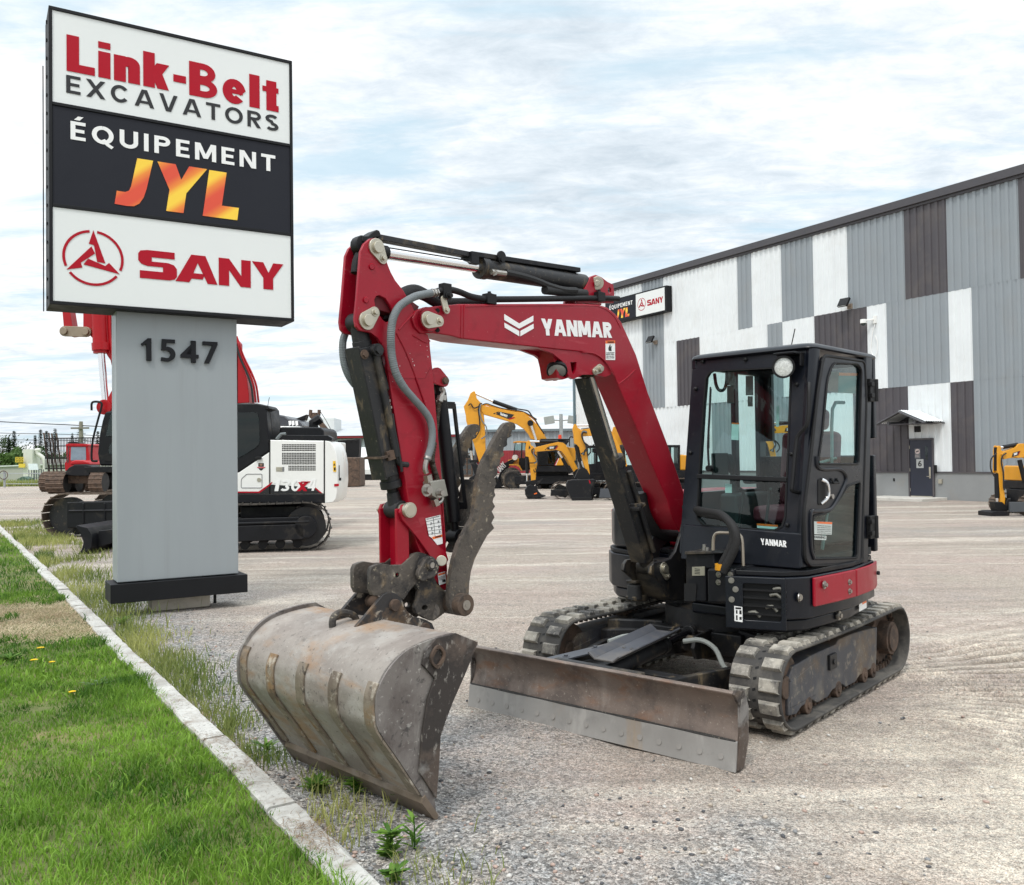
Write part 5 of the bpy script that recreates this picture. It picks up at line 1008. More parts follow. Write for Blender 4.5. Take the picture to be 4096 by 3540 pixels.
scm = M('side_cutter_steel', lin(92, 80, 72), .6, .25, var=.3, vs=5, bump=.3, bs=40, spots=[(lin(46, 44, 44), 3, .46, .56, .75), (lin(196, 190, 180), 34, .58, .66, .5, (1, 1, .5)), (lin(150, 146, 142), 3.2, .52, .62, .7)])
for a_, b_ in ((hk+.002, hk+.016), (hf-.016, hf-.003)): MB().prism(sc_, FB, a_, b_).build('side_cutter', scm, bucket, .004)
mb = MB(); lug = rpoly(BP(Z5, [(1430, 600), (1500, 470), (1570, 560), (1500, 690)], hk), .05); lug2 = rpoly(BP(Z5, [(1455, 605), (1505, 510), (1545, 565), (1495, 650)], hk), .03); plate(mb, lug, [lug2], FB, hk+.016, hk+.03); mb.build('side_cutter_boss', rusty, bucket, .003)
i0 = min(range(len(prof)), key=lambda i: abs(prof[i][1]-.70)+(0 if i > 8 else .0))
strip_ = [p for p in prof if .11 < p[1] < .71 and p[0] > -2.62]; stm_ = M('wear_strip_steel', lin(132, 120, 106), .6, .3, var=.3, vs=6, spots=[(lin(146, 108, 60), 4, .52, .64, .7), (lin(92, 80, 70), 5, .5, .62, .7), (lin(206, 198, 184), 14, .56, .66, .6), (lin(44, 42, 42), 22, .58, .66, .7)], bump=.3)
for nn in (.628, .342, .056, -.23, -.512):
    MB().prism([tuple(p) for p in inset(strip_, -.012)]+strip_[::-1], FB, nn-.036, nn+.036).build('wear_strip', stm_, bucket, .003)
lp = Vector(prof[0]); dr_ = (Vector(prof[2])-lp).normalized(); nr_ = Vector((-dr_.y, dr_.x)); nr_ = nr_ if nr_.dot(lp-cen) > 0 else -nr_
ledge = [lp-dr_*.0, lp+dr_*.02+nr_*.016, lp+dr_*.135+nr_*.022, lp+dr_*.155+nr_*.004, lp+dr_*.155-nr_*.015, lp+dr_*.02-nr_*.015]
MB().prism([tuple(p) for p in ledge], FB, hf-.006, hk+.006).build('cutting_edge', M('cutting_edge_steel', lin(120, 106, 92), .5, .4, var=.25, vs=5, spots=[(lin(150, 144, 138), 3, .5, .65, .6), (lin(70, 62, 58), 8, .58, .7, .6)], bump=.2), bucket, .003)
ear_o = [(870, 450), (1000, 300), (1135, 140), (1165, 125), (1195, 122), (1240, 140), (1270, 175), (1285, 225), (1310, 265), (1350, 295), (1440, 320), (1485, 345), (1502, 385), (1500, 425), (1400, 470), (1200, 420), (1000, 440)]
he = .12
earm = M('bucket_ear_steel', lin(50, 48, 48), .55, .2, var=.3, spots=[(lin(190, 180, 165), 12, .56, .62, .8, (1, .6, 1)), (lin(128, 100, 72), 5, .52, .64, .6)], bump=.3)
eo = BP(Z5, ear_o, he)
for nn in (he-.022, -he): MB().prism(eo, FB, nn, nn+.022).build('bucket_ear', earm, bucket, .004)
c_ = BP(Z5, [(1210, 215)], he)[0]; mb = MB(); mb.cyl(FB(*c_, -he-.01), FB(*c_, he+.02), .032, n=20); c2_ = BP(Z5, [(1430, 380)], he)[0]; mb.cyl(FB(*c2_, -he-.01), FB(*c2_, he+.012), .03, n=20); mb.build_each('bucket_pin', rusty, bucket, .004)
mb = MB(); q = [bpt(Z5, x, y, -.02) for x, y in ((775, 420), (770, 330), (800, 280), (850, 268), (920, 290), (940, 330), (920, 370))]; mb.tube(q, .019, 8, sub=4); mb.build('lifting_eye', brownsteel, bucket)

# ---- swing bracket carrying the boom
SB = MB(); so_ = BP(Z9, [(690, 650), (725, 540), (755, 460), (800, 420), (845, 432), (866, 490), (866, 630), (840, 700), (770, 780), (750, 900), (738, 1272), (640, 1292), (575, 1250), (530, 1130), (450, 1060), (388, 1010), (398, 935), (430, 890), (520, 880), (600, 850), (650, 780)], .135)
hs_ = .135
for nn in (hs_-.03, -hs_): SB.prism(so_, FB, nn, nn+.03)
bp2 = BP(Z9, [(560, 900), (745, 860), (738, 1272), (640, 1292), (575, 1250), (530, 1130), (500, 1000)], .135); SB.prism(bp2, FB, -hs_+.03, hs_-.03); sbr = SB.build('swing_bracket', blk_w, EXC, .01)
mb = MB(); pinplate(mb, *BP(Z9, [(830, 510), (838, 610)], hs_), .05, .04, hs_); mb.build('pin_keeper', zinc, sbr, .003); mb = MB(); pinplate(mb, *BP(Z9, [(518, 955), (548, 1030)], hs_), .045, .032, hs_); mb.build('pin_keeper', zinc, sbr, .003)
mb = MB(); cpost = BP(Z9, [(660, 1100)], 0)[0]; cc = E(cpost[0]-.12, NB0, 0); mb.cyl(cc+Vector((0, 0, .56)), cc+Vector((0, 0, .98)), .13, n=24); mb.build('swing_post', blk_w, sbr, .01)
mb = MB(); mb.prism(BP(Z9, [(240, 890), (280, 860), (350, 900), (360, 1000), (330, 1060), (320, 1150), (360, 1230), (280, 1290), (170, 1285), (160, 1240), (270, 1220), (285, 1130), (285, 1085), (170, 1110), (168, 1075), (260, 1062), (270, 1000), (240, 950)], -hs_), FB, -hs_-.03, -hs_+.06); mb.build('bump_arm', blk_w, sbr, .008)
mb = MB(); q = bpt(Z9, 222, 1120, -.12); mb.cyl(q, q+Vector((0, 0, -.11)), .05, .058, 18); mb.build('rubber_bumper', hose, sbr, .008)
# boom cylinder
PH, PI_ = bpt(Z3, 1745, 955, hb), bpt(Z9, 518, 955, hs_); PH.y = PI_.y = E(0, NB0, 0).y; ax = (PI_-PH).normalized(); ln = (PI_-PH).length; fw = Vector((0, 1, 0)).cross(ax); fw = fw if fw.x > 0 else -fw; fc = Matrix((ax, Vector((0, 1, 0)), fw)).transposed()
mb = MB(); mb.cyl(PH+ax*(ln*.44), PI_-ax*.06, .06, n=24); mb.cyl(PH+ax*(ln*.42), PH+ax*(ln*.47), .067, n=24); mb.cyl(PI_-ax*.08, PI_, .055, .05, 18); mb.cyl(PI_-Vector((0, .07, 0)), PI_+Vector((0, .07, 0)), .055, n=18); BCY = mb.build('boom_cylinder', blk_w, EXC, .004); MB().cyl(PH-Vector((0, .05, 0)), PH+Vector((0, .05, 0)), .045, n=18).build('rod_eye', blk_w, BCY, .004)
MB().cyl(PH+ax*.02, PH+ax*(ln*.45), .032, n=22).build('cylinder_rod', M('dull_rod', lin(170, 166, 158), .3, .9), BCY)
mb = MB(); mb.box(PH+ax*(ln*.48)+fw*.078, (ln*.93, .13, .02), fc); mb.box(PH+ax*(ln*.48)+fw*.045-Vector((0, .062, 0)), (ln*.9, .014, .07), fc); mb.build('cylinder_guard', blk_w, BCY, .004)
mb = MB(); mb.cyl(PH+ax*(ln*.5)+Vector((0, .075, 0))-fw*.02, PI_-ax*.12+Vector((0, .075, 0))-fw*.02, .02, n=10); mb.cyl(PH+ax*(ln*.66)+fw*.03, PH+ax*(ln*.66)+Vector((0, .14, 0))+fw*.03, .018, n=10); mb.box(PH+ax*(ln*.665)+fw*.03+Vector((0, .08, 0)), (.02, .12, .09), fc); mb.build('hydraulic_line', blk_w, BCY, .002)

# ---- upper structure
foot = [(-5.30, -3.02), (-4.93, -2.98), (-5.05, -2.68), (-5.2, -2.585), (-5.8, -2.56), (-6.3, -2.64), (-6.58, -2.86), (-6.76, -3.2), (-6.82, -3.6), (-6.76, -4.0), (-6.58, -4.34), (-6.3, -4.56), (-5.8, -4.64), (-5.72, -4.60), (-5.56, -4.44), (-5.46, -4.16), (-5.76, -4.14), (-5.72, -3.56), (-5.30, -3.54)]
FT = lambda a, b, d: E(a, b, d)
body = MB().prism(foot, FT, .66, .925).build('upper_body', navy_p, EXC, .012)
MB().prism([(a*.985+U0*.015, b*.985+N0*.015) for a, b in foot], FT, .928, .96).build('deck_plate', blk_p, body, .006)
low = [(U0+(a-U0)*.96, N0+(b-N0)*.96) for a, b in foot]
MB().prism(low, FT, .575, .657).build('lower_skirt', navy_p, body, .02)
MB().cyl(E(U0, N0, .42), E(U0, N0, .58), .42, n=40).build('slew_ring', blk_w, EXC)
def wallstrip(pts, z0, z1, off, th=.02):
    P = [Vector(p) for p in pts]; o = []; i_ = []
    for k, p in enumerate(P):
        t = (P[min(k+1, len(P)-1)]-P[max(k-1, 0)]).normalized(); nn = Vector((t.y, -t.x)); nn = nn if nn.dot(p-Vector((U0, N0))) > 0 else -nn
        o.append(p+nn*(off+th)); i_.append(p+nn*off)
    R = [[E(a.x, a.y, z0), E(b.x, b.y, z0), E(b.x, b.y, z1), E(a.x, a.y, z1)] for a, b in zip(o, i_)]
    return MB().loft(R)
def arc(u_, n_, k=8): return [(u_[0]+(u_[1]-u_[0])*i/k, n_[0]+(n_[1]-n_[0])*i/k) for i in range(k+1)]
ls = [(-5.215, -2.58), (-5.5, -2.562), (-5.765, -2.558)]; ls2 = [(-5.775, -2.558), (-6.0, -2.578), (-6.2, -2.61), (-6.34, -2.66)]
cv = wallstrip(ls, .735, .918, .002, .022).build('red_side_cover', red_p, body, .01); cv2 = wallstrip(ls2, .735, .918, .002, .022).build('red_side_cover', red_p, body, .01)
mb = MB(); mb.cyl(E(-6.26, -2.60, .84), E(-6.26, -2.585, .84), .014, n=14); mb.build('lock_hole', dark_in, cv2)
for par, bl in ((cv, ((-5.31, .865), (-5.66, .845), (-5.66, .785))), ):
    mb = MB()
    for u_, z_ in bl: mb.cyl(E(u_, -2.541, z_), E(u_, -2.537, z_), .026, n=20); hexbolt(mb, E(u_, -2.537, z_), (0, 1, 0), .013)
    mb.build_each('cover_bolt', steel, par)
mb = MB()
for u_, z_ in ((-5.62, .625),): mb.cyl(E(u_, -2.60, z_), E(u_, -2.588, z_), .03, n=18); hexbolt(mb, E(u_, -2.588, z_), (0, 1, 0), .016)
mb.build('skirt_bolt', steel, body)
mb = MB(); q = .002; mb.prism([(-5.98, .60), (-6.17, .60), (-6.17, .655), (-5.98, .655)], lambda a, b, d: E(a, -2.615+d-(a+5.98)*-.16, b), 0, .003, 0); mb.prism([(-6.06, .638), (-6.165, .638), (-6.165, .653), (-6.06, .653)], lambda a, b, d: E(a, -2.615+d-(a+5.98)*-.16, b), .003, .004, 1); mb.build('warning_decal', [white_v, orange_v], body, smooth=False)
# front left corner panel with slotted vent
A1, B1 = E(-4.925, -2.99, 0), E(-5.055, -2.665, 0); dx_ = (B1-A1); lnf = dx_.length; dx_ = dx_.normalized(); nf_ = Vector((-dx_.y, dx_.x, 0)); nf_ = nf_ if nf_.x > 0 else -nf_
fr = lambda a, b, d: A1+dx_*a+Vector((0, 0, b))+nf_*d
mb = MB(); plate(mb, [(-.02, .60), (lnf+.0, .60), (lnf+.0, .925), (-.02, .925)], [rrect(.09, .655, lnf-.03, .885, .015, 3)], fr, .006, .03); fp = mb.build('vent_panel', navy_p, body, .005)
mb = MB(); mb.prism([(.08, .64), (lnf-.02, .64), (lnf-.02, .895), (.08, .895)], fr, .001, .004); mb.build('vent_recess', dark_in, fp)
mb = MB()
for k in range(4): mb.prism([(.085, .69+k*.05), (lnf-.025, .687+k*.05), (lnf-.025, .699+k*.05), (.085, .702+k*.05)], fr, .012, .026)
mb.build_each('vent_slat', blk_s, fp)
mb = MB(); r = random.Random(2)
for k in range(4): x = r.uniform(.11, lnf-.07); y = r.uniform(.68, .86); mb.tube([fr(x, y, .006), fr(x+.04, y+.01, .01), fr(x+.07, y-.02, .008)], .012, 8, sub=2)
mb.build_each('valve_part', M('valve_metal', lin(120, 118, 110), .5, .5), fp)
mb = MB()
for x, y in ((.02, .90), (.045, .845), (.02, .78)): hexbolt(mb, fr(x, y, .03), nf_, .012)
mb.build_each('panel_bolt', steel, fp)
mb = MB(); hexbolt(mb, E(-5.125, -2.615, .80), (.5, 1, 0), .014); mb.cyl(E(-5.12, -2.618, .80), E(-5.122, -2.612, .80), .03, n=16); mb.build('corner_bolt', steel, body)
mb = MB(); mb.prism([(.035, .645), (.085, .64), (.085, .735), (.035, .74)], fr, .03, .032, 0)
for x, y, a, b in ((.042, .72, .036, .012), (.045, .692, .01, .022), (.066, .69, .014, .024), (.045, .652, .01, .03), (.066, .655, .014, .018)): mb.prism([(x, y), (x+a, y), (x+a, y+b), (x, y+b)], fr, .032, .033, 1)
mb.build('lift_decal', [white_v, black_v], fp, smooth=False)
# blocks between swing post and vent panel
mb = MB(); q = UP(Z9, [(748, 800), (1040, 800), (1040, 880), (1075, 960), (955, 960), (955, 1300), (748, 1290)], -5.0); mb.prism(q, lambda a, b, d: E(-5.0+d, a, b), -.5, 0); cb = mb.build('valve_housing', blk_p, body, .012)
mb = MB(); q = UP(Z9, [(960, 955), (1235, 958), (1240, 1320), (968, 1318)], -4.92); mb.prism(q, lambda a, b, d: E(-4.92+d, a, b), -.4, 0); cb2 = mb.build('step_box', blk_p, body, .02)
mb = MB()
for x, y in ((1087, 1018), (1210, 1020), (1085, 1096), (1210, 1097)): a, b = UP(Z9, [(x, y)], -4.92)[0]; hexbolt(mb, E(-4.92, a, b), (1, 0, 0), .012)
mb.build_each('box_bolt', steel, cb2)
mb = MB(); q = UP(Z9, [(817, 940), (945, 935), (946, 1028), (817, 1030)], -4.998); mb.prism(q, lambda a, b, d: E(-4.998+d, a, b), 0, .003, 0); 
for k in range(4): a, b = UP(Z9, [(838, 960+k*16)], -4.99)[0]; mb.box(E(-4.994, a+.02, b), (.002, .04, .004), m=1)
mb.build('maker_plate', [zinc, black_v], cb, smooth=False)
mb = MB(); q = UP(Z9, [(735, 1110), (850, 1105), (862, 1140), (850, 1290), (735, 1290)], -4.996); mb.prism(q, lambda a, b, d: E(-4.996+d, a, b), 0, .002); mb.build('access_hole', dark_in, cb)
mb = MB(); q = UP(Z9, [(755, 780), (1050, 780), (1130, 790), (1130, 800), (755, 812)], -5.0)
mb.prism(q, lambda a, b, d: E(-5.0+d, a, b), -.3, .02); mb.build('housing_lid', blk_w, cb, .004)
mb = MB()
for x, y in ((940, 740), (935, 775), (970, 770)): a, b = UP(Z9, [(x, y)], -5.06)[0]; mb.cyl(E(-5.06, a, b-.02), E(-5.06, a, b+.02), .012, n=8)
mb.build_each('lid_bolt', steel, cb)
mb = MB(); mb.tube([E(-4.99, a, b) for a, b in UP(Z9, [(1030, 770), (1032, 680), (1045, 620), (1080, 592), (1180, 592), (1270, 598), (1310, 625), (1328, 690), (1338, 930)], -4.99)], .011, 8, sub=3); mb.build('grab_rail', M('brushed_rail', lin(170, 160, 146), .35, .8), body)
wrap = M('hose_wrap', lin(27, 26, 26), .8, var=.3, bump=.5, bs=35)
mb = MB(); pl_ = [(745, 330), (840, 350), (950, 375), (1080, 395), (1170, 450), (1225, 540), (1235, 660), (1190, 790), (1130, 900), (1110, 960)]
uu = [-5.42, -5.3, -5.16, -5.05, -4.99, -4.96, -4.95, -4.94, -4.93, -4.93]
for k, off in enumerate((0, .05)):
    P_ = []
    for (x, y), u_ in zip(pl_, uu): a, b = UP(Z9, [(x, y)], u_)[0]; P_.append(E(u_+(.012 if k else 0), a+off*.55*(1 if k else 1), b-off*.35))
    mb.tube(P_, .027, 10, sub=4)
mb.build('boom_hose', wrap, body)
mb = MB(); a, b = UP(Z9, [(1108, 940)], -4.93)[0]; mb.cyl(E(-4.93, a, b-.02), E(-4.93, a, b+.02), .038, n=10); mb.build('yellow_tie', yel_p, body)
mb = MB(); q = [bpt(Z9, x, y, .12) for x, y in ((775, 230), (745, 330), (735, 420), (700, 560), (690, 640))]; mb.tube(q, .009, 6, sub=3); mb.cyl(bpt(Z9, 768, 360, .13), bpt(Z9, 768, 360, .16), .025, n=10); mb.build('control_cable', hose, body)
mb = MB(); mb.tube([bpt(Z9, x, y, -.12) for x, y in ((280, 180), (300, 300), (340, 430), (420, 560), (520, 610), (640, 620))], .05, 10, sub=4); mb.build('boom_hose', wrap, body)
# right hand hood behind the boom
rh = [(-5.50, -4.16), (-5.58, -4.42), (-5.74, -4.58), (-5.9, -4.62), (-6.3, -4.55), (-6.5, -4.36), (-6.5, -4.16)]
MB().prism(rh, FT, .962, 1.28).build('right_hood', navy_p, body, .04, 3); wallstrip([(-5.76, -4.58), (-5.95, -4.612), (-6.28, -4.555)], 1.0, 1.26, .0, .02).build('red_side_cover', red_p, body, .01)
MB().prism([(-6.42, -2.72), (-6.62, -2.95), (-6.76, -3.3), (-6.80, -3.6), (-6.76, -3.9), (-6.55, -4.15), (-5.9, -4.15), (-5.9, -3.58), (-6.42, -3.58)], FT, .962, 1.42).build('engine_hood', red_p, body, .05, 3)

# ---- cab
CAB0 = (-5.2, 0, .97); LEAN = .15
def FRP(Z, pts): return [(b, c) for a, b, c in EP(Z, pts, CAB0, (1, 0, LEAN))]
FF = lambda a, b, d: E(-5.2-LEAN*(b-.97)+d, a, b)                # windscreen plane: left, up, outward
NL, NR_ = -2.635, -3.555
FLs = lambda a, b, d: E(a, NL+d, b)                              # left (door) side
cabm = MB(); fo = rpoly([(NR_, 1.0), (NL+.0, .985), (NL-.005, 2.382), (NR_+.005, 2.378)], [.03, .03, .06, .07], 4)
gi = FRP(Z7, [(700, 205), (1165, 182), (1195, 215), (1183, 560), (1160, 1120), (1140, 1180), (1085, 1208), (640, 1172), (600, 1130), (612, 860), (640, 420), (655, 250), (672, 220)])
plate(cabm, fo, [gi], FF, -.05, 0.)
# rounded left front post, roof, rear and right walls
zt = lambda: 2.395
def post(u0, u1, n_, z0, z1, r_, m=0):
    pass
R = []
for i in range(9):
    z_ = .98+(2.38-.98)*i/8; uf = -5.2-LEAN*(z_-.97); R.append([E(uf-.002, NL-.05, z_), E(uf+.012, NL-.02, z_), E(uf+.006, NL+.004, z_), E(uf-.018, NL+.016, z_), E(uf-.075, NL+.014, z_), E(uf-.075, NL-.04, z_), E(uf-.05, NL-.05, z_)])
cabm.loft(R)
cab = cabm.build('cab', navy_p, EXC, .006)
rf = rpoly([(-5.39, NR_-.01), (-5.39, NL+.015), (-6.40, NL+.01), (-6.40, NR_-.01)], .07, 4)
mb = MB(); R = []
for k, (zz_, ins) in enumerate(((2.372, .004), (2.382, -.006), (2.398, .0), (2.412, .02), (2.419, .06))):
    q = rpoly([(-5.385-ins, NR_-.01+ins), (-5.385-ins, NL+.018-ins), (-6.41+ins, NL+.012-ins), (-6.41+ins, NR_-.01+ins)], .08, 4); R.append([E(a, b, zz_+(.004 if a > -5.6 else 0)) for a, b in q])
mb.loft(R); roof = mb.build('cab_roof', navy_p, cab); mb = MB(); mb.prism(rpoly([(-5.5, -3.40), (-5.5, -2.80), (-6.3, -2.80), (-6.3, -3.40)], .05), FT, 2.418, 2.432); mb.build('roof_pad', navy_p, roof, .008)
mb = MB(); mb.box(E(-6.385, -3.1, 1.33), (.05, .9, .70)); mb.box(E(-6.385, -2.68, 2.1), (.05, .08, .6)); mb.box(E(-6.385, -3.5, 2.1), (.05, .1, .6)); mb.box(E(-6.385, -3.1, 2.36), (.05, .9, .06)); mb.build('rear_wall', navy_p, cab, .01)
mb = MB(); mb.box(E(-5.85, NR_+.02, 1.2), (1.1, .04, .46)); mb.box(E(-5.95, NR_+.02, 1.9), (.06, .04, 1.0)); mb.box(E(-6.33, NR_+.02, 1.9), (.1, .04, 1.0)); mb.box(E(-5.9, NR_+.02, 2.35), (1.0, .04, .07)); mb.build('right_wall', navy_p, cab, .008)
# front glass, split bar, seals
gl_in = [(a, b) for a, b in gi]; MB().prism(gl_in, FF, -.028, -.022).build('windscreen', gls, cab, smooth=False)
bar = FRP(Z7, [(606, 850), (1166, 869), (1166, 900), (606, 879)]); MB().prism(bar, FF, -.03, .012).build('windscreen_bar', blk_s, cab, .006)
g2 = [((a-sum(p[0] for p in gi)/len(gi))*.965+sum(p[0] for p in gi)/len(gi), (b-sum(p[1] for p in gi)/len(gi))*.985+sum(p[1] for p in gi)/len(gi)) for a, b in gi]
MB().frame(gi, g2, FF, -.02, .004).build('window_seal', blk_s, cab)
lowp = FRP(Z7, [(600, 1215), (1040, 1225), (1050, 1255), (1190, 1262), (1240, 1440), (880, 1430), (880, 1240), (600, 1240)])
MB().prism(rpoly([(NR_+.02, .965), (NL-.0, .965), (NL-.0, 1.19), (NR_+.02, 1.21)], .02), FF, -.03, .014).build('lower_panel', navy_p, cab, .012)
mb = MB(); a, b, c_ = FRP(Z7, [(1012, 1290), (1171, 1306), (1010, 1268)]); A_, B_, C_ = FF(*a, .016), FF(*b, .016), FF(*c_, .016); bar_text(mb, 'YANMAR', A_, B_-A_, C_-A_, (B_-A_).length, .042, .24, .002, 0, .1); mb.build('white_lettering', white_v, cab, smooth=False)
mb = MB()
for x, y in ((643, 150), (910, 138), (600, 320), (567, 718), (1228, 293), (1197, 727), (1170, 1168), (1120, 115)): a, b = FRP(Z7, [(x, y)])[0]; mb.loft([ring(FF(a, b, 0), (1, 0, 0), .014, 10), ring(FF(a, b, .016), (1, 0, 0), .013, 10), ring(FF(a, b, .022), (1, 0, 0), .006, 10)])
mb.build_each('rubber_stop', blk_s, cab)
# work lamp on the left front corner
a, b = FRP(Z7, [(1188, 190)])[0]; cL = FF(a, b, .09); axl = (UW*0+Vector((1, .28, -.05))).normalized(); mb = MB(); mb.loft([ring(cL-axl*.06, axl, .03, 24), ring(cL-axl*.045, axl, .055, 24), ring(cL, axl, .072, 24), ring(cL+axl*.02, axl, .074, 24), ring(cL+axl*.02, axl, .062, 24), ring(cL+axl*.012, axl, .06, 24)]); wlp = mb.build('work_lamp', blk_s, cab)
MB().loft([ring(cL+axl*.013, axl, .06, 24), ring(cL+axl*.016, axl, .04, 24), ring(cL+axl*.0175, axl, .012, 24)]).build('lens', M('clear_lamp_lens', lin(214, 216, 212), .25, .25, var=.2, vs=50, bump=.4, bs=45), wlp)
mb = MB(); mb.loft([ring(cL+axl*q, axl, w_, 24) for q, w_ in ((.0205, .0735), (.026, .0735), (.026, .0615), (.0205, .0615), (.0205, .0735))], caps=False); mb.build('bezel', blk_s, wlp)
mb = MB(); mb.box(cL+Vector((-.05, .015, .088)), (.16, .15, .014)); mb.box(cL+Vector((-.1, .085, .05)), (.1, .014, .09)); mb.build('lamp_bracket', blk_p, wlp, .004)
# grab handle on the front post, wiper, antenna
mb = MB(); mb.tube([FF(a, b, d) for (a, b), d in zip(FRP(Z7, [(1300, 300), (1325, 305), (1320, 520), (1265, 600), (1245, 660), (1225, 900), (1222, 950), (1240, 965)]), (.0, .05, .055, .05, .05, .055, .05, .0))], .014, 8, sub=4); mb.build('grab_handle', blk_s, cab)
mb = MB(); mb.tube([FF(a, b, .016) for a, b in FRP(Z7, [(688, 815), (680, 680), (690, 480), (697, 320)])], .008, 6, sub=2); mb.tube([FF(a, b, .02) for a, b in FRP(Z7, [(687, 690), (688, 560), (693, 430), (698, 310)])], .006, 6); a, b = FRP(Z7, [(688, 815)])[0]; mb.cyl(FF(a, b, -.01), FF(a, b, .03), .022, n=12); mb.build('wiper', blk_s, cab)
mb = MB(); mb.tube([E(-5.9, -3.05, 2.42), E(-5.93, -3.02, 2.60)], .004, 6); mb.build('antenna', blk_s, roof)
# door on the left side
DO = lambda pts: LP(Z7, pts, NL+.02)
do_ = rpoly(DO([(1385, 112), (1640, 150), (1650, 400), (1620, 1395), (1590, 1408), (1300, 1420), (1270, 1380), (1262, 1100), (1310, 700), (1350, 330)]), .05, 3)
up_ = rpoly(DO([(1440, 160), (1590, 163), (1618, 200), (1600, 790), (1345, 788), (1372, 600), (1404, 260)]), [.05, .03, .05, .03, .03, .0, .06], 4)
dn_ = rpoly(DO([(1312, 1112), (1400, 1092), (1440, 1062), (1530, 925), (1608, 895), (1590, 1372), (1318, 1378)]), .03, 4)
FD = lambda a, b, d: E(a, NL+.004+d, b)
mb = MB(); plate(mb, do_, [up_, dn_], FD, .0, .028); door = mb.build('door', navy_p, cab, .006)
for q in (up_, dn_): MB().prism(q, FD, .010, .016).build('door_glass', gls, door, smooth=False)
def loop_tube(q, r_, fr, d): return MB().tube([fr(a, b, d) for a, b in q+q[:2]], r_, 6)
for q in (up_, dn_): loop_tube(q, .008, FD, .03).build('glass_seal', blk_s, door)
loop_tube(do_, .012, FD, .024).build('door_seal', blk_s, door)
mb = MB(); mb.tube([FD(a, b, .03) for a, b in DO([(1335, 740), (1340, 800), (1380, 822), (1480, 822), (1520, 870), (1500, 940), (1440, 1050), (1400, 1078), (1330, 1082), (1298, 1100), (1300, 1300), (1320, 1378)])], .013, 8, sub=4); mb.build('door_moulding', navy_p, door)
hq = rpoly(DO([(1345, 880), (1392, 885), (1392, 1040), (1345, 1045)]), .02); MB().prism(hq, FD, .028, .032).build('handle_recess', dark_in, door)
mb = MB(); mb.tube([FD(a, b, d) for (a, b), d in zip(DO([(1368, 885), (1378, 905), (1384, 960), (1380, 1000), (1362, 1035)]), (.032, .055, .06, .055, .032))], .011, 8, sub=3); mb.build('door_handle', chrome, door)
a, b = DO([(1430, 990)])[0]; mb = MB(); mb.cyl(FD(a, b, .028), FD(a, b, .042), .017, n=14); mb.build('door_lock', steel, door)
mb = MB(); mb.tube([FD(a, b, d) for (a, b), d in zip(DO([(1428, 878), (1428, 905), (1460, 905), (1460, 878)]), (.03, .045, .045, .03))], .008, 6); mb.build('door_catch', blk_s, door)
mb = MB(); mb.prism(DO([(1320, 1145), (1445, 1150), (1442, 1228), (1320, 1225)]), FD, .0165, .0175, 0); mb.prism(DO([(1350, 1147), (1444, 1151), (1443, 1163), (1350, 1158)]), FD, .0175, .0185, 1); mb.prism(DO([(1318, 1230), (1410, 1236), (1408, 1262), (1318, 1258)]), FD, .0165, .0175, 0)
def dtext(mb, txt, p0, p1, ht, m): a, b = DO([p0, p1]); A_, B_ = FD(*a, .0178), FD(*b, .0178); mb.text(txt, A_, B_-A_, (0, 0, 1), (B_-A_).length, ht, .01, .001, 0, m)
dtext(mb, 'WARNING', (1325, 1250), (1403, 1254), .016, 2)
for k in range(5): dtext(mb, ('Avoid hazards when leaving', 'Lower attachment to ground', 'Set lock lever to locked', 'Stop engine, remove key', 'Read operation manual')[k], (1352, 1175+k*11), (1435, 1179+k*11), .006, 2)
mb.build('warning_decal', [M('decal_pale', lin(196, 204, 200), .4), orange_v, black_v], door, smooth=False)
mb = MB(); mb.prism(LP(Z7, [(1475, 218), (1590, 222), (1580, 350), (1472, 345)], NL-.01), FD, -.002, .0, 0); mb.prism(LP(Z7, [(1476, 219), (1590, 223), (1589, 240), (1475, 238)], NL-.01), FD, -.003, .0005, 1); mb.build('window_notice', [M('notice_back', lin(120, 130, 124), .6), orange_v], door, smooth=False)
hb_ = LP(Z7, [(1640, 110), (1690, 110), (1660, 1440), (1622, 1440)], NL); mb = MB(); mb.prism([(-6.12, .97), (-6.40, .97), (-6.41, 2.40), (-6.30, 2.40)] if 0 else hb_, FD, -.06, .012); mb.build('rear_post', navy_p, cab, .02)
for y in (330, 1180):
    mb = MB(); a, b = LP(Z7, [(1663, y)], NL)[0]; mb.box(E(a-.005, NL+.03, b), (.10, .03, .16)); mb.cyl(E(a-.05, NL+.045, b-.08), E(a-.05, NL+.045, b+.08), .016, n=10)
    for k in (-1, 1): mb.box(E(a+.03, NL+.045, b+k*.04), (.05, .03, .03))
    mb.build('door_hinge', blk_s, cab, .004)
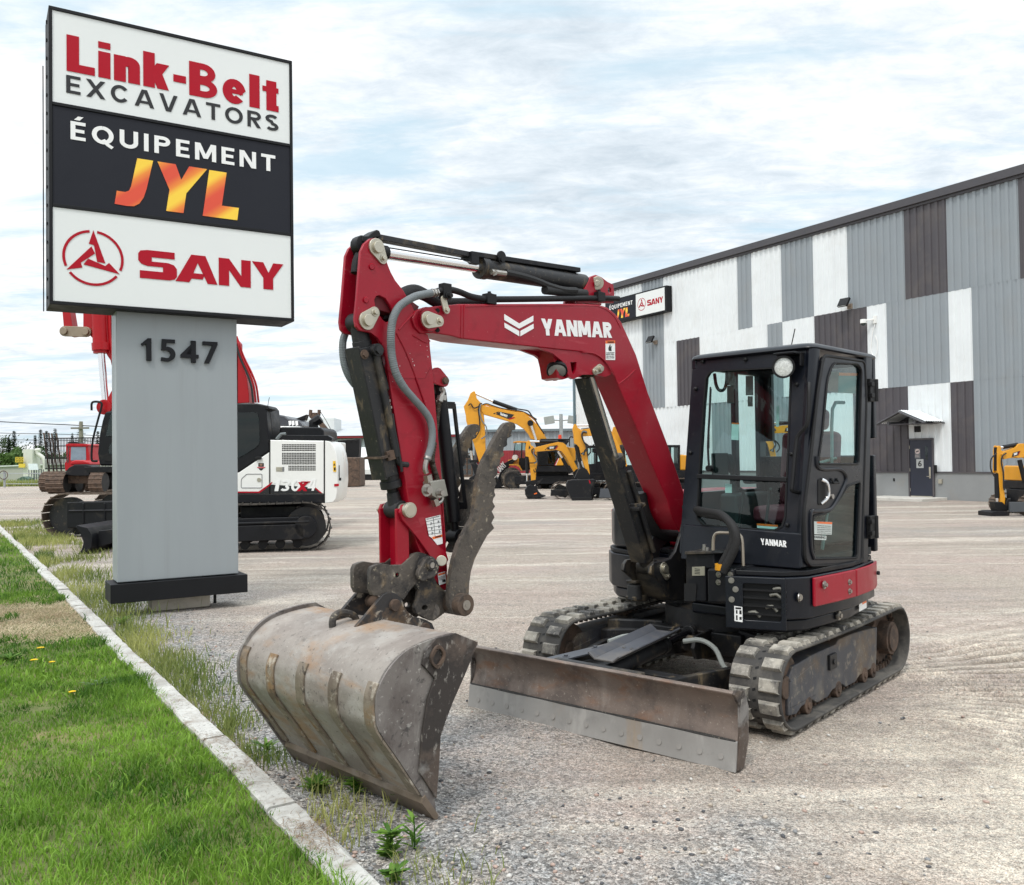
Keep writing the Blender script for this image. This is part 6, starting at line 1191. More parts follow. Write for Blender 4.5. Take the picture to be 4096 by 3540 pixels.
# interior
seat_m = M('seat_vinyl', lin(104, 40, 52), .6, var=.2); tr_m = M('cab_trim', lin(44, 46, 48), .7, var=.15)
MB().box(E(-5.78, -3.1, .99), (1.1, .86, .05)).build('cab_floor', tr_m, cab)
st = MB(); st.box(E(-6.0, -3.08, 1.26), (.46, .46, .12)); st.build('seat_cushion', seat_m, cab, .04, 3)
st = MB(); st.box(E(-6.24, -3.08, 1.58), (.12, .44, .56), Matrix.Rotation(radians(-8), 3, 'Y')); st.box(E(-6.29, -3.08, 1.95), (.09, .26, .16), Matrix.Rotation(radians(-8), 3, 'Y')); st.build('seat_backrest', seat_m, cab, .04, 3)
MB().box(E(-6.0, -3.08, 1.1), (.36, .4, .2)).build('seat_base', blk_s, cab, .02)
for n_ in (-3.42, -2.78):
    mb = MB(); mb.box(E(-5.92, n_, 1.24), (.56, .15, .34)); mb.box(E(-6.05, n_, 1.5), (.3, .08, .05)); mb.build('side_console', tr_m, cab, .03, 3)
    mb = MB(); mb.loft([ring(E(-5.72, n_, 1.42), (0, 0, 1), .05, 12), ring(E(-5.715, n_, 1.47), (0, 0, 1), .025, 12), ring(E(-5.7, n_, 1.56), (.1, 0, 1), .014, 12), ring(E(-5.69, n_, 1.58), (.1, 0, 1), .026, 12), ring(E(-5.67, n_, 1.68), (.2, 0, 1), .03, 12), ring(E(-5.66, n_, 1.70), (.2, 0, 1), .015, 12)]); mb.build('joystick', blk_s, cab)
mb = MB(); mb.loft([ring(E(-5.42, -3.1+dx, 1.02), (0, 0, 1), .02, 8) for dx in (0, .001)])
for dx in (-.1, .1): mb.tube([E(-5.4, -3.1+dx, 1.02), E(-5.42, -3.1+dx, 1.2), E(-5.48, -3.1+dx, 1.42), E(-5.46, -3.1+dx*1.2, 1.46)], .011, 8, sub=3); mb.box(E(-5.36, -3.1+dx, 1.05), (.16, .09, .02))
mb.build('travel_levers', blk_s, cab, .003)
mb = MB(); mb.box(E(-5.62, -3.47, 1.62), (.05, .12, .18), Matrix.Rotation(radians(35), 3, 'Z')); mb.build('monitor', blk_s, cab, .01)
mb = MB()
for x, y, a, b in ((810, 258, 24, 40), (812, 355, 22, 55), (929, 300, 23, 60), (934, 398, 15, 32)): 
    q = LP(Z7, [(x-a, y-b), (x+a, y-b), (x+a, y+b), (x-a, y+b)], NR_+.05); mb.prism(q, lambda a, b, d: E(a, NR_+.052+d, b), 0, .002)
mb.build('window_notices', M('notice_grey', lin(96, 104, 100), .6), cab, smooth=False)
mb = MB(); q = FRP(Z7, [(805, 530), (850, 532), (848, 640), (803, 636)]); mb.prism(q, FF, -.034, -.031, 0); q = FRP(Z7, [(806, 530), (850, 532), (850, 540), (806, 538)]); mb.prism(q, FF, -.035, -.030, 1); q = FRP(Z7, [(765, 913), (806, 914), (805, 970), (764, 969)]); mb.prism(q, FF, -.034, -.031, 0)
q = FRP(Z7, [(963, 1160), (1093, 1170), (1093, 1198), (963, 1188)]); mb.prism(q, FF, -.034, -.031, 0); q = FRP(Z7, [(963, 1160), (1093, 1170), (1093, 1182), (963, 1172)]); mb.prism(q, FF, -.035, -.030, 1); q = FRP(Z7, [(990, 418), (1008, 418), (1006, 552), (988, 552)]); mb.prism(q, FF, -.24, -.237, 0); mb.build('window_stickers', [M('sticker_white', lin(214, 220, 216), .5), orange_v], cab, smooth=False)
mb = MB(); c = E(-6.30, -2.88, 2.22); mb.loft([ring(c, (-.5, 0, 1), .16, 20), ring(c+Vector((.01, 0, .02)), (-.5, 0, 1), .12, 20), ring(c+Vector((.02, 0, .05)), (-.5, 0, 1), .05, 20)]); mb.build('dome_mirror', M('mirror_shell', lin(196, 196, 186), .4), cab)
mb = MB(); mb.tube([FF(a, b, -.08) for a, b in FRP(Z7, [(675, 222), (685, 290), (705, 325), (735, 320), (750, 270), (752, 210)])], .012, 8, sub=4); mb.build('coiled_cord', blk_s, cab)
mb = MB(); mb.tube([E(-5.62, -2.70, 1.05), E(-5.78, -2.70, 1.55), E(-5.82, -2.70, 2.0), E(-6.0, -2.70, 2.05)], .012, 8, sub=3); mb.tube([E(-5.55, -2.72, 1.62), E(-5.9, -2.72, 1.66)], .01, 6); mb.build('door_rails', M('rail_grey', lin(120, 140, 138), .4), cab)
mb = MB(); mb.box(E(-5.66, -2.72, 1.52), (.07, .03, .025)); mb.build('lock_lever', M('lever_red', lin(190, 60, 70), .4), cab, .008)

# ---- undercarriage
UC = Matrix.Rotation(radians(3.8), 3, 'Z')
def T(x, y, z): return UC @ Vector((x, y, z))
def track_path(xa, xb, r, zc, n=12):
    P = [(xa+(xb-xa)*i/10, zc-r) for i in range(10)]+[(xb+r*sin(pi*i/n), zc-r*cos(pi*i/n)) for i in range(n)]
    P += [(xb+(xa-xb)*i/10, zc+r-.012*sin(pi*i/10)) for i in range(10)]+[(xa-r*sin(pi*i/n), zc+r*cos(pi*i/n)) for i in range(n)]; return P
def resample(P, n):
    Q = [Vector(p) for p in P]+[Vector(P[0])]; L_ = [0]
    for a, b in zip(Q, Q[1:]): L_.append(L_[-1]+(b-a).length)
    o = []; j = 0
    for i in range(n):
        s_ = L_[-1]*i/n
        while L_[j+1] < s_: j += 1
        o.append(Q[j]+(Q[j+1]-Q[j])*((s_-L_[j])/(L_[j+1]-L_[j])))
    return o
def rubber_track(y0, par):
    nL = 42; R_ = .236; ZC = .272; P = resample(track_path(-.96, .93, R_, ZC), nL*4); k = len(P); mb = MB(); hw = .162
    def fr_(i):
        p = P[i % k]; t = (P[(i+1) % k]-P[(i-1) % k]).normalized(); return p, t, Vector((t.y, -t.x))
    Rg = []
    for i in range(k):
        p, t, nn = fr_(i); q = lambda y, d: T(p.x+nn.x*d, y0+y, p.y+nn.y*d); Rg.append([q(-hw, -.012), q(hw, -.012), q(hw+.006, -.002), q(hw, .010), q(-hw, .010), q(-hw-.006, -.002)])
    mb.loft(Rg+[Rg[0]], caps=False)
    r = random.Random(int(y0*100)+9)
    for j in range(nL):
        for row, (ya, yb) in enumerate(((-hw-.002, -.022), (.022, hw+.002))):
            c_ = (j*4+row*2)
            ring_ = []
            for di, hgt, sh in ((-1.25, .004, 0), (-.95, .030, .012), (.95, .030, .012), (1.25, .004, 0)):
                i0_ = int(math.floor(c_+di)); f_ = c_+di-i0_; p0_, t0_, n0_ = fr_(i0_); p1__, t1_, n1_ = fr_(i0_+1); p = p0_+(p1__-p0_)*f_; nn = (n0_+(n1_-n0_)*f_).normalized()
                q = lambda y, d: T(p.x+nn.x*d, y0+y, p.y+nn.y*d); s_ = sh if hgt > .01 else 0; sk = (.008 if row else -.008)*0
                ring_.append([q(ya+s_, .004), q(yb-s_, .004), q(yb-s_*1.2, hgt+.006), q(ya+s_*1.2, hgt+.006)])
            mb.loft(ring_, m=1)
    tr = mb.build('rubber_track', [rubber_d, rubber], par, .005, 2, 50)
    mb = MB()       # slots in the centre channel
    for j in range(nL*2):
        p, t, nn = fr_(j*2+1); q = lambda a, y: T(p.x+t.x*a+nn.x*.0108, y0+y, p.y+t.y*a+nn.y*.0108); mb.add([q(-.012, -.008), q(-.004, .012), q(.012, .010), q(.003, -.012)], [(0, 1, 2, 3)])
    o = mb.build('track_slots', dark_in, tr, smooth=False)
    mb = MB()       # steel guide lugs on the inside
    for j in range(nL*2):
        p, t, nn = fr_(j*2)
        for yy in (-.05, .05): mb.loft([[T(p.x+t.x*a-nn.x*d, y0+yy+b, p.y+t.y*a-nn.y*d) for a, b in ((-w_, -.012), (w_, -.012), (w_, .012), (-w_, .012))] for w_, d in ((.016, .012), (.008, .05))])
    struct(mb.build('guide_lugs', rusty, tr, smooth=False), 'stuff')
    sgn_ = 1 if y0 > 0 else -1
    mb = MB(); yo = y0+sgn_*.10
    fo_ = [(.92, .10), (.80, .085), (.72, .115), (.55, .12), (.48, .085), (.30, .085), (.22, .115), (.05, .12), (-.02, .085), (-.2, .085), (-.28, .115), (-.5, .12), (-.62, .115), (-.66, .40), (-.2, .43), (.10, .43), (.14, .405), (.52, .405), (.84, .385), (.92, .32)]
    mb.prism(fo_, lambda a, b, d: T(a, y0+d, b), -.095, .10); mb.prism([(a, b*.7+.05) for a, b in fo_[:1]] if 0 else [(.90, .14), (.90, .30), (.5, .35), (.5, .14)], lambda a, b, d: T(a, y0+d, b), -.098, .103); tf = mb.build('track_frame', M('dusty_frame', lin(70, 70, 74), .6, var=.2, vs=3, spots=[(lin(126, 104, 76), 1.8, .5, .64, .6), (lin(112, 108, 102), 5, .5, .64, .6), (lin(150, 140, 124), 16, .57, .66, .5)], bump=.14), tr, .008)
    mb = MB(); mb.prism([(.18, .26), (.30, .26), (.30, .36), (.18, .36)], lambda a, b, d: T(a, yo+sgn_*d, b), 0, .02); mb.cyl(T(.24, yo+sgn_*.02, .31), T(.24, yo+sgn_*.03, .31), .02, n=8); mb.build('grease_cover', blk_w, tf, .004)
    for x in (.62, .38, .12, -.12, -.38, -.56):
        if x in (.38, -.12): continue
        mb = MB(); mb.cyl(T(x, y0-.105, .10), T(x, y0+.105, .10), .055, n=20); mb.cyl(T(x, y0-.115, .10), T(x, y0+.115, .10), .024, n=12); mb.build('track_roller', rusty, tr, .006)
    mb = MB(); mb.cyl(T(.93, y0-.08, ZC), T(.93, y0+.08, ZC), R_-.03, n=28); mb.cyl(T(.93, y0-.1, ZC), T(.93, y0+.1, ZC), .07, n=16); mb.build('idler', rusty, tr, .01)
    mb = MB(); ns = 18
    sp_ = [((R_-.02 if i % 2 else R_-.055)*cos(2*pi*(i+.5*(i % 2)*0)/(2*ns)), (R_-.02 if i % 2 else R_-.055)*sin(2*pi*i/(2*ns))) for i in range(2*ns)]; mb.prism(sp_, lambda a, b, d: T(-.96+a, y0+d, ZC+b), -.025, .025); mb.cyl(T(-.96, y0-.1, ZC), T(-.96, y0+sgn_*.11, ZC), .125, n=26); mb.cyl(T(-.96, y0, ZC), T(-.96, y0+sgn_*.125, ZC), .10, n=26); mb.build('sprocket', rusty, tr, .006)
    mb = MB(); mb.cyl(T(.1, y0-.05, .445), T(.1, y0+.05, .445), .045, n=16); mb.build('carrier_roller', rusty, tr, .004)
    return tr
rubber_track(.822, EXC); rubber_track(-.822, EXC)
uf = MB(); uf.prism([(-.55, -.62), (-.3, -.34), (.35, -.34), (.62, -.62), (.62, -.68), (-.55, -.68)], lambda a, b, d: T(a, b, d), .22, .40); uf.prism([(-.55, .62), (-.3, .34), (.35, .34), (.62, .62), (.62, .68), (-.55, .68)], lambda a, b, d: T(a, b, d), .22, .40)
uf.box(T(0, 0, .36), (.85, .74, .16), UC); uf.box(T(0, 0, .26), (.7, .7, .08), UC); uf.box(T(.42, .5, .33), (.05, .42, .26), UC @ Matrix.Rotation(radians(-28), 3, 'Z')); uf.box(T(.42, -.5, .33), (.05, .42, .26), UC @ Matrix.Rotation(radians(28), 3, 'Z'))
uf.build('undercarriage_frame', blk_w, EXC, .012)
# dozer blade
BX = 1.735
bl = [(0, 0), (-.012, .05), (-.022, .155), (-.045, .20), (-.062, .26), (-.066, .32), (-.052, .37), (-.02, .415), (.022, .436), (.026, .446), (.010, .452), (-.03, .446), (-.075, .42), (-.11, .36), (-.115, .28), (-.10, .18), (-.075, .06), (-.04, .0)]
FBd = lambda a, b, d: T(BX+a, d, b*.92+.012)
bld_m = M('blade_rusty_steel', lin(122, 108, 99), .55, .25, var=.25, vs=3, bump=.22, bs=50, spots=[(lin(136, 92, 60), 2.6, .52, .64, .5, (1, 1, 2.5)), (lin(72, 66, 64), 4, .48, .62, .55), (lin(150, 142, 134), 5, .56, .68, .5, (1, 1, .3)), (lin(196, 186, 172), 60, .61, .68, .45)])
blade = MB().prism(bl, FBd, -.985, .985).build('dozer_blade', bld_m, EXC, .004)
edge_m = M('blade_edge_steel', lin(152, 149, 145), .5, .25, var=.14, vs=3, spots=[(lin(166, 134, 92), 2.4, .55, .68, .6, (1, 1, .3)), (lin(188, 184, 178), 8, .56, .68, .4, (1, 1, .3)), (lin(110, 108, 106), 6, .55, .7, .4)], bump=.08)
ce = [(.014, -.012), (.002, .05), (-.008, .155), (-.022, .16), (-.012, .05), (0, -.012)]
MB().prism(ce, FBd, -.99, .99).build('cutting_edge', edge_m, blade, .002)
mb = MB()
for k in range(15): y = -.9+k*1.8/14; mb.cyl(FBd(.001, .06, y), FBd(.0045, .061, y), .017, n=16)
mb.build_each('edge_bolt', M('bolt_steel', lin(146, 142, 137), .6, .2), blade)
mb = MB(); mb.tube([FBd(-.012, .162, -.98+i*.07) for i in range(29)], lambda t: .006+.002*sin(t*150), 6); mb.build('edge_weld', M('weld_bead', lin(60, 58, 56), .6, .3, var=.4, vs=40, spots=[(lin(200, 190, 170), 40, .6, .7, .7)]), blade)
for y_ in (.985, -.985-.016):
    mb = MB(); mb.prism([(.0, -.008), (-.03, .2), (-.03, .36), (.03, .44), (.01, .462), (-.09, .44), (-.135, .34), (-.13, .15), (-.07, .0)], FBd, y_, y_+.016); mb.build('end_plate', scm, blade, .004)
mb = MB()
for sg in (1, -1):
    mb.prism([(BX-.10, sg*.30), (BX-.10, sg*.345), (.72, sg*.62), (.45, sg*.62), (.45, sg*.58), (.70, sg*.575)], lambda a, b, d: T(a, b, d), .16, .34)
mb.prism([(BX-.11, -.30), (BX-.11, .30), (1.15, .36), (1.15, -.36)], lambda a, b, d: T(a, b, d), .17, .185); mb.box(T(1.22, 0, .24), (.10, .78, .14), UC); mb.box(T(BX-.13, 0, .33), (.05, .66, .15), UC); mb.build('push_frame', blk_w, blade, .008)
cA, cB = T(BX-.14, .0, .33), T(.50, .0, .43); ax = (cB-cA).normalized(); mb = MB(); mb.cyl(cA, cA+ax*.75, .05, n=20); mb.cyl(cB-Vector((0, 0, 0)), cB+ax*.05, .05, n=14); mb.cyl(cA+ax*.73, cA+ax*.78, .058, n=20); bc_ = mb.build('blade_cylinder', blk_w, blade, .004); MB().cyl(cA+ax*.75, cB, .028, n=16).build('cylinder_rod', M('black_rod', lin(40, 40, 44), .2, .8), bc_)
rt = Matrix((ax, UC @ Vector((0, 1, 0)), ax.cross(UC @ Vector((0, 1, 0))))).transposed(); cm = cA+ax*.42+Vector((0, 0, .085)); mb = MB(); mb.box(cm, (.74, .15, .012), rt); mb.box(cm+rt @ Vector((0, .095, -.02)), (.74, .06, .012), rt @ Matrix.Rotation(radians(-38), 3, 'X')); mb.box(cm+rt @ Vector((0, -.095, -.02)), (.74, .06, .012), rt @ Matrix.Rotation(radians(38), 3, 'X'))
mb.build('cylinder_cover', M('cover_dusty_grey', lin(72, 74, 80), .5, var=.15, spots=[(lin(140, 108, 80), 6, .62, .7, .7, (.4, 3, 1)), (DUST, 3, .5, .75, .4)]), bc_, .003)
mb = MB(); [hexbolt(mb, cm+rt @ Vector((x, y, .006)), (0, 0, 1), .013) for x, y in ((-.1, .03), (-.1, -.03))]; mb.build_each('cover_bolt', steel, bc_)
mb = MB(); mb.prism([(BX-.13, -.34), (BX-.16, -.46), (.95, -.40), (.90, -.34), (.95, -.28)], lambda a, b, d: T(a, b, d-.14*(BX-a)*0), .365, .377); [hexbolt(mb, T(x, -.37, .377), (0, 0, 1), .016) for x in (1.45, 1.12)]; mb.build('hose_cover', M('hose_cover_grey', lin(76, 78, 84), .5, spots=[(DUST, 3, .5, .75, .4)]), blade, .003)
gh = M('grey_hose', lin(138, 142, 138), .6, var=.15); mb = MB(); mb.tube([T(.98, -.36, .40), T(.85, -.28, .43), T(.75, -.12, .42), T(.72, .0, .41)], .017, 8, sub=4); mb.tube([T(.74, .10, .42), T(.72, .22, .44), T(.74, .34, .40), T(.80, .44, .30), T(.74, .50, .30), T(.52, .52, .42), T(.42, .5, .46)], .017, 8, sub=4); mb.build('blade_hose', gh, blade)
mb = MB()
for sg in (1, -1): mb.prism([(.30, .24), (.62, .28), (.66, .36), (.62, .44), (.30, .46)], lambda a, b, d: T(a, sg*.12+d, b), -.015, .015)
mb.cyl(T(.56, -.16, .40), T(.56, .16, .40), .028, n=16); mb.build('blade_cylinder_lug', blk_w, EXC, .006)
# ================================================================== machines behind
def AD(Z, pts, Y): return [(p.x, p.z) for p in (at_depth(*Z(x, y), Y) for x, y in pts)]
class Mac:
    """machine seen from its side: photo outlines are laid on the upright plane at its true distance and given real widths"""
    def __init__(s, name, label, cat, Z, ref, Y, group=None):
        s.Z, s.Y = Z, Y; s.x0 = AD(Z, [ref], Y)[0][0]; s.t = thing(name, label, cat, (s.x0, Y, 0), 0, group)
    def fr(s, a, b, d): return Vector((a-s.x0, d, b))
    def pts(s, P, y=0., Z=None): return AD(Z or s.Z, P, s.Y+y)
    def p3(s, P, y=0., Z=None): return [s.fr(a, b, y) for a, b in s.pts(P, y, Z)]
    def pr(s, name, P, y0, y1, mat, par=None, bevel=.01, Z=None, plane=None):
        return MB().prism(s.pts(P, y0 if plane is None else plane, Z), s.fr, y0, y1).build(name, mat, par or s.t, bevel)
    def cyl(s, name, a, b, r, y, mat, par=None, n=12, Z=None):
        a, b = s.p3([a, b], y, Z); return MB().cyl(a, b, r, n=n).build(name, mat, par or s.t)
    def tube(s, name, P, r, y, mat, par=None, sub=3, Z=None): return MB().tube(s.p3(P, y, Z), r, 6, sub=sub).build(name, mat, par or s.t)
    def decal(s, P, txt, y, par, bg=None, fg=None, Z=None, tp=None, stripe=True):
        """four corners: lower left, lower right, upper right, upper left"""
        mb = MB(); q = s.pts(P, y, Z); mb.prism(q, s.fr, y-.004, y, 0); a, b, c, d = [s.fr(u, v, y-.006) for u, v in q]; ex, ey = b-a, d-a
        o_ = a+ex*.24+ey*.27; sany(mb, o_, ex, Vector((0, 0, 1)), ex.length*.50, ey.length*.52, .006, 1)
        if stripe: mb.add([a+ex*.86, a+ex*.99, b-ex*.0+ey*1.0+ex*.10, b+ey*1.0-ex*.03], [(0, 1, 2, 3)], 2)
        return mb.build('brand_panel', [bg or black_v, fg or white_v, red_v], par, smooth=False)
def steel_track(par, xa, xb, z0, r, y0, wd, mat, n=44, up=None):
    """steel track belt with grouser shoes; local X runs along the machine"""
    P = resample(track_path(xa, xb, r, z0+r), n); mb = MB(); k = len(P)
    for i in range(n):
        p = P[i]; t = (P[(i+1) % k]-P[(i-1) % k]).normalized(); nn = Vector((t.y, -t.x)); h = (P[1]-P[0]).length*.46
        q = lambda a, d: (p.x+t.x*a+nn.x*d, p.y+t.y*a+nn.y*d); prof_ = [q(-h, 0), q(h, 0), q(h, .02), q(h*.8, .05), q(h*.6, .02), q(-h, .02)]
        mb.prism(prof_, lambda a, b, d: Vector((a, d, b)), y0, y0+wd)
    tr = mb.build('track_belt', mat, par, smooth=False)
    mb = MB()
    for x in (xa, xb): mb.cyl((x, y0+wd*.3, z0+r), (x, y0+wd*.7, z0+r), r-.07, n=24); 
    mb.build_each('track_wheel', blk_w, tr)
    mb = MB()
    for i in range(7): x = xa+(xb-xa)*(i+.5)/7; mb.cyl((x, y0+wd*.25, z0+.13), (x, y0+wd*.75, z0+.13), .09, n=12)
    mb.build_each('track_roller', blk_s, tr)
    MB().box(((xa+xb)/2, y0+wd*.5, z0+r*.98), (xb-xa-r*.5, wd*.72, r*.9)).build('track_frame', blk_p, tr, .02)
    return tr
shoe = M('rusty_track_shoe', lin(98, 84, 72), .7, .2, var=.3, vs=2, spots=[(lin(50, 44, 40), 1.5, .5, .65, .7), (lin(150, 136, 118), 3, .58, .7, .5)])
def excavator_rest(m, xb0, xb1, zt, wid, colr, tx0, tx1, r, label_cab=None, cabx=None, cabtop=None, twid=.5):
    """house, cab and tracks of a machine; x in metres relative to the root, machine faces -X"""
    t = m.t
    steel_track(t, tx0, tx1, 0, r, -.1, twid, shoe); steel_track(t, tx0, tx1, 0, r, wid-.3, twid, shoe)
    MB().box(((tx0+tx1)/2, wid*.5, r*1.6), ((tx1-tx0)*.5, wid*.7, .5)).build('undercarriage_frame', blk_p, t, .03)

# ---- large yellow excavator
m = Mac('excavator', 'large yellow excavator with the highest raised boom in the yard', 'excavator', ZE, (1300, 1460), 50, 'yellow excavators in the yard')
big_group = 'yellow excavators in the yard'
bm_ = m.pr('boom', [(400, 415), (430, 395), (600, 432), (790, 470), (900, 484), (960, 486), (1050, 560), (1130, 640), (1190, 730), (1255, 820), (1250, 900), (1180, 900), (1130, 850), (1050, 830), (1020, 770), (960, 700), (870, 640), (750, 600), (440, 512), (405, 460)], 0, .55, yel_p, bevel=.02)
m.pr('arm', [(300, 212), (325, 212), (336, 250), (345, 300), (400, 360), (425, 400), (440, 520), (455, 700), (465, 1010), (432, 1100), (405, 1205), (390, 1190), (370, 1100), (310, 900), (240, 700), (210, 600), (205, 530), (178, 410), (230, 330), (265, 240)], .06, .5, yel_p, bevel=.02)
cy_ = m.cyl('arm_cylinder', (560, 345), (870, 455), .12, .28, blk_s); m.cyl('cylinder_rod', (325, 240), (570, 348), .065, .28, chrome, cy_)
cy_ = m.cyl('bucket_cylinder', (255, 770), (272, 985), .12, .28, blk_s); m.cyl('cylinder_rod', (270, 980), (288, 1110), .07, .28, chrome, cy_)
m.pr('bucket_link', [(248, 1108), (430, 1100), (436, 1130), (260, 1145)], .1, .45, blk_s); m.pr('bucket', [(270, 1150), (320, 1130), (390, 1210), (400, 1300), (330, 1380), (240, 1390), (250, 1340), (320, 1300)], -.4, .9, blk_p, bevel=.02)
cy_ = m.cyl('boom_cylinder', (1120, 850), (1160, 960), .12, -.15, blk_s); m.cyl('cylinder_rod', (1047, 630), (1125, 855), .075, -.15, chrome, cy_); mb = MB(); a, = m.p3([(1046, 628)], 0); mb.cyl(a-Vector((0, .3, 0)), a+Vector((0, .8, 0)), .17, n=16); mb.build('cylinder_pin', blk_s, bm_)
for k in range(3): m.tube('boom_pipe', [(400, 400+k*6), (470, 372+k*10), (560, 400+k*12), (700, 440+k*10), (900, 465+k*8), (1000, 500+k*8), (1100, 570+k*8), (1150, 650+k*8), (1230, 770+k*6)], .03, .1+k*.12, yel_p if k else hose, bm_)
m.tube('boom_hose', [(240, 400), (270, 375), (310, 430), (370, 410), (390, 375), (420, 370)], .035, -.04, hose, bm_); m.tube('boom_hose', [(395, 370), (370, 450), (385, 600), (380, 720), (330, 810), (285, 830)], .035, -.06, hose, bm_); m.tube('boom_hose', [(400, 380), (385, 480), (420, 600), (470, 670), (480, 760), (440, 810), (405, 830)], .035, -.09, sleeve, bm_)
m.tube('boom_hose', [(860, 440), (930, 450), (1020, 470), (1070, 540), (1130, 580)], .04, .2, hose, bm_)
m.decal([(595, 510), (780, 582), (835, 516), (650, 478)], 'SANY', -.004, bm_)
mb = MB(); [mb.prism(m.pts(q, 0), m.fr, -.008, -.002) for q in ([(562, 505), (575, 492), (595, 496), (582, 510)], [(592, 498), (605, 484), (640, 474), (622, 494)])]; mb.build('brand_checks', black_v, bm_, smooth=False)
H = ZD
hs = m.pr('house', [(505, 905), (960, 905), (1045, 830), (1045, 660), (960, 655), (900, 640), (700, 640), (640, 620), (640, 560), (505, 700)], .7, 2.7, yel_p, Z=H, bevel=.03); m.pr('lower_skirt', [(490, 905), (1045, 905), (1045, 990), (490, 990)], -.3, 2.7, blk_p, Z=H)
cb = m.pr('cab', [(520, 690), (520, 900), (760, 900), (830, 780), (830, 700), (900, 650), (960, 560), (560, 548), (520, 600)], -.35, .65, blk_p, Z=H, bevel=.04); m.pr('cab_window', [(665, 715), (800, 715), (800, 790), (750, 880), (665, 880)], -.362, -.352, gls_d, cb, Z=H, bevel=0); m.pr('cab_roof', [(560, 535), (960, 535), (960, 552), (560, 552)], -.4, .7, blk_s, Z=H)
for k in range(8): m.pr('guard_bar', [(540+k*15, 712), (545+k*15, 712), (542+k*15, 900), (537+k*15, 900)], -.44, -.40, blk_s, cb, Z=H, bevel=0)
sp_ = m.pr('side_panel', [(750, 902), (870, 902), (905, 800), (795, 808)], -.36, .6, yel_p, Z=H); m.pr('red_stripe', [(750, 902), (763, 902), (808, 806), (795, 808)], -.37, -.36, red_v, sp_, Z=H, bevel=0); m.pr('white_stripe', [(765, 902), (772, 902), (816, 806), (810, 806)], -.37, -.36, white_v, sp_, Z=H, bevel=0)
mb = MB(); a, = m.p3([(828, 510)], .3, H); mb.cyl(a-Vector((0, 0, .1)), a+Vector((0, 0, .12)), .11, .09, 14); mb.build('beacon', M('orange_beacon', lin(240, 70, 30), .3), m.t); m.tube('cab_mirror', [(960, 640), (962, 520), (1000, 512), (1040, 530)], .035, -.3, hose, Z=H, sub=2)
a, b = m.pts([(200, 1100), (1000, 1100)], -.2, H); excavator_rest(m, 0, 0, 0, 2.6, None, a[0]-m.x0-.1, b[0]-m.x0+.9, .52, twid=.6)

# ---- wheel loader
m = Mac('wheel_loader', 'yellow wheel loader with chunky tyres and a black lifting arm', 'loader', ZD, (165, 1190), 52)
cb = m.pr('cab', [(185, 800), (178, 760), (205, 590), (370, 585), (370, 860), (300, 860), (270, 800)], .5, 2.0, gls, bevel=0); m.pr('cab_roof', [(180, 588), (183, 575), (260, 565), (380, 572), (385, 590)], .3, 2.2, yel_p)
for q in ([(205, 590), (215, 590), (190, 800), (180, 800)], [(300, 590), (312, 590), (305, 800), (290, 800)], [(355, 588), (385, 588), (385, 860), (345, 860)]): m.pr('cab_post', q, .45, 2.05, blk_s, cb, bevel=0)
mb = MB(); a, b = m.p3([(232, 608), (290, 608)], .29); c_, = m.p3([(232, 592)], .29); mb.text('SANY', a, b-a, (0, 0, 1), (b-a).length, (c_-a).length, .04, .01); mb.build('roof_lettering', white_v, cb, smooth=False)
m.pr('cab_base', [(265, 800), (420, 800), (420, 960), (310, 985), (265, 905)], .4, 2.1, blk_p); m.pr('mudguard', [(125, 890), (230, 885), (270, 900), (312, 975), (300, 982), (258, 925), (220, 905), (125, 903)], -.4, .5, yel_p); m.pr('front_frame', [(110, 830), (215, 800), (262, 800), (262, 900), (110, 900)], .5, 1.9, yel_p)
la = m.pr('lifting_arm', [(205, 800), (235, 790), (240, 810), (110, 940), (40, 1090), (-20, 1160), (-40, 1120), (0, 1000), (10, 900), (100, 850)], .2, .6, blk_p); mb = MB(); a, b = m.p3([(0, 1005), (98, 905)], .18); n_ = Vector((-(b-a).z, 0, (b-a).x)).normalized(); mb.text('SANY', a, b-a, n_, (b-a).length, .36, .05, .01); mb.build('arm_lettering', white_v, la, smooth=False)
m.pr('loader_bucket', [(-140, 1250), (-10, 1215), (60, 1180), (0, 1120), (-60, 1060), (-100, 1130)], -.4, 2.8, blk_p)
mb = MB(); a, = m.p3([(215, 795)], .3); mb.cyl(a, a+Vector((-.05, -.2, 0)), .16, n=14); mb.build('head_lamp', white_p, m.t)
tyre_m = M('tyre_rubber', lin(58, 56, 54), .85, var=.2, spots=[(DUST, 3, .5, .7, .6)])
for k, (xc, yy) in enumerate(((158, -.5), (158, 1.9), (640, -.5), (640, 1.9))):
    a, b = m.p3([(xc, 1060), (xc, 922)], -.5); r_ = b.z-a.z; a = Vector((a.x, yy, r_)); mb = MB(); R = []
    for dy, rr_ in ((0, .6), (.02, .86), (.08, .97), (.18, 1), (.42, 1), (.52, .97), (.58, .86), (.6, .6)): R.append(ring(a+Vector((0, dy, 0)), (0, 1, 0), r_*rr_, 32))
    mb.loft(R); wh = mb.build('wheel', tyre_m, m.t); mb = MB()
    for j in range(26):
        t_ = 2*pi*j/26
        for side_ in (0, 1): c_ = a+Vector((cos(t_+side_*.12)*r_*.99, .16+side_*.28, sin(t_+side_*.12)*r_*.99)); mb.box(c_, (.08, .26, .14), Matrix.Rotation(-(t_+side_*.12), 3, 'Y') @ Matrix.Rotation(.5 if side_ else -.5, 3, 'X'))
    mb.build('tyre_tread', tyre_m, wh, smooth=False); MB().loft([ring(a+Vector((0, d_, 0)), (0, 1, 0), r_*q, 24) for d_, q in ((.1, .58), (.0, .56), (-.01, .5), (.06, .44), (.06, .3), (-.02, .26))]).build('rim', yel_p, wh)
